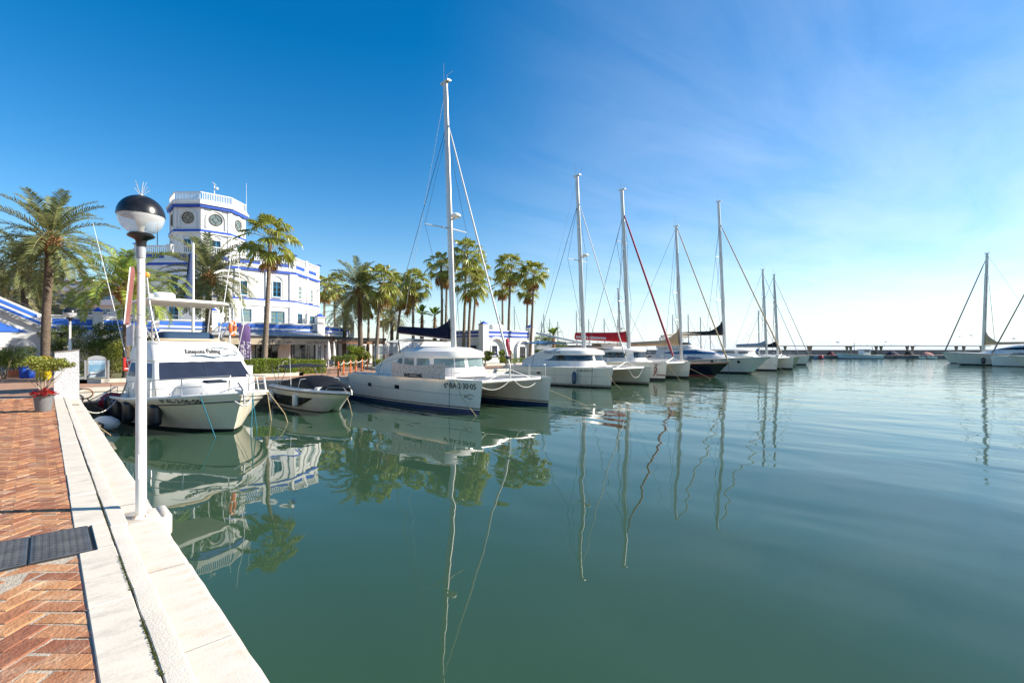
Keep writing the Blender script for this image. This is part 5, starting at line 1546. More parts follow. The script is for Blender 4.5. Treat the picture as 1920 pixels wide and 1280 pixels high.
def rig(t, mx, z0, ztop, r=.11, rake=3.0, spreaders=((.55, 1.3),), fore=None, forer=.03, forem=None, hound=.84, shrouds=(), back=(), radar=None, boom=None, cover=None, wr=.012, diamond=True, extra=True, cy=0.0, wt=None):
    """mast with spreaders, shrouds, stays, boom and sail cover. shrouds/back: deck points"""
    k = math.tan(R(rake)); wt = wt or wire
    def mp(u): return Vector((mx - k * (ztop - z0) * u, cy, lerp(z0, ztop, u)))
    m = MB(); rs = []
    for u in (0, .5, .9, 1.0):
        c = mp(u); q = r * (1 if u < .8 else .86); rs.append([c + Vector((q * 1.35 * math.cos(a), q * .85 * math.sin(a), 0)) for a in [2 * PI * j / 14 for j in range(14)]])
    m.rings(rs); mast = m.build('mast', alu, t, 50)
    m = MB(); m.box(mp(1) + Vector((-r * 2.2, -r * .8, 0)), mp(1) + Vector((r * 2.6, r * .8, .07)))
    m.tube([mp(1) + Vector((-r, 0, .05)), mp(1) + Vector((-r, 0, 1.2))], .012, 4); m.tube([mp(1) + Vector((r, 0, .05)), mp(1) + Vector((r, 0, .4)), mp(1) + Vector((r + .35, .1, .5))], .012, 4)
    m.build('masthead', alu, mast)
    for u, w in spreaders:
        c = mp(u)
        for s in (-1, 1):
            m = MB(); m.tube([c, c + Vector((-.22 * w, s * w, .06))], [.04, .025], 6); m.build('spreader', alu, mast)
            if diamond:
                m = MB(); m.tube([mp(max(.02, u - .42)), c + Vector((-.22 * w, s * w, .06)), mp(min(hound, u + .36))], wr, 4); m.build('diamond_wire', wt, t)
    for s_, q in enumerate(shrouds):
        m = MB(); m.tube([mp(hound), Vector(q)], wr * 1.2, 4); m.build('shroud', wt, t)
    for q in back:
        m = MB(); m.tube([mp(.99), Vector(q)], wr, 4); m.build('backstay', wt, t)
    if fore is not None:
        a = mp(hound) + Vector((r, 0, 0)); b = Vector(fore)
        m = MB(); m.tube([a, a.lerp(b, .08), a.lerp(b, .85), a.lerp(b, .95), b], [forer * .4, forer * .8, forer, forer * 1.15, forer * .6], 8); m.build('furled_headsail', forem or wirelight, t, 60)
        m = MB(); m.lathe([(.10, -.06), (.13, 0), (.10, .08)], a.lerp(b, .965), 10); m.build('furling_drum', plastick, t)
    if radar:
        u, kind = radar; c = mp(u)
        m = MB(); m.tube([c, c + Vector((r + .3, 0, -.05))], .05, 6); m.build('radar_bracket', alu, mast)
        m = MB(); m.lathe([(0, -.12), (.2, -.11), (.28, -.04), (.28, .05), (.2, .12), (0, .14)], c + Vector((r + .42, 0, .1)), 16); m.build('radar_dome', plasticw, mast, 40)
    if boom:
        zb, L, rise = boom; a = Vector((mx - k * (zb - z0) - r * 1.3, cy, zb)); b = a + Vector((-L, 0, rise))
        m = MB(); m.tube([a, b], .085, 10); m.build('boom', alu, t, 40)
        if cover:
            h0, h1, mt, wd = cover; m = MB(); rs = []; n = 16
            for i in range(n + 1):
                u = i / n; c = a.lerp(b, u)
                h = lerp(h0, h1, min(1, (u / .28)) ** .55 if u < .28 else 1) * (1 if u < .92 else lerp(1, .55, (u - .92) / .08))
                if u > .28: h = lerp(h1, h1 * .8, (u - .28) / .72)
                w = wd * (1 if u < .9 else lerp(1, .5, (u - .9) / .1)); wob = .02 * math.sin(u * 23)
                rs.append([c + Vector((0, y * w, z)) for y, z in ((-.62, -.03), (-1, .10 * h + .05), (-.85 + wob, .45 * h), (-.35, .82 * h + wob), (0, h), (.35, .82 * h - wob), (.85, .45 * h), (1, .10 * h + .05), (.62, -.03))])
            m.rings(rs); m.build('sail_cover', mt, t, 55)
    if extra:
        m = MB(); m.tube([mp(.02) + Vector((-r * 1.6, .05, 0)), mp(.97) + Vector((-r * 1.3, .05, 0))], wr, 4); m.tube([mp(.02) + Vector((r * 1.6, -.05, 0)), mp(.8) + Vector((r * 1.3, -.05, 0))], wr, 4); m.build('halyards', wirelight, t)
    return mp
def stanchions(h, t, t0, t1, n, hgt, side, parent, name='guard_rail', wires=(1.0, .5), inset_=-.06, f=1.0):
    m = MB(); base = [h.pt(lerp(t0, t1, k / n), f, side, inset_) for k in range(n + 1)]
    for b in base: m.tube([b, b + Vector((0, 0, hgt))], .012, 5)
    for w in wires: m.tube([b + Vector((0, 0, hgt * w)) for b in base], .008 if w < 1 else .010, 5)
    return m.build(name, steel, parent)

def catamaran(X, Yb, L, B2, label, p):
    """sailing catamaran, bows towards -Y, stern at the quay"""
    t = thing('sailing_catamaran', label, 'catamaran', (X, Yb + L / 2, 0), -PI / 2, p.get('group'))
    fb = p.get('fb', 1.55); hb = p.get('hb', 1.5)
    for s in (1, -1):
        h = Hull(L, hb, fb, fb * .97, rake=p.get('rake', .22), bw=.92, p=2.0, t0=.42, pw=1.7, t0w=.35, flare=1.0, stern=.95, draft=.5, cy=s * B2, sheer=1.5, srake=-1.4)
        fr = p.get('fr', [-1, -.5, 0, .06, .105, .13, .16, .185, .20, .6, 1.0]); rowm = p.get('rowm', [1, 1, 1, 1, 2, 0, 2, 3, 0, 0])
        h.build('hull', t, fr, p.get('mats', [gel, bluestripe, blackstripe, mat('gold_stripe', (.42, .30, .20), .4)]), rowm=rowm, camber=.06)
        if s == -1: near = h
        else: far = h
    # bridge deck, coach roof
    zd = fb * .98
    m = MB(); m.box((-L * .40, -B2 + hb * .30, .72), (L * .20, B2 - hb * .30, zd + .03), bev=.05); m.build('bridge_deck', gel2, t, 40)
    xa, xf, hw = -L * .40, L * p.get('xf', .195), B2 - p.get('side', .45)
    zw0, zw1 = p.get('zw', (1.98, 2.50))
    O0 = superplan(xa, xf + .35, hw, nose=.4, pw=2.7); O1 = superplan(xa, xf, hw * .95, nose=.4, pw=2.7); O2 = superplan(xa, xf - .12, hw * .92, nose=.4, pw=2.7)
    O3 = superplan(xa, xf + .06, hw * .95, nose=.4, pw=2.7); O4 = superplan(xa, xf - .06, hw * .92, nose=.4, pw=2.7); O5 = superplan(xa, xf - .8, hw * .72, nose=.4, pw=2.7); O6 = superplan(xa, xf - 2.0, hw * .36, nose=.4, pw=2.7)
    x1, x2 = -L * .17, xa
    def dr(z):
        def f(x, y):
            u = min(1, max(0, (x1 - x) / (x1 - x2))); return zd + (z - zd) * (1 - .62 * u ** 1.3)
        return f
    # outline with extra points along the straight sides so that the roof can fall aft
    def dense(o):
        a, b = Vector(o[0]), Vector(o[1]); c, d = Vector(o[-2]), Vector(o[-1])
        return [tuple(a.lerp(b, k / 8)) for k in range(8)] + o[1:-1] + [tuple(c.lerp(d, k / 8)) for k in range(1, 9)]
    D = [dense(o) for o in (O0, O1, O2, O3, O4, O5, O6)]
    zt = p.get('ztop', 3.12)
    m = MB(); loft_plan(m, [(D[0], zd), (D[1], dr(zw0)), (D[2], dr(zw1)), (D[3], dr(zw1 + .02)), (D[3], dr(zw1 + .10)), (D[4], dr(lerp(zw1, zt, .55))), (D[5], dr(lerp(zw1, zt, .88))), (D[6], dr(zt))])
    cab = m.build('coach_roof', gel2, t, 32)
    wl_ = p.get('windows', [(3.2, 4.9, 'arch'), (5.2, 6.6), (6.95, 8.3), (8.6, 11.4), (12.0, 14.0), (14.8, 16.5)])
    nside = len(D[0])
    wins = []
    if p.get('wpx'):
        def ix(px):   # outline index of the starboard cabin side seen at a picture column
            x = (Yb + L / 2) - at_X(px, 660, X - hw * .93).y
            for k in range(nside // 2):
                a, b_ = D[1][k][0], D[1][k + 1][0]
                if a <= x <= b_: return k + (x - a) / max(1e-6, b_ - a)
            return nside / 2 - 4.5
        wl_ = [(ix(w[0]), ix(w[1])) + tuple(w[2:]) for w in p['wpx']] + p.get('wfront', [(16.0, 18.0), (18.5, 20.6)])
    for w in wl_:
        i0, i1 = w[0], w[1]
        for side in (0, 1):
            a, b = (i0, i1) if side == 0 else (nside - 1 - i1, nside - 1 - i0)
            if side == 1 and a < nside / 2 - .2: continue
            za, zb = zw0 + .02, zw1 - .03
            oa = [tuple(Vector(q).lerp(Vector(r_), (za - zw0) / (zw1 - zw0))) for q, r_ in zip(D[1], D[2])]; ob = [tuple(Vector(q).lerp(Vector(r_), (zb - zw0) / (zw1 - zw0))) for q, r_ in zip(D[1], D[2])]
            g = band_between(oa, za, ob, zb, a, b)
            g.v = [Vector((v.x, v.y, dr(v.z)(v.x, v.y))) for v in g.v]
            if len(w) > 2:   # arched quarter light: the aft top corner is pulled down
                AR = .0 if i1 - i0 < 4 else .55
                xs = [v.x for v in g.v]; x_a, x_b = min(xs), max(xs); zlo = min(v.z for v in g.v)
                g.v = [Vector((v.x, v.y, zlo + (v.z - zlo) * math.sqrt(max(0.0, 1 - max(0, ((x_b - v.x) / (x_b - x_a) - AR) / (1 - AR)) ** 2)))) for v in g.v]
            g.build('window', p.get('glass', glassg), cab)
    # cross beam, trampoline, seat, bow rails
    xb = L / 2 - .62
    m = MB(); m.tube([(xb, -B2, zd - .08), (xb, B2, zd - .08)], .09, 12); m.build('cross_beam', alu, t, 40)
    m = MB(); m.tube([(xb, -.02, zd - .05), (xb, -.02, zd + .55)], .05, 8); m.tube([(xb, -1.4, zd), (xb, 0, zd + .45), (xb, 1.4, zd)], .018, 5); m.tube([(xb - .06, 0, zd - .08), (xb - 1.9, 0, zd - .1)], .07, 8); m.build('striker', alu, t)
    for s in (-1, 1):
        m = MB(); m.box((L * .20, s * .12, zd - .10), (xb - .08, s * (B2 - hb * .42), zd - .07)); m.build('trampoline', net, t)
        m = MB(); 
        for k in range(9):
            u = k / 8; m.tube([(L * .2 + .1, s * lerp(.16, B2 - .7, u), zd - .066), (xb - .1, s * lerp(.16, B2 - .7, u), zd - .066)], .008, 4)
        m.build('lashing', ropewhite, t)
    m = MB(); m.box((xa - .02, -B2 * .8, zd), (xa + .1, B2 * .8, zd + .45)); m.build('aft_coaming', gel2, t)
    for h, s in ((near, -1), (far, 1)):
        stanchions(h, t, .12, .84, 6, .62, s, t)
        m = MB(); b0, b1, b2 = h.pt(.85, 1, s, -.08), h.pt(.96, 1, s, -.02), h.pt(.96, 1, -s, -.02)
        m.tube([b0, b0 + Vector((0, 0, .62)), b1 + Vector((0, 0, .62)), b1], .016, 6); m.tube([b0 + Vector((0, 0, .3)), b1 + Vector((0, 0, .3))], .012, 5); m.tube([b1 + Vector((0, 0, .62)), b2 + Vector((0, 0, .62)), b2], .016, 6)
        m.build('pulpit', steel, t)
    # small hull ports and the long rubbing line
    for k, (x, z) in enumerate(p.get('ports', [(-L * .27, .95), (-L * .02, .98)])):
        m = MB(); a = near.xz(x - .22, z - .09); b = near.xz(x + .22, z - .09); c = near.xz(x + .22, z + .10); d = near.xz(x - .22, z + .10); m.poly([a, b, c, d]); m.build('hull_port', glassd, t)
    m = MB(); m.tube([near.xz(lerp(-L * .47, L * .44, k / 20), .93 - .10 * k / 20, -1, .004) for k in range(21)], .009, 4); m.build('hull_seam', mat('seam_grey', (.20, .20, .20), .6), t)
    if p.get('reg'):
        m = MB(); s0, x0, z0, bd = p['reg']; m.text(bd, s0, lambda u, v: near.xz(x0 + u, z0 + v, -1, .012), off=.006); m.build('registration', inkblack, t)
    if p.get('name'):
        s0, x0, y0_, z0, bd = p['name']; m = MB(); m.text(bd, s0, lambda u, v: Vector((x0 + u, y0_ + v * .30 + .0 * u, z0 + v * .9 )), shear=.35); m.build('name_lettering', inkblue, t)
    mx = p['mx']; ztop = p['ztop_mast']
    cp_n = near.pt(.30, 1, -1, -.1); cp_f = far.pt(.30, 1, 1, -.1)
    rig(t, mx, zt - .25, ztop, r=p.get('mr', .13), rake=p.get('mrake', 3), spreaders=p.get('spr', ((.44, 1.25),)), fore=(xb, 0, zd + .55), forer=p.get('forer', .045), forem=p.get('forem'), shrouds=(cp_n, cp_f), back=(), radar=p.get('radar'), boom=p['boom'], cover=p.get('cover'), wr=p.get('wr', .012))
    if p.get('lifts'):
        m = MB(); a = Vector((mx - math.tan(R(3)) * (ztop - zt) * .98, 0, ztop - .3)); m.tube([a, (mx - p['boom'][1] + .1, 0, p['boom'][0] + p['boom'][2] + .1)], .009, 4); m.build('topping_lift', wirelight, t)
    bim = p.get('bimini')
    if bim:
        zb_, mt_, x0, x1_, w = bim; m = MB(); n = 8; rs = []
        for k in range(n + 1):
            v = lerp(-1, 1, k / n); rs.append((v * w, zb_ - .22 * v * v))
        for th in (0, -.05):
            for k in range(n):
                m.add([(x0, rs[k][0], rs[k][1] - .12 + th), (lerp(x0, x1_, .5), rs[k][0], rs[k][1] + th), (x1_, rs[k][0], rs[k][1] - .08 + th), (x0, rs[k + 1][0], rs[k + 1][1] - .12 + th), (lerp(x0, x1_, .5), rs[k + 1][0], rs[k + 1][1] + th), (x1_, rs[k + 1][0], rs[k + 1][1] - .08 + th)], [(0, 1, 4, 3), (1, 2, 5, 4)])
        m.build('bimini', mt_, t, 60)
        m = MB()
        for x in (x0, x1_):
            for s in (-1, 1): m.tube([(x, s * w, zb_ - .32), (x * .97 + .1, s * (w + .05), zd + .2)], .018, 6)
        m.build('bimini_frame', steel, t)
    return t, near, far, zd

# --- the big catamaran with the WELCOME banner
LA = 11.8
catA, nA, fA_, zdA = catamaran(16.36, 16.5, LA, 2.31, 'large white catamaran with blue boot stripe, navy sail cover and large black registration', dict(
    reg=(.36, 3.55, 1.14, '6ª·BA·2·30·05'), mx=.72, ztop_mast=18.1, boom=(3.55, 5.6, .50), cover=(1.3, .50, navycloth, .27), radar=(.485, 1), spr=((.452, 1.45),), bimini=(3.62, gel2, -4.6, -1.9, 2.0), wpx=[(735, 755, 'arch'), (759, 777), (782, 804), (810, 830), (836, 848)], mr=.15, forer=.05, lifts=1))
m = MB()
for s in (-1, 1):
    m.add([(-4.5, s * 2.0, 2.6), (-1.9, s * 2.0, 2.75), (-2.0, s * 1.95, 3.3), (-4.5, s * 1.95, 3.2)], [(0, 1, 2, 3)])
m.add([(-1.7, -1.95, 2.8), (-1.7, 1.95, 2.8), (-1.95, 1.9, 3.45), (-1.95, -1.9, 3.45)], [(0, 1, 2, 3)])
m.build('clear_screens', mat('clear_vinyl', (.70, .72, .72), .15, alpha=.45), catA)
m = MB()
for s in (-1, 1):
    m.tube([(-1.7, s * 1.95, 2.75), (-1.95, s * 1.9, 3.45)], .03, 5); m.tube([(-3.2, s * 2.0, 2.7), (-3.3, s * 1.95, 3.3)], .025, 5)
m.tube([(-1.95, -1.9, 3.46), (-1.95, 1.9, 3.46)], .03, 5); m.build('screen_frame', darkframe, catA)
m = MB(); cc = nA.xz(LA / 2 - .85, .78, -1, .012); 
m.tube([nA.xz(LA / 2 - .72 + .22 * math.cos(a) * (1 if a < 5 else 1.2), .80 + .10 * math.sin(a), -1, .012) for a in [k * .4 for k in range(14)]], .010, 4); m.tube([nA.xz(LA / 2 - .95, .80, -1, .012), nA.xz(LA / 2 - 1.08, .88, -1, .012), nA.xz(LA / 2 - 1.06, .72, -1, .012), nA.xz(LA / 2 - .95, .80, -1, .012)], .010, 4)
m.build('bow_emblem', inkblack, catA)
# WELCOME banner hung along the starboard guard rail
def wloc(v): return catA.matrix_world @ v if False else Matrix.Translation(catA.location) @ catA.rotation_euler.to_matrix().to_4x4() @ Vector(v)
bn0, bn1 = -.55, 3.75
t = thing('welcome_banner', 'patterned beige WELCOME banner hanging on the rail of the large catamaran', 'banner', wloc(((bn0 + bn1) / 2, -3.4, 1.5)), -PI / 2)
m = MB(); rows = []; n = 14; hl = (bn1 - bn0) / 2
def bnp(u, v): # u 0..1 along, v 0..1 up
    top = 2.34 - 1.5 - .22 * 4 * u * (1 - u) * .8; bot = .02
    return Vector((lerp(-hl, hl, u), -.03 - .03 * math.sin(u * 9) + nA.xz(lerp(bn0, bn1, u), 1.45, -1, .06).y + 3.4, lerp(bot, top, v)))
for k in range(n + 1): rows.append([bnp(k / n, v / 3) for v in range(4)])
m.rings(rows, closed=False); m.f = [f[::-1] for f in m.f]
def leopard():
    mm, nn, ll, bb = _nodes('banner_print')
    tc = nn.new('ShaderNodeTexCoord'); v = nn.new('ShaderNodeTexVoronoi'); v.inputs['Scale'].default_value = 11; v.feature = 'DISTANCE_TO_EDGE'
    nz = nn.new('ShaderNodeTexNoise'); nz.inputs['Scale'].default_value = 14
    rp = nn.new('ShaderNodeValToRGB'); rp.color_ramp.elements[0].color = (.48, .32, .25, 1); rp.color_ramp.elements[1].color = (.92, .74, .64, 1); rp.color_ramp.elements[0].position = .03; rp.color_ramp.elements[1].position = .10
    mx = nn.new('ShaderNodeMixRGB'); mx.blend_type = 'MULTIPLY'; mx.inputs['Fac'].default_value = .35
    r2 = nn.new('ShaderNodeValToRGB'); r2.color_ramp.elements[0].position = .4; r2.color_ramp.elements[1].position = .6; r2.color_ramp.elements[0].color = (.45, .36, .34, 1)
    ll.new(tc.outputs['Object'], v.inputs['Vector']); ll.new(tc.outputs['Object'], nz.inputs['Vector']); ll.new(v.outputs['Distance'], rp.inputs[0]); ll.new(nz.outputs['Fac'], r2.inputs[0])
    ll.new(rp.outputs[0], mx.inputs['Color1']); ll.new(r2.outputs[0], mx.inputs['Color2']); ll.new(mx.outputs[0], bb.inputs['Base Color']); bb.inputs['Roughness'].default_value = .7
    return mm
m.build('cloth', leopard(), t)
m = MB(); 
def onb(u, v): q = bnp((u + hl) / (2 * hl), min(1, v / .75)); return q + Vector((0, -.02, 0))
m.text('WELCOME', .30, lambda u, v: onb(u - .95, v + .04), off=.014)
m.build('lettering', inkblack, t)
m = MB(); m.text('691 655 366', .24, lambda u, v: onb(u + .55, v + .06)); m.text('Nueva', .24, lambda u, v: onb(u - 2.0, v + .06), shear=.3); m.build('small_lettering', mat('ink_white_pink', (.7, .62, .6), .6), t)
# mooring gear of the big catamaran
def W(o, v): return Matrix.LocRotScale(o.location, o.rotation_euler, o.scale) @ Vector(v)
line('mooring_line', [W(catA, (LA / 2 - 1.5, -2.6, zdA + .05)), W(catA, (LA / 2 - 1.62, -2.93, zdA - .1)), W(catA, (LA / 2 - 1.62, -2.97, -.4))], .011, ropedark, 'dark vertical rope hanging down the near bow of the large catamaran')
line('mooring_line', [W(catA, (LA / 2 - 1.4, -2.8, zdA + .03)), W(catA, (LA / 2 - .9, -2.75, .75)), W(catA, (LA / 2 + .3, -2.6, -.3))], .013, ropetan, 'slack tan rope slanting from the near bow of the large catamaran into the water')
line('mooring_line', [W(catA, (LA / 2 - .1, 2.31, .85)), W(catA, (LA / 2 + 1.2, 3.6, .1)), W(catA, (LA / 2 + 1.3, 3.7, -.3))], .013, ropetan, 'tan rope slanting from the far bow of the large catamaran into the water')
for s, lab in ((-1, 'white bridle rope looping from the near bow to the cross beam of the large catamaran'), (1, 'white bridle rope looping from the far bow to the cross beam of the large catamaran')):
    line('bridle_rope', catenary(W(catA, (LA / 2 - .7, s * 2.2, zdA - .05)), W(catA, (LA / 2 - .5, s * .05, zdA)), .45, 12), .016, ropewhite, lab, 'rope')

# --- second catamaran, named, blue awning
catB, nB, fB_, zdB = catamaran(33.4, 20.9, 11.3, 2.75, 'white catamaran with a blue awning and long dark window, moored right of the WELCOME one', dict(
    fr=[-1, -.5, 0, .07, .16, .5, 1.0], rowm=[1, 1, 1, 2, 0, 0], mats=[gelcream, antifoul, scum], reg=(.24, 2.6, 1.22, '6ª-BA-3-41-13'), name=(.42, -1.85, -2.29, 2.61, 'Moby Dick'), mx=.8, ztop_mast=18.1, boom=(3.5, 5.4, 1.0), radar=(.53, 1), spr=((.51, 1.35),),
    bimini=(3.75, bluecloth, -5.4, -2.6, 1.9), wpx=[(1022, 1089, 'arch')], glass=glassd, mr=.15, ports=[(-1.3, .98)], wr=.016, forer=.045, lifts=1))
q = W(catB, (2.6, -3.60, .72)); fender(q, .17, .95, mat('blue_vinyl', (.02, .07, .13), .35, var=.2), 'blue cylindrical fender on the side of the catamaran with the blue awning', rope=.45)
m = MB(); m.box((-4.2, -1.0, 2.95), (-3.9, 1.0, 3.35), bev=.05); m.build('liferaft_box', plasticw, catB, 40)
line('mooring_line', [W(catB, (5.2, -3.3, 1.55)), W(catB, (5.9, -2.9, 0.4)), W(catB, (6.6, -2.6, -.2))], .015, ropetan, 'rope slanting from the near bow of the catamaran with the blue awning')
line('mooring_line', [W(catB, (4.2, -3.35, 1.55)), W(catB, (4.2, -3.52, -.2))], .013, ropedark, 'dark vertical rope down the near bow of the catamaran with the blue awning')
line('bridle_rope', catenary(W(catB, (5.0, .3, 1.5)), W(catB, (5.2, 2.2, 1.4)), .8, 12), .018, ropewhite, 'white rope looping under the cross beam of the catamaran with the blue awning', 'rope')

# --- third catamaran, red sail bag, black window band
catC, nC, fC_, zdC = catamaran(44.1, 22.5, 13.0, 2.35, 'white catamaran with red sail bag, red furled headsail and a red seahorse on its bow', dict(
    fb=1.75, fr=[-1, -.5, 0, .14, .5, 1.0], rowm=[1, 1, 1, 0, 0], mats=[gel, antifoul], zw=(2.08, 2.72), ztop=3.08, mx=.9, ztop_mast=19.9, boom=(3.75, 6.9, .42), cover=(1.15, .92, redcloth, .3), spr=((.30, 1.3), (.67, 1.05)), wpx=[(1124, 1172, 'arch')], wfront=[(15.2, 21.5)], glass=glassd, mr=.17, forer=.12, forem=mat('red_furled_sail', (.28, .012, .03), .6, var=.2), ports=[], wr=.02))
m = MB(); m.text('aventura catamarans', .50, lambda u, v: (-5.9 + u, -.335, 3.98 + v - .06 * (u - 5)), off=.012); m.build('cover_lettering', inkwhite, catC)
m = MB()
def sh(u, v): return nC.xz(5.32 + u * .55, .50 + v * .82, -1, .014)
for pts, w in (([(.35, 1.12), (.15, 1.18), (.02, 1.05), (.16, .9), (.3, .78), (.22, .58), (.06, .42), (-.06, .2), (-.2, -.1)], .045), ([(.36, 1.0), (.25, .92), (.42, .78), (.4, .55), (.24, .36), (.05, .15)], .03), ([(.2, 1.2), (.32, 1.28), (.42, 1.15), (.52, 1.08)], .035), ([(.0, .9), (-.1, .65), (-.1, .45)], .03)):
    m.tube([sh(*q) for q in pts], w, 5)
m.tube([sh(.42 + .11 * math.cos(a), .05 + .11 * math.sin(a)) for a in [k * .5 for k in range(12)]], .02, 4); m.tube([sh(.55, .02), sh(1.9, .0)], .03, 4); m.tube([sh(.55, .10), sh(1.85, .08)], .016, 4)
m.build('seahorse_emblem', inkred, catC)
m = MB(); m.text('Aventura', .22, lambda u, v: nC.xz(5.15 + u, 1.56 + v * .7, -1, .012), shear=.3); m.build('name_lettering', inkblack, catC)
m = MB(); m.box((-5.5, -2.0, 3.12), (-.6, 2.0, 3.22), bev=.03); m.build('hard_top', gel2, catC)
m = MB()
for x in (-5.3, -2.6):
    for s in (-1, 1): m.tube([(x, s * 1.9, 1.75), (x, s * 1.9, 3.13)], .05, 6)
m.build('hard_top_posts', gel2, catC)
line('mooring_line', [W(catC, (6.3, -2.2, 1.7)), W(catC, (7.2, -1.6, .3)), W(catC, (7.6, -1.4, -.2))], .018, ropetan, 'rope slanting from the near bow of the red sailed catamaran')
line('mooring_line', [W(catC, (6.3, 2.4, 1.1)), W(catC, (8.0, 3.4, .1)), W(catC, (8.2, 3.5, -.2))], .018, ropetan, 'rope slanting from the far bow of the red sailed catamaran')

# --- monohull yachts
def yacht(X, Yb, L, B, label, p, bow=-1):
    t = thing('sailing_yacht', label, 'sailboat', (X, Yb - bow * L / 2, 0), PI / 2 * bow, p.get('group'))
    h = Hull(L, B, p.get('zb', 1.5), p.get('zs', 1.15), rake=p.get('rake', 1.3), bw=.86, p=2.0, t0=.3, pw=1.6, t0w=.15, flare=1.1, stern=.72, draft=.5, sheer=2.0, srake=.5)
    h.build('hull', t, p.get('fr', [-1, -.4, .06, .10, .5, .93, 1.0]), p.get('mats', [gel, antifoul, gel]), rowm=p.get('rowm', [1, 1, 2, 0, 0, 2]), deckm=p.get('deckm'))
    O = [superplan(-L * .22, L * .2, B * .30, nose=.5), superplan(-L * .21, L * .16, B * .26, nose=.5), superplan(-L * .2, L * .10, B * .18, nose=.5)]
    zd = p.get('zs', 1.15) + .06
    m = MB(); loft_plan(m, [(O[0], zd - .05), (O[1], zd + .34), (O[2], zd + .48)]); cab = m.build('cabin', p.get('cabm', gel2), t, 35)
    for s in (-1, 1):
        for k in range(3):
            m = MB(); x = -L * .16 + k * L * .09; y = s * (B * .283); m.add([(x, y + s * .02, zd + .1), (x + L * .065, y + s * .015, zd + .1), (x + L * .06, y - s * .03, zd + .28), (x + .05, y - s * .03, zd + .28)], [(0, 1, 2, 3) if s < 0 else (3, 2, 1, 0)]); m.build('window', glassd, cab)
    for s in (-1, 1): stanchions(h, t, .06, .92, 8, .58, s, t)
    m = MB(); a, b, c = h.pt(.9, 1, -1, -.04), h.pt(1, 1, -1), h.pt(.9, 1, 1, -.04); up = Vector((0, 0, .62)); m.tube([a, a + up, b + up + Vector((.1, 0, 0)), c + up, c], .016, 6); m.tube([b, b + up], .014, 5); m.build('pulpit', steel, t)
    m = MB(); m.lathe([(.02, -.02), (.36, 0), (.38, .02), (.36, .04), (.02, .06)], (-L * .36, 0, zd + .75), 16, axis='x'); m.tube([(-L * .36, 0, zd), (-L * .36, 0, zd + .75)], .06, 6); m.build('steering_wheel', steel, t)
    if p.get('hood'):
        m = MB(); n = 8
        for k in range(n):
            a0, a1 = PI * k / n, PI * (k + 1) / n; w = B * .3
            m.add([(-L * .2, -w * math.cos(a0), zd + .3 + .75 * math.sin(a0)), (-L * .2, -w * math.cos(a1), zd + .3 + .75 * math.sin(a1)), (-L * .08, -w * .9 * math.cos(a1), zd + .3 + .5 * math.sin(a1)), (-L * .08, -w * .9 * math.cos(a0), zd + .3 + .5 * math.sin(a0))], [(0, 1, 2, 3)])
        m.build('spray_hood', p['hood'], t, 60)
    rig(t, p.get('mx', L * .08), zd + .3, p['ztop'], r=p.get('mr', .1), rake=p.get('mrake', 2.5), spreaders=p.get('spr', ((.38, .9), (.68, .75))), fore=h.pt(1, 1) + Vector((-.15, 0, .1)), forer=p.get('forer', .06), forem=p.get('forem', tancloth), hound=p.get('hound', .93), shrouds=(h.pt(.52, 1, -1, -.1), h.pt(.52, 1, 1, -.1)), back=(h.pt(.02, 1, -1, -B * .3),), boom=p.get('boom', (2.6, L * .36, .1)), cover=p.get('cover'), radar=p.get('radar'), wr=p.get('wr', .018))
    return t, h
ywN, hN = yacht(52.5, 21.1, 14.0, 3.9, 'dark navy hulled sailing yacht with teak rail and tan sail cover', dict(mats=[navyhull, redfoul, teak], rowm=[1, 1, 1, 0, 0, 2], zb=1.55, zs=1.25, rake=1.6, ztop=17.2, mx=1.6, boom=(3.5, 6.6, -.1), cover=(2.1, .55, tancloth, .3), mr=.13, hound=.985, forer=.075, cabm=mat('cabin_cream', (.62, .56, .47), .4), deckm=teak, spr=((.30, .8), (.5, 1.0))))
q = W(ywN, (3.0, -1.75, .75)); fender(q, .15, .8, whv, 'white cylindrical fender on the dark navy yacht', rope=.3)
q = W(ywN, (.6, -2.05, .75)); fender(q, .15, .8, mat('blue_vinyl', (.02, .07, .13), .35), 'blue cylindrical fender on the dark navy yacht', rope=.3)
line('mooring_line', [W(ywN, (6.8, 0, 1.5)), W(ywN, (9.2, 1.2, .2)), W(ywN, (9.8, 1.4, -.3))], .018, ropetan, 'rope slanting forward from the bow of the dark navy yacht')
line('mooring_chain', [W(ywN, (6.9, 0, 1.5)), W(ywN, (6.9, .05, -.3))], .016, ropedark, 'dark chain hanging straight down from the bow of the dark navy yacht')
catD, nD, fD_, zdD = catamaran(75.5, 22.4, 14.5, 3.4, 'far white catamaran with black sail cover, its bows right of the blue windowed motor yacht', dict(
    fb=1.9, fr=[-1, -.5, 0, .12, .5, 1.0], rowm=[1, 1, 1, 0, 0], mats=[gel, antifoul], zw=(2.3, 2.75), ztop=3.1, mx=-1.4, mrake=2.4, ztop_mast=26.0, boom=(5.2, 7.0, .1), cover=(2.4, .62, blackcloth, .35), spr=((.33, 1.6), (.62, 1.3)), forer=.10, forem=tancloth, windows=[(3.2, 10.9), (12, 16)], glass=glassd, mr=.175, ports=[], wr=.02))
ywT, hT = yacht(96, 26.3, 12.2, 3.8, 'tan hulled sailing yacht seen bow on, second boat from the end of the row', dict(mats=[geltan, antifoul, geltan], zb=1.7, zs=1.4, rake=.8, ztop=17.8, forer=.05, forem=greycloth, cover=(1.3, .7, greycloth, .35), boom=(3.4, 5.2, 0), mx=.6, mr=.15, wr=.02))
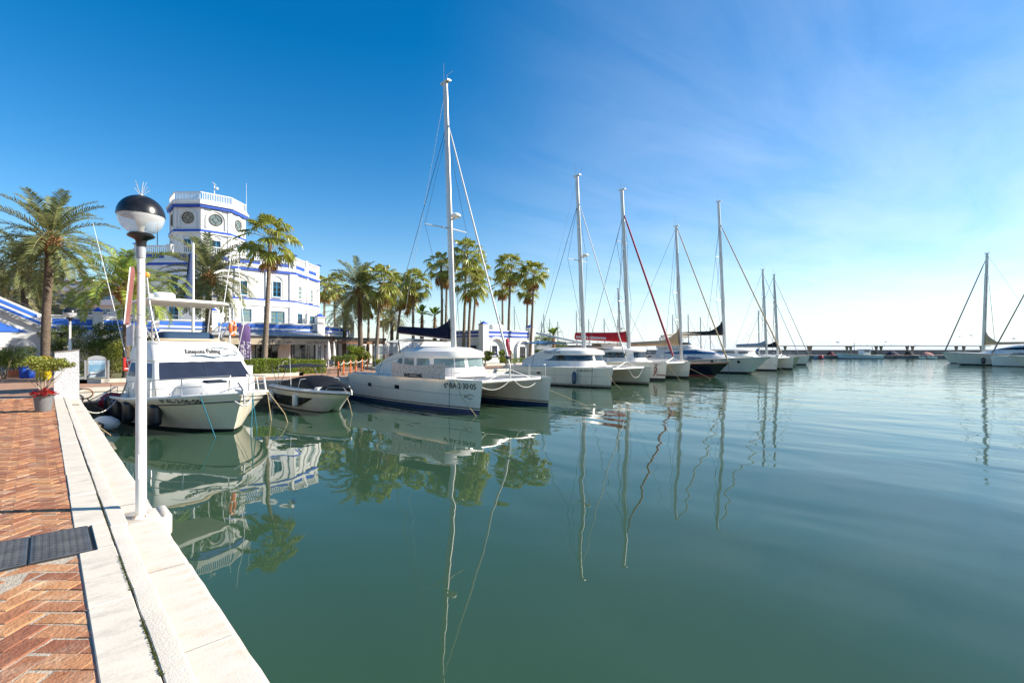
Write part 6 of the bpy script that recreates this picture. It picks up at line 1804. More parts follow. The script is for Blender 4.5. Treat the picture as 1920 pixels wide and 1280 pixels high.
ywE, hE = yacht(104, 26.9, 12.4, 4.0, 'last white sailing yacht at the far end of the moored row', dict(mats=[gel, antifoul, gel], fr=[-1, -.4, .12, .16, .5, .93, 1.0], zb=1.75, zs=1.4, rake=.5, ztop=17.8, forer=.06, forem=wire, cover=(1.5, .6, blackcloth, .3), boom=(3.4, 5.0, 0), mx=.7, mr=.15, wr=.03))
ywR, hR = yacht(140, 10.8, 17.0, 4.6, 'tall masted white yacht on the opposite side of the harbour, behind the long motor yacht', dict(zb=1.9, zs=1.6, rake=1.2, ztop=22.8, forer=.12, forem=mat('grey_brown_sail', (.20, .18, .16), .7), boom=(3.9, 6.5, .2), cover=(3.0, .5, tancloth, .4), mx=2.2, mr=.2, mrake=1.5, spr=((.2, 1.2), (.45, 1.2), (.7, 1.0)), wr=.02, hood=greycloth), bow=1)
ywR2, hR2 = yacht(121.5, 3.0, 14.0, 4.4, 'blunt bowed white yacht at the right edge, whose mast stands outside the picture', dict(zb=1.9, zs=1.6, rake=.25, ztop=20.5, forer=.10, forem=mat('brown_sail', (.25, .18, .13), .7), boom=(3.6, 5.5, .1), cover=(1.6, .5, greycloth, .4), mx=.8, mr=.2, wr=.02), bow=1)

# --- motor yachts
def motor_yacht(X, Yb, L, B, label, p, bow=-1):
    t = thing('motor_yacht', label, 'motor yacht', (X, Yb - bow * L / 2, 0), PI / 2 * bow)
    h = Hull(L, B, p.get('zb', 2.1), p.get('zs', 1.5), rake=p.get('rake', 2.2), bw=.82, p=2.3, t0=.35, pw=1.7, t0w=.2, flare=1.5, stern=.92, draft=.5, sheer=1.6)
    h.build('hull', t, [-1, -.4, .05, .10, .5, .90, .93, 1.0], [gel, antifoul, gel, mat('grey_rub', (.45, .46, .47), .4)], rowm=[1, 1, 1, 0, 0, 3, 0])
    zs = p.get('zs', 1.5); k = L / 16
    def zf(x, y): return zs + .55 * max(0, (x + L * .1) / (L * .5)) * .6
    O0 = superplan(-L * .36, L * .30, B * .40, nose=.62, pw=2.2); O1 = superplan(-L * .36, L * .17, B * .37, nose=.62); O2 = superplan(-L * .35, L * .04, B * .33, nose=.6); O3 = superplan(-L * .34, -L * .02, B * .28, nose=.6)
    m = MB(); loft_plan(m, [(O0, zf), (O1, zs + .72 * k), (O2, zs + 1.42 * k), (O3, zs + 1.52 * k)]); sup = m.build('superstructure', gel2, t, 32)
    n = len(O1)
    for side in (0, 1):
        a, b = (.4, 9.5); a2, b2 = (a, b) if side == 0 else (n - 1 - b, n - 1 - a)
        za, zb = zs + .80 * k, zs + 1.30 * k
        oa = [tuple(Vector(q).lerp(Vector(r_), (za - zs - .72 * k) / (.7 * k))) for q, r_ in zip(O1, O2)]; ob = [tuple(Vector(q).lerp(Vector(r_), (zb - zs - .72 * k) / (.7 * k))) for q, r_ in zip(O1, O2)]
        g = band_between(oa, za, ob, zb, a2, b2)
        xs = [v.x for v in g.v]; x0, x1 = min(xs), max(xs); zm = za + .18 * k
        g.v = [Vector((v.x, v.y, zm + (v.z - zm) * (.15 + .85 * math.sin(PI * min(1, max(0, .04 + .94 * (v.x - x0) / (x1 - x0)))) ** .7))) for v in g.v]
        g.build('side_window', p.get('glass', glassb), sup)
    g = band_between(O1, zs + .78 * k, O2, zs + 1.36 * k, 10.2, n - 11.2); g.build('windscreen', p.get('glass', glassb), sup)
    for side in (-1, 1):
        m = MB(); x0 = -L * .10
        y = side * (B * .405)
        m.add([(x0, y, zs + .16 * k), (x0 + 2.6 * k, y - side * .10, zs + .2 * k), (x0 + 2.0 * k, y - side * .13, zs + .42 * k), (x0 + .5 * k, y - side * .06, zs + .48 * k)], [(0, 1, 2, 3) if side < 0 else (3, 2, 1, 0)]); m.build('lower_window', p.get('glass2', glassb), sup)
    # flybridge
    if p.get('fly', True):
        F0 = superplan(-L * .36, -L * .03, B * .31, nose=.45); F1 = superplan(-L * .36, -L * .07, B * .33, nose=.45); F2 = superplan(-L * .36, -L * .10, B * .31, nose=.45)
        m = MB(); loft_plan(m, [(F0, zs + 1.5 * k), (F1, zs + 1.95 * k), (F2, zs + 2.0 * k)]); fl = m.build('flybridge', gel2, t, 35)
        g = band_between(F2, zs + 2.0 * k, [(x - .35, y) for x, y in F2], zs + 2.32 * k, 4, len(F2) - 5, .004); g.build('fly_screen', glassd, fl)
        m = MB()
        for s in (-1, 1): m.tube([(-L * .30, s * B * .3, zs + 1.9 * k), (-L * .34, s * B * .27, zs + 2.9 * k)], .09, 6)
        m.tube([(-L * .34, -B * .27, zs + 2.9 * k), (-L * .34, B * .27, zs + 2.9 * k)], .09, 6); m.build('radar_arch', gel2, t)
        m = MB(); m.lathe([(0, 0), (.25, .02), (.3, .2), (.2, .38), (0, .42)], (-L * .34, .3, zs + 3.0 * k), 14); m.lathe([(0, 0), (.2, .02), (.24, .16), (.15, .3), (0, .33)], (-L * .34, -.5, zs + 3.0 * k), 14); m.build('satellite_domes', plasticw, t, 40)
        if p.get('bimini'):
            m = MB(); m.add([(-L * .33, -B * .3, zs + 3.3 * k), (-L * .06, -B * .26, zs + 3.45 * k), (-L * .06, B * .26, zs + 3.45 * k), (-L * .33, B * .3, zs + 3.3 * k), (-L * .2, 0, zs + 3.62 * k)], [(0, 1, 4), (1, 2, 4), (2, 3, 4), (3, 0, 4)]); m.build('bimini', p['bimini'], t)
            m = MB()
            for s in (-1, 1):
                m.tube([(-L * .33, s * B * .3, zs + 3.3 * k), (-L * .2, s * B * .31, zs + 1.95 * k), (-L * .06, s * B * .26, zs + 3.45 * k)], .018, 5)
            m.build('bimini_frame', steel, t)
    m = MB(); rl_ = [h.pt(lerp(.45, 1.0, q / 10), 1, -1, -.08) for q in range(11)]; rr_ = [h.pt(lerp(.45, 1.0, q / 10), 1, 1, -.08) for q in range(11)]
    for r_ in (rl_, rr_):
        m.tube([r_[0]] + [q + Vector((0, 0, .65)) for q in r_[1:]], .016, 6)
        for q in r_[1::2]: m.tube([q, q + Vector((0, 0, .65))], .013, 5)
    m.build('bow_rail', steel, t)
    for x in (L * .30, L * .12): 
        m = MB(); c = h.xz(x, .95 * zs); a = [h.xz(x + .17 * math.cos(q), .95 * zs + .17 * math.sin(q), -1, .01) for q in [2 * PI * j / 12 for j in range(12)]]; m.poly(a); m.build('porthole', glassd, t)
    m = MB(); q = h.pt(1, .93); m.tube([q + Vector((-.5, 0, .05)), q + Vector((.12, 0, -.02)), q + Vector((.0, 0, -.3))], .05, 6); m.tube([q + Vector((.0, -.2, -.32)), q + Vector((.08, 0, -.2)), q + Vector((0, .2, -.32))], .03, 5); m.build('anchor', mat('galvanised', (.3, .3, .3), .5, metal=.7), t)
    if p.get('name'):
        m = MB(); m.text(p['name'], .30, lambda u, v: h.xz(L * .22 + u, zs * 1.16 + v * .7, -1, .012), shear=.2); m.build('name_lettering', inkblue, t)
    return t, h
my1, hM1 = motor_yacht(62.3, 20.2, 16.5, 4.7, 'white flybridge motor yacht with blue windows behind the dark navy sailing yacht', dict(bimini=creamcloth, name='PAULA'))
line('mooring_line', [W(my1, (7.6, 0, 1.9)), W(my1, (9.6, 1.0, .2)), W(my1, (9.9, 1.2, -.2))], .02, ropetan, 'rope slanting from the anchor of the blue windowed motor yacht')
my2, hM2 = motor_yacht(69.0, 24.5, 15.5, 4.6, 'white motor yacht with dark windows half hidden behind the blue windowed one', dict(bimini=tancloth, glass=glassd, glass2=glassd))
my3, hM3 = motor_yacht(127, 10.0, 21, 5.4, 'long white motor yacht with dark windows on the opposite side of the harbour', dict(glass=glassd, glass2=glassd, zb=2.5, zs=1.8, rake=2.6), bow=1)
my4, hM4 = motor_yacht(109, .7, 15, 4.4, 'white motor yacht bow cut off by the right edge of the picture', dict(glass=glassd, glass2=glassd, zb=2.0, zs=1.5, fly=False), bow=1)
q = W(my3, (4.5, 2.55, .9)); fender(q, .3, 1.1, plasticn, 'black fender on the side of the long motor yacht across the harbour', rope=.4)
# ------------------------------------------------------------------ fishing boat in the corner of the quays
FL = 8.6
fb = thing('fishing_boat', 'white fishing charter boat with flybridge, hard top and blue covered windscreen beside the quay', 'motorboat', (4.95 - math.sin(R(8)) * FL / 2, 18.75 + math.cos(R(8)) * FL / 2, 0), -PI / 2 + R(8))
fb.scale = (1, 1.2, 1)
h = Hull(FL, 3.9, 1.42, 1.05, rake=.75, bw=.76, p=3.3, t0=.36, pw=2.0, t0w=.18, flare=1.25, stern=.86, draft=.4, sheer=2.2)
h.build('hull', fb, [-1, -.5, .02, .075, .3, .6, .80, .82, 1.0], [gelcream, antifoul, antifoul, gel], rowm=[1, 1, 2, 0, 0, 0, 3, 3], nst=34, deckz=.10)
m = MB()
for s in (-1, 1): m.tube([h.pt(lerp(0, 1, k / 30), .80, s, .012) for k in range(31)], .024, 6)
m.build('rub_rail', mat('rub_grey', (.06, .06, .06), .5), fb)
m = MB()
for s in (-1, 1): m.tube([h.pt(lerp(0, 1, k / 30), 1, s, -.03) + Vector((0, 0, .01)) for k in range(31)], .055, 8)
m.build('gunwale', gel2, fb, 50)
m = MB(); m.text('6ª AL-2-06-06', .215, lambda u, v: h.xz(FL / 2 - 2.2 + u, 1.085 + v * .95, -1, .014), shear=.2, off=.004)
m.build('registration', inkblack, fb)
# fore cabin trunk and wheelhouse
K0 = superplan(-1.2, 3.3, 1.18, nose=.8, pw=2.3); K1 = superplan(-1.2, 2.9, 1.02, nose=.8, pw=2.3); K2 = superplan(-1.2, 2.5, .85, nose=.8, pw=2.3)
m = MB(); loft_plan(m, [(K0, lambda x, y: 1.0 + .06 * x), (K1, lambda x, y: 1.62 - .02 * x), (K2, lambda x, y: 1.80 - .05 * x)]); m.build('fore_cabin', gel2, fb, 40)
m = MB(); m.rings([[(2.2, -.28, 1.70), (2.2, .28, 1.70), (1.65, .28, 1.73), (1.65, -.28, 1.73)], [(2.18, -.26, 1.76), (2.18, .26, 1.76), (1.67, .26, 1.79), (1.67, -.26, 1.79)]]); m.build('deck_hatch', glassd, fb)
def sec(x, hw, z, r=.12, n=5):
    return [(x, -hw, z)]
def house(mb, rows):
    """rows: (z, x aft, x front, half width, corner radius)"""
    rs = []
    for z, xa, xf, hw, r in rows:
        o = [(xa, -hw, z)]
        for k in range(6): a = -PI / 2 + PI / 2 * k / 5; o.append((xf - r + r * math.cos(a) - .10 * (1 if False else 0), -hw + r + r * math.sin(a), z))
        for k in range(6): a = PI / 2 * k / 5; o.append((xf - r + r * math.cos(a), hw - r + r * math.sin(a), z))
        o.append((xa, hw, z)); rs.append(o)
    return mb.rings(rs)
m = MB(); house(m, [(1.02, -2.2, 1.45, 1.46, .20), (1.78, -2.2, 1.30, 1.46, .09), (2.50, -2.2, .66, 1.32, .09), (2.54, -2.2, .68, 1.36, .16), (2.62, -2.2, .66, 1.36, .2), (3.10, -2.2, .24, 1.28, .32), (3.20, -2.2, .06, 1.20, .36), (3.27, -2.2, -.14, 1.12, .36), (3.30, -2.2, -.34, 1.02, .3)])
wh = m.build('wheelhouse', gel2, fb, 28)
# covered windscreen, lying proud of the raked front
def fr_(y, v, off=.02):
    x = lerp(1.30, .66, v); z = lerp(1.78, 2.50, v); c = 1 - .03 * v
    return Vector((x + off * .75 , y * lerp(1.32, 1.19, v) / 1.2, z + off * .66))
m = MB(); n = 16
rows = [[fr_(lerp(-1.2, 1.2, k / n), lerp(.06, .94, j / 4), .022 + .012 * math.sin(k * 1.7 + j)) for k in range(n + 1)] for j in range(5)]
m.rings(rows, closed=False); m.build('windscreen_cover', mat('blue_grey_mesh', (.020, .028, .052), .95, spec=.1, var=.12, vscale=2.5), wh, 50)
m = MB(); m.tube([fr_(0, .06, .03), fr_(0, .94, .03)], .007, 5); m.build('screen_seam', mat('seam_blue', (.03, .04, .07), .7), wh)
for s in (-1, 1):
    for k, (x0, x1) in enumerate(((-.05, .62), (-1.0, -.2), (-2.0, -1.15))):
        m = MB(); ya, yb2 = s * 1.452, s * 1.34
        m.add([(x0, ya + s * .004, 1.9), (x1 + (.28 if k == 0 else 0), ya + s * .004, 1.9), (x1 - .12, yb2 + s * .004, 2.42), (x0, yb2 + s * .004, 2.42)], [(0, 1, 2, 3) if s < 0 else (3, 2, 1, 0)]); m.build('side_window', glassg, wh)
# lettering and leaping fish on the flybridge front
def ff(u, v):
    """u across (starboard to port), v 0..1 up the sloping front"""
    z = 2.64 + v * .44; x = lerp(.66, .24, (z - 2.62) / .48)
    return Vector((x + .016, u * .9 - .06, z + .018))
m = MB(); m.text('Estepona Fishing', .175, lambda u, v: ff(u - .42, (.33 + v * 2.9) / 1.0), off=.004, shear=.05); m.text('Charters & Sea', .085, lambda u, v: ff(u + .05, (.14 + v * 2.0))); m.build('lettering', inkblack, fb)
m = MB()
def wv(pts, r): m.tube([ff(a, b) for a, b in pts], r, 4)
wv([(-.35 + .115 * k, .03 + .10 * math.sin(k * .62) + .004 * k) for k in range(15)], .018); wv([(-.2 + .1 * k, -.02 + .09 * math.sin(k * .7 + .3)) for k in range(13)], .012)
wv([(1.15 + .16 * math.cos(a), .32 + .22 * math.sin(a)) for a in [-1.2 + k * .25 for k in range(11)]], .013)
m.build('wave_emblem', inkblue, fb)
m = MB()
out = [(.18, .62), (.32, .70), (.44, .82), (.50, .76), (.70, .80), (.90, .74), (1.04, .62), (1.16, .56), (1.02, .66), (1.10, .72), (.95, .80), (.80, .92), (.76, .84), (.55, .86), (.38, .80)]
m.poly([ff(a, b * .97 + .02) for a, b in out][::-1]); m.build('fish_emblem', mat('fish_grey', (.16, .2, .23), .5), fb)
m = MB(); wv([(-.9 + .12 * k, .35 + .55 * math.sin(k * .22)) for k in range(14)], .006); m.build('fishing_line_emblem', inkblue, fb)
# hard top on a tube frame, flybridge console
def tubes(name, paths, r, mt, parent):
    for p in paths:
        m = MB(); m.tube(p, r, 7); m.build(name, mt, parent, 60)
tubes('frame_tube', [[(.1, s * 1.05, 3.2), (-.25, s * 1.15, 4.1), (-.42, s * 1.2, 4.85)] for s in (-1, 1)] + [[(-2.6, s * 1.1, 3.2), (-2.5, s * 1.2, 4.85)] for s in (-1, 1)] + [[(-.9, s * 1.02, 3.25), (-.3, s * 1.15, 4.05)] for s in (-1, 1)] + [[(-.8, s * 1.0, 3.28), (-1.0, s * 1.15, 3.75), (-2.4, s * 1.15, 3.75)] for s in (-1, 1)] + [[(-.32, -1.17, 4.3), (-2.3, -1.15, 3.7)], [(-.32, 1.17, 4.3), (-2.3, 1.15, 3.7)]], .024, steel, fb)
m = MB(); O = superplan(-2.9, -.2, 1.28, nose=.25, pw=3); O2 = superplan(-2.86, -.26, 1.2, nose=.25, pw=3); loft_plan(m, [(O2, 4.84), (O, 4.87), (O, 4.93), (O2, 4.98)]); m.f.append(list(range(len(O)))[::-1]); m.m.append(0); m.build('hard_top', mat('hard_top_cream', (.72, .69, .62), .4, var=.08), fb, 35)
m = MB(); m.lathe([(0, 0), (.30, .02), (.34, .08), (.34, .22), (.28, .29), (0, .31)], (-1.5, -.55, 5.0), 22); m.build('radar_dome', plasticw, fb, 35)
m = MB(); m.lathe([(0, 0), (.08, 0), (.08, .1), (.04, .16), (0, .17)], (-.7, -1.1, 4.98), 12); m.build('gps_antenna', plasticw, fb, 35)
m = MB(); m.tube([(-.35, -1.22, 4.9), (-.35, -1.28, 5.75)], .022, 6); m.build('light_pole', alu, fb)
m = MB(); m.lathe([(0, 0), (.07, .01), (.085, .08), (.07, .15), (0, .19)], (-.35, -1.28, 5.74), 12); m.build('orange_beacon', mat('amber_beacon', (.72, .26, .02), .25), fb, 40)
m = MB(); m.tube([(-.2, 1.35, 2.5), (.1, 1.5, 4.0), (-.3, 1.42, 7.3)], [.022, .016, .006], 5); m.build('whip_antenna', plasticw, fb)
m = MB(); m.tube([(-2.4, -1.3, 2.0), (-2.9, -2.2, 8.0)], [.014, .006], 5); m.tube([(-2.4, 1.3, 2.0), (-2.9, 2.1, 7.6)], [.02, .010], 5); m.build('outriggers', plasticw, fb)
m = MB(); house(m, [(3.28, -1.6, -.45, .8, .2), (3.55, -1.6, -.55, .78, .2), (3.68, -1.5, -.75, .66, .2)]); m.build('console_cover', mat('dark_blue_canvas', (.012, .045, .10), .8, var=.2), fb, 50)
m = MB(); m.tube([(.0, lerp(-1.0, 1.0, k / 12), 3.28 + .0) if 0 else Vector((-.18 - .25 * abs(lerp(-1, 1, k / 12)) ** 3, lerp(-1.02, 1.02, k / 12), 3.34)) for k in range(13)], .05, 8); m.build('fly_coaming', mat('beige_coaming', (.56, .44, .29), .6, var=.1), fb, 60)
# rails
m = MB()
for s in (-1, 1):
    top = [h.pt(lerp(.42, .965, k / 8), 1, s, -.10) + Vector((0, 0, .64)) for k in range(9)]
    bs = [h.pt(lerp(.42, .965, k / 8), 1, s, -.06) for k in range(9)]
    m.tube([bs[0]] + top[1:] + [bs[8] + Vector((.04, 0, .5)), bs[8]], .022, 7); m.tube([b + Vector((0, 0, .33)) for b in bs[1:8]], .014, 6)
    for k in (2, 4, 6): m.tube([bs[k] + Vector((.12, 0, 0)), top[k]], .018, 6)
m.build('bow_rail', steel, fb, 60)
m = MB(); q = h.pt(1, 1); m.tube([q + Vector((-.55, 0, .08)), q + Vector((.12, 0, .05)), q + Vector((.16, 0, -.08))], .05, 6); m.build('anchor_roller', steel, fb)
m = MB(); m.tube([q + Vector((-.35, 0, .35)), q + Vector((.1, 0, .06)), q + Vector((.14, 0, -.38))], .032, 6); m.tube([q + Vector((.02, -.22, -.26)), q + Vector((.12, -.06, -.42)), q + Vector((.12, .06, -.42)), q + Vector((.02, .22, -.26))], .03, 6); m.build('anchor', mat('galvanised', (.3, .3, .3), .5, metal=.7), fb)
for x in (3.3, 2.4):
    m = MB(); b = h.xz(x, 1.25, -1, -.12); b.z += .1; m.tube([b + Vector((-.12, 0, .06)), b + Vector((.12, 0, .06))], .02, 6); m.tube([b + Vector((-.05, 0, -.04)), b + Vector((-.05, 0, .06))], .018, 5); m.tube([b + Vector((.05, 0, -.04)), b + Vector((.05, 0, .06))], .018, 5); m.build('cleat', steel, fb)
m = MB(); m.box((-2.4, -1.38, 1.15), (-2.36, -1.3, 1.8)); m.build('cabin_door_edge', gel2, fb)
# lifebuoy hanging on the flybridge rail
lb = W(fb, (-.15, 1.22, 3.85))
t = thing('lifebuoy', 'orange lifebuoy hanging on the flybridge frame of the fishing boat', 'lifebuoy', lb, R(58))
m = MB(); rs = []
for k in range(24):
    a = 2 * PI * k / 24; c = Vector((math.cos(a) * .27, 0, math.sin(a) * .27)); e = Vector((math.cos(a), 0, math.sin(a)))
    rs.append([c + e * (.075 * math.cos(b)) + Vector((0, .075 * math.sin(b), 0)) for b in [2 * PI * j / 8 for j in range(8)]])
m.rings(rs + [rs[0]], cap0=False, cap1=False); m.build('ring', orange, t, 60)
for k in range(4):
    m = MB(); a = PI / 4 + k * PI / 2; c = Vector((math.cos(a) * .27, 0, math.sin(a) * .27)); m.tube([c + Vector((-math.sin(a) * .035, 0, math.cos(a) * .035)), c - Vector((-math.sin(a) * .035, 0, math.cos(a) * .035))], .079, 10); m.build('band', inkwhite, t)
# navy fenders along the starboard side
for i, (x, z, lab) in enumerate(((1.55, .62, 'navy fender on the fishing boat, hanging right of the lamp post'), (-.1, .66, 'navy fender on the fishing boat, just left of the lamp post'), (-1.15, .66, 'navy fender between two others at the stern quarter of the fishing boat'), (-2.0, .72, 'navy fender nearest the big red buoy'))):
    q = h.xz(x, .62, -1, .22); q.z = z
    fender(W(fb, q), .20, .82, plasticn, lab, rope=.42)
# mooring lines of the fishing boat
def wl2(v): return W(fb, v)
q = h.pt(.90, 1, -1, 0); line('mooring_line', [wl2(q + Vector((-.25, .25, .05))), wl2(q + Vector((0, -.02, .0))), wl2(q + Vector((.9, .1, -1.35))), wl2(q + Vector((1.0, .12, -1.7)))], .020, ropeteal, 'teal rope from the near side of the fishing boat bow down to the water')
q = h.pt(.955, 1, 1, 0); line('mooring_line', [wl2(q + Vector((-.3, -.2, .05))), wl2(q + Vector((0, .02, 0))), wl2(q + Vector((.55, -.25, -1.5)))], .018, ropeteal, 'teal rope slanting down from the far side of the fishing boat bow')
line('mooring_line', [wl2(q + Vector((-.1, .03, 0))), wl2(q + Vector((.1, .1, -1.5)))], .018, ropeteal, 'second teal rope hanging close beside its pair at the fishing boat bow')
q = h.pt(.72, 1, 1, 0); line('mooring_line', [wl2(q), wl2(q + Vector((.7, .3, -.9))), wl2(q + Vector((1.4, .2, -1.5)))], .016, ropetan, 'tan rope slanting from the far flank of the fishing boat towards the black speedboat')
line('mooring_line', [wl2(h.pt(.70, 1, 1, .0)), wl2(h.pt(.70, 1, 1, .08) + Vector((.2, 0, -1.3)))], .015, ropetan, 'tan rope hanging straight down between the fishing boat and the black speedboat')
line('mooring_line', catenary(wl2(h.xz(-1.0, 1.05, -1, 0)), Vector((.75, 20.4, 1.17)), .35, 10), .016, ropewhite, 'white rope sagging from the fishing boat rail to the quay over the white buoy')
line('mooring_line', [Vector((.55, 21.3, 1.16)), Vector((.75, 21.0, 1.17)), Vector((.95, 20.2, .75)), Vector((1.4, 19.0, .35))], .016, ropetan, 'short tan rope lying over the quay ledge and holding the white buoy')
t = thing('mooring_ring', 'rusty iron mooring ring with chain fixed to the far quay wall beside the white pedestal', 'mooring ring', (1.15, 27.8, 1.05))
m = MB(); m.tube([(.22 * math.cos(k * .35) * 1.4, -.05, .22 * math.sin(k * .35)) for k in range(19)], .03, 6); m.build('ring', mat('rust', (.25, .11, .05), .85, var=.4, vscale=14), t, 60)
m = MB(); m.tube([(.1, -.08, -.2), (.4, -.3, -.6), (.9, -.9, -.85), (1.6, -2.2, -.7)], .025, 6); m.build('chain', mat('rust', (.25, .11, .05), .85), t)
# ------------------------------------------------------------------ black and white speedboat
BL = 7.4
sb = thing('speedboat', 'black and white open speedboat under black covers, between the fishing boat and the big catamaran', 'motorboat', (9.75, 20.45 + BL / 2, 0), -PI / 2)
h2 = Hull(BL, 2.6, .96, 1.0, rake=2.3, bw=.72, p=2.2, t0=.38, pw=1.9, t0w=.25, flare=1.1, stern=.96, draft=.3, sheer=1.8)
h2.build('hull', sb, [-1, -.4, .03, .2, .5, .74, .78, 1.0], [mat('gelcoat_grey', (.62, .60, .55), .3, var=.06), antifoul, gel], rowm=[1, 1, 0, 0, 0, 2, 2])
m = MB(); n = 22
for side in (-1, 1):
    rows = []
    for k in range(n + 1):
        x = lerp(-BL / 2 + .25, BL * .20, k / n); u = k / n
        lo = lerp(.16, .12, u) + .54 * max(0, (u - .62) / .38) ** 1.3; hi = .68
        rows.append([h2.xz(x, lerp(lo, max(lo + .002, hi), j / 3), side, .010) for j in range(4)])
    if side == 1: rows = rows[::-1]
    m.rings(rows, closed=False)
m.build('black_side_panel', mat('black_gelcoat', (.03, .028, .026), .25, var=.25), sb, 40)
m = MB()
for s in (-1, 1): m.tube([h2.pt(k / 24, .98, s, .01) for k in range(25)], .035, 6)
m.build('rub_rail', mat('rub_rail_brown', (.10, .08, .07), .4), sb, 60)
m = MB()
for s in (-1, 1): m.tube([h2.pt(k / 24, 1, s, -.05) + Vector((0, 0, .02)) for k in range(25)], .055, 8)
m.build('gunwale', gel2, sb, 60)
# cockpit cover over the windscreen, bow cover
def cover_mesh(xs, prof):
    m = MB(); rs = []
    for x in xs:
        hw, zt, zb = prof(x); rs.append([(x, hw * math.cos(a), zb + (zt - zb) * math.sin(a) ** .75) for a in [PI * j / 14 for j in range(15)]])
    m.rings(rs, closed=False); return m
def pf(x):
    u = (x + 3.5) / 5.25; t_ = (x + BL / 2) / BL
    hgt = .06 + .54 * (math.sin(PI / 2 * min(1, u / .72)) ** .9 if u < .72 else math.cos(PI / 2 * (u - .72) / .28) ** .9)
    return h2.half(t_, 1) * .80, 1.10 + hgt * .95, 1.08
cover_mesh([-3.5 + 5.25 * k / 22 for k in range(23)], pf).build('cockpit_cover', blackcloth, sb, 60)
m = MB(); m.tube([(.35, -1.08, 1.05), (.30, -.95, 1.50), (.30, 0, 1.605), (.30, .95, 1.50), (.35, 1.08, 1.05)], .018, 5); m.build('windscreen_frame', steel, sb)
m = MB(); m.box((1.60, -.80, 1.02), (1.95, .80, 1.20), bev=.03); m.build('walk_through', gel2, sb, 40)
m = MB()
for s in (-1, 1):
    rows = []
    for k in range(25):
        t_ = lerp(.02, .97, k / 24); o = h2.pt(t_, 1, s, -.02); hf = h2.half(t_, 1)
        rows.append([o, Vector((o.x, s * hf * .92, o.z + .10)), Vector((o.x, s * hf * .78, o.z + .12)), Vector((o.x, s * hf * .74, o.z + .02))])
    if s == 1: rows = rows[::-1]
    m.rings(rows, closed=False)
m.build('side_deck', gel2, sb, 50)
def pf2(x):
    t_ = (x + BL / 2) / BL; u = (x - BL * .255) / (BL * .20)
    return h2.half(min(1, t_), 1) * .80, 1.16 + .24 * math.sin(PI * min(1, .15 + u * .8)), 1.06
cover_mesh([BL * .255 + k * BL * .20 / 10 for k in range(11)], pf2).build('bow_cover', blackcloth, sb, 60)
m = MB(); n = 10
for k in range(n):
    v0, v1 = lerp(-1, 1, k / n), lerp(-1, 1, (k + 1) / n)
    def bz(v): return 2.20 - .10 * v * v
    for (xa, xb, da, db) in ((-3.3, -2.2, -.18, 0), (-2.2, -1.0, 0, -.12)):
        m.add([(xa, v0 * 1.12, bz(v0) + da), (xb, v0 * 1.12, bz(v0) + db), (xb, v1 * 1.12, bz(v1) + db), (xa, v1 * 1.12, bz(v1) + da)], [(0, 1, 2, 3)])
m.build('bimini', blackcloth, sb, 60)
tubes('bimini_strut', [[(-3.2, s * 1.12, 1.95), (-2.1, s * 1.15, 1.0)] for s in (-1, 1)] + [[(-1.0, s * 1.12, 2.0), (-2.1, s * 1.15, 1.0)] for s in (-1, 1)] + [[(-2.2, s * 1.12, 2.12), (-2.2, s * 1.15, 1.0)] for s in (-1, 1)], .016, steel, sb)
m = MB(); m.tube([(-.4, -1.12, .95), (-.55, -1.14, 2.75)], [.014, .006], 5); m.build('whip_antenna', plasticw, sb)
m = MB(); q = h2.pt(1, 1); m.tube([q + Vector((-.4, 0, .08)), q + Vector((.1, 0, .05))], .04, 6); m.tube([q + Vector((-1.2, -.62, .12)), q + Vector((-1.1, -.6, .28)), q + Vector((-.3, -.2, .28)), q + Vector((-.2, -.1, .1))], .014, 5); m.build('bow_fittings', steel, sb)
for x, lab in ((.25, 'white cylindrical fender on the black side of the speedboat'), (-2.9, 'white cylindrical fender at the stern of the speedboat, by the fishing boat')):
    q = h2.xz(x, .55, -1, .14); q.z = .52; fender(W(sb, q), .135, .62, whv, lab, rope=.2, tilt=(R(6), 0))
q = h2.pt(.97, 1, -1); line('mooring_line', [W(sb, q), W(sb, q + Vector((.15, .1, -.45))), W(sb, q + Vector((.1, .3, -1.2)))], .018, ropetan, 'tan rope hanging from the bow of the black speedboat')

# ------------------------------------------------------------------ far side: breakwater, pergolas, work boats
def F(px, z, Z): # a point by picture column, distance and height
    return c2w((px - CXP) / FPX * Z, Z, z)
rockfar = mat('breakwater_stone', (.30, .27, .24), .9, var=.35, vscale=.6, bump=.8, bscale=2)
m = MB(); a, b = F(1100, 0, 158), F(2300, 0, 158); fd = Vector((SA, CA, 0)); rd = Vector((CA, -SA, 0))
def slabw(m, px0, px1, Z0, Z1, z0, z1):
    p = [F(px0, z0, Z0), F(px1, z0, Z0), F(px1, z0, Z0) + fd * (Z1 - Z0), F(px0, z0, Z0) + fd * (Z1 - Z0)]
    m.rings([p, [q + Vector((0, 0, z1 - z0)) for q in p]])
slabw(m, 1100, 2300, 158, 186, -1, 1.0); o = struct(m.build('far_quay', mat('far_quay_stone', (.20, .17, .15), .9, var=.4, vscale=.8)))
t = thing('sea_wall', 'long low grey sea wall closing the harbour mouth under the flat pergolas', 'sea wall', F(1650, 1, 184))
m = MB(); slabw(m, 1120, 2290, 182, 185, .99, 2.65); m.build('wall', rockfar, t, world=True)
m = MB(); slabw(m, 1120, 2290, 181.8, 185.2, 2.651, 2.80); m.build('coping', mat('far_coping', (.42, .40, .38), .8), t, world=True)
tanroof = mat('pergola_concrete', (.45, .40, .33), .8, var=.15)
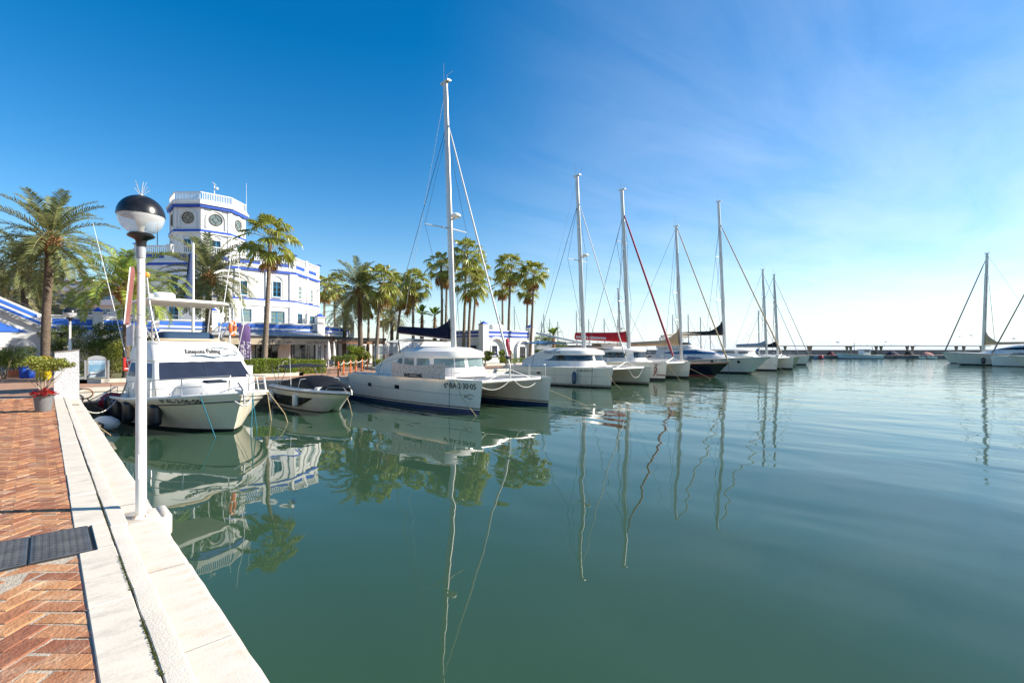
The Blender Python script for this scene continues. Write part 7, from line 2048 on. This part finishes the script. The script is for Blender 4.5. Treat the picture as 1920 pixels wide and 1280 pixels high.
for i, (x0, x1, posts, lab) in enumerate(((1462, 1544, (1472, 1516, 1520), 'flat roofed pergola on the breakwater just right of the moored row'), (1563, 1744, (1588, 1595, 1643, 1652, 1701, 1711), 'longest flat roofed pergola on the breakwater, in the middle of the harbour mouth'), (1757, 1858, (1793, 1807, 1840), 'flat roofed pergola on the breakwater behind the long motor yacht'))):
    t = thing('pergola', lab, 'pergola', F((x0 + x1) / 2, 1, 172), 0, 'flat pergolas on the breakwater')
    m = MB(); slabw(m, x0, x1, 169, 175, 4.05, 4.28); m.build('roof', tanroof, t, world=True)
    for px in posts:
        m = MB(); p = F(px, 1, 172); m.rings([[p + rd * a + fd * b for a, b in ((-.3, -.3), (.3, -.3), (.3, .3), (-.3, .3))], [p + Vector((0, 0, 2.0)) + rd * a + fd * b for a, b in ((-.22, -.3), (.22, -.3), (.22, .3), (-.22, .3))], [p + Vector((0, 0, 3.05)) + rd * a + fd * b for a, b in ((-.5, -.3), (.5, -.3), (.5, .3), (-.5, .3))]]); m.build('post', tanroof, t, world=True)
# white trawler alongside
def trawler(px0, px1, Z, label, colour, zb, zs, ws=1, name='fishing_vessel'):
    a, b = F(px0, 0, Z), F(px1, 0, Z); L = (a - b).length; c = (a + b) / 2; d = (a - b).normalized()
    t = thing(name, label, 'boat', (c.x, c.y, 0), math.atan2(d.y, d.x))
    hh = Hull(L, L * .28, zb, zs, rake=L * .07, p=2.2, t0=.35, draft=.4, sheer=2.4, flare=1.3)
    hh.build('hull', t, [-1, 0, .12, .75, 1.0], [colour, antifoul, gel], rowm=[1, 1, 0, 2], nst=16)
    if ws:
        k = L / 14.5
        m = MB(); m.box((-3.4 * k, -1.1 * k, zs - .1), (-.9 * k, 1.1 * k, zs + 1.75 * k), bev=.08); w = m.build('wheelhouse', gel2, t)
        m = MB(); m.box((-3.6 * k, -1.2 * k, zs + 1.76 * k), (-.7 * k, 1.2 * k, zs + 1.9 * k)); m.build('roof', bluep, w)
        for y in (-1, 1):
            m = MB(); m.box((-3.0 * k, y * 1.104 * k, zs + 1.0 * k), (-1.3 * k, y * 1.12 * k, zs + 1.5 * k)); m.build('window', glassd, w)
        m = MB(); m.tube([(1.2 * k, 0, zs), (1.2 * k, 0, zs + 4.0 * k)], .09 * k, 6); m.tube([(1.2 * k, 0, zs + 2.4 * k), (2.0 * k, .4, zs + 3.2 * k)], .05 * k, 5); m.tube([(-5.6 * k, 0, zs), (-4.6 * k, 0, zs + 2.7 * k)], .09 * k, 6); m.build('mast', darkframe, t)
        m = MB(); m.lathe([(.5 * k, -.6 * k), (.7 * k, -.6 * k), (.7 * k, .6 * k), (.5 * k, .6 * k)], (-5.2 * k, 0, zs + .7 * k), 12, axis='y'); m.build('winch', darkframe, t)
    return t, hh
trw, hh = trawler(1567, 1650, 156, 'white wooden fishing vessel with a small wheelhouse lying along the far quay', mat('white_hull_blue', (.66, .70, .74), .5), 2.0, 1.15)
m = MB(); m.text('3-AL-1-04', .5, lambda u, v: hh.xz(1.6 + u, .85 + v, 1, .02) if 0 else hh.xz(5.2 - u, .85 + v, 1, .02)); m.build('registration', inkblack, trw)
trawler(1722, 1735, 150, 'small white boat at the far quay, left of its slightly larger neighbour', gel, 1.0, .6, 1, 'small_boat')
trawler(1738, 1756, 150, 'small white boat with blue wheelhouse roof beside the long motor yacht bow', gel, 1.1, .7, 1, 'small_boat')
trawler(1526, 1544, 150, 'small white and blue work boat at the far quay near the moored row', mat('pale_blue_hull', (.35, .45, .58), .5), 1.3, .8, 1, 'small_boat')
q = F(1539, .7, 149); fender(q, .62, 1.0, mat('red_buoy', (.55, .03, .03), .4), 'red round buoy on the small blue work boat at the far quay', rope=0)
def heap(px, w, Z, hgt, mt, label, seed):
    p = F(px, .98, Z); t = thing('net_heap', label, 'fishing gear', p, -YAW, 'heaps of fishing gear on the far quay'); m = MB(); rs = []
    for k in range(6):
        u = k / 5; rs.append([(w / 2 * math.cos(a) * (1 - .75 * u ** 1.6) * (1 + .16 * mnoise.noise((math.cos(a) * 2, math.sin(a) * 2, seed + u * 2))), w / 4 * math.sin(a) * (1 - .75 * u ** 1.6), hgt * u * (1 + .25 * mnoise.noise((a, seed, u)))) for a in [2 * PI * j / 18 for j in range(18)]])
    m.rings(rs); m.build('cover', mt, t, 50)
    m = MB(); rnd = random.Random(seed)
    for k in range(7): a = rnd.uniform(0, 6.28); m.lathe([(0, -.16), (.13, -.1), (.16, 0), (.13, .1), (0, .16)], (w * .45 * math.cos(a), w * .26 * math.sin(a), .15), 8)
    m.build('floats', orange, t)
heap(1558, 3.0, 165, 1.3, mat('maroon_net', (.10, .03, .04), .9, var=.4, vscale=3), 'maroon heap of fishing net between the work boat and the wooden vessel', 1)
heap(1673, 4.6, 165, 1.4, mat('navy_net', (.02, .03, .06), .9, var=.4, vscale=3), 'dark blue heap of fishing gear right of the wooden vessel', 2)
heap(1704, 3.2, 165, 1.5, mat('black_net', (.03, .035, .03), .9, var=.4, vscale=3), 'blackish green heap of fishing gear under the long pergola', 3)
heap(1738, 4.6, 166, 1.05, mat('pink_net', (.45, .20, .17), .9, var=.3, vscale=3), 'pale red heap of netting at the right end of the long pergola', 4)
# quay shed with brown wall and white panels behind the catamarans
t = thing('quay_pavilion', 'low pavilion with brown wall and white panels behind the two middle catamarans', 'pavilion', (50, 45, 1.25))
m = MB(); a, b = at_Y(1078, 650, 47), at_Y(1128, 650, 47); m.box((a.x, 47, 1.2), (b.x, 49, 3.6)); m.build('brown_wall', mat('brown_boards', (.24, .15, .09), .8, var=.2, vscale=2), t, world=True)
m = MB(); c = at_Y(1165, 650, 47); m.box((b.x + .02, 47.1, 1.2), (c.x, 49, 3.9)); m.build('white_panel', wallw, t, world=True)
m = MB(); m.box((a.x - .6, 46.4, 3.92), (c.x + .5, 49.4, 4.06)); m.build('roof', greycloth, t, world=True)
# far sailing boats beyond the pier: the picture shows little more than bare masts
FM = [(899, 599), (934, 589), (962, 573), (1013, 601), (1017, 587), (1028, 596), (1043, 601), (1078, 581), (1101, 596), (1130, 595), (1155, 597), (1258, 588), (1287, 588), (1310, 593), (1328, 611), (1418, 580)]
base = None
for i, (px, py) in enumerate(FM):
    Z = 118 if px < 1400 else 105
    p = at_d(px, py, Z); zt = p.z
    if base is None:
        base = thing('far_sailboat', 'x', 'sailboat', (p.x, p.y, 0), -PI / 2, 'bare masted sailboats in the basin behind')
        hh = Hull(10, 3.2, 1.3, 1.0, rake=1.0, stern=.75); hh.build('hull', base, [-1, 0, .1, .9, 1], [gel, antifoul, bluestripe], rowm=[1, 1, 0, 2], nst=12)
        m = MB(); loft_plan(m, [(superplan(-2.2, 2, 1.0), 1.0), (superplan(-2.1, 1.4, .8), 1.45)]); m.build('cabin', gel2, base, 40)
        rig(base, .6, 1.2, 10.0, r=.11, rake=1.0, spreaders=((.55, .8),), fore=(4.8, 0, 1.3), forer=.05, forem=wire, hound=.95, shrouds=((0, 1.4, 1.1), (0, -1.4, 1.1)), back=((-4.8, 0, 1.1),), boom=(2.2, 3.4, 0), cover=(.7, .35, bluecloth, .2), wr=.016, diamond=False, extra=False)
        o = base
    else:
        o = copy_tree(base, (p.x, p.y, 0))
    o.scale = (1, 1, (zt - .4) / 10.0)
    o['label'] = 'distant sailboat of which hardly more than the thin bare mast shows above the quay'
FAR_LABELS = {1163: 0}
p = at_d(1163, 541, 80)
yx = yacht(p.x, p.y - 6, 12, 3.6, 'sailboat with a radar halfway up its mast, behind the red sail bag', dict(ztop=p.z, mx=0.1, mr=.14, radar=(.42, 1), forer=.03, forem=wire, wr=.014, spr=((.62, 1.9),)))
# gulls
def gull(loc, rz, label, fly=True, grp=None, sc=1.0):
    t = thing('gull', label, 'bird', loc, rz, grp)
    t.scale = (sc,) * 3
    m = MB(); rs = []
    for x, r, z in ((-.24, .008, .03), (-.16, .035, .02), (-.05, .062, 0), (.06, .058, .01), (.13, .035, .035), (.17, .034, .05), (.21, .028, .05), (.235, .012, .045), (.27, .006, .035)):
        rs.append([(x, r * math.cos(a), z + r * .9 * math.sin(a)) for a in [2 * PI * j / 10 for j in range(10)]])
    if fly:
        m.rings(rs)
        for s in (-1, 1):
            m.add([(.08, s * .04, .03), (-.06, s * .04, .025), (.12, s * .32, .14), (-.02, s * .34, .13), (-.06, s * .68, .06)], [(0, 1, 3, 2) if s > 0 else (2, 3, 1, 0), (2, 3, 4) if s > 0 else (4, 3, 2)])
            m.add([(.08, s * .04, .015), (-.06, s * .04, .01), (.12, s * .32, .128), (-.02, s * .34, .118), (-.06, s * .68, .055)], [(2, 3, 1, 0) if s > 0 else (0, 1, 3, 2), (4, 3, 2) if s > 0 else (2, 3, 4)])
    else:
        m.rings([[(x, y, z + .16 + x * .35) for x, y, z in r] for r in rs])
        for s in (-1, 1): m.tube([(0, s * .025, .12), (.0, s * .025, -.0)], .007, 4)
    m.build('body', mat('gull_feathers', (.62, .62, .63), .7, col2=(.35, .36, .38), vscale=9), t, 60)
gull((CAMP.x, CAMP.y, 20.2), R(200), 'gull perched on the camera pole above the lookout tower', False)
gull(at_d(1141, 619, 60), R(40), 'lone gull flying above the red sail bag')
gull(at_d(1404, 629, 70), R(10), 'gull flying just left of the lone short mast by the grey sail cover', sc=1.2)
gull(at_d(1571, 642, 110), R(70), 'gull flying above the left end of the longest pergola', sc=1.8)
gull(at_d(1660, 641, 110), R(150), 'gull flying above the middle of the longest pergola', sc=1.4)
gull(at_d(1799, 631, 100), R(20), 'gull flying left of the tall mast across the harbour', sc=1.4)
gull(at_d(1821, 629, 110), R(60), 'gull flying closest to the tall mast across the harbour', sc=1.4)
gull(at_d(1901, 635, 90), R(100), 'gull flying near the right edge above the motor yachts', sc=1.4)
for i in range(12):
    px = 1600 + i * 11 + (i * 37 % 7)
    gull(F(px, 4.28, 170.0), R(i * 47), 'gull perched in the row of birds along the longest pergola roof', False, 'gulls perched on the longest pergola', sc=1.5)
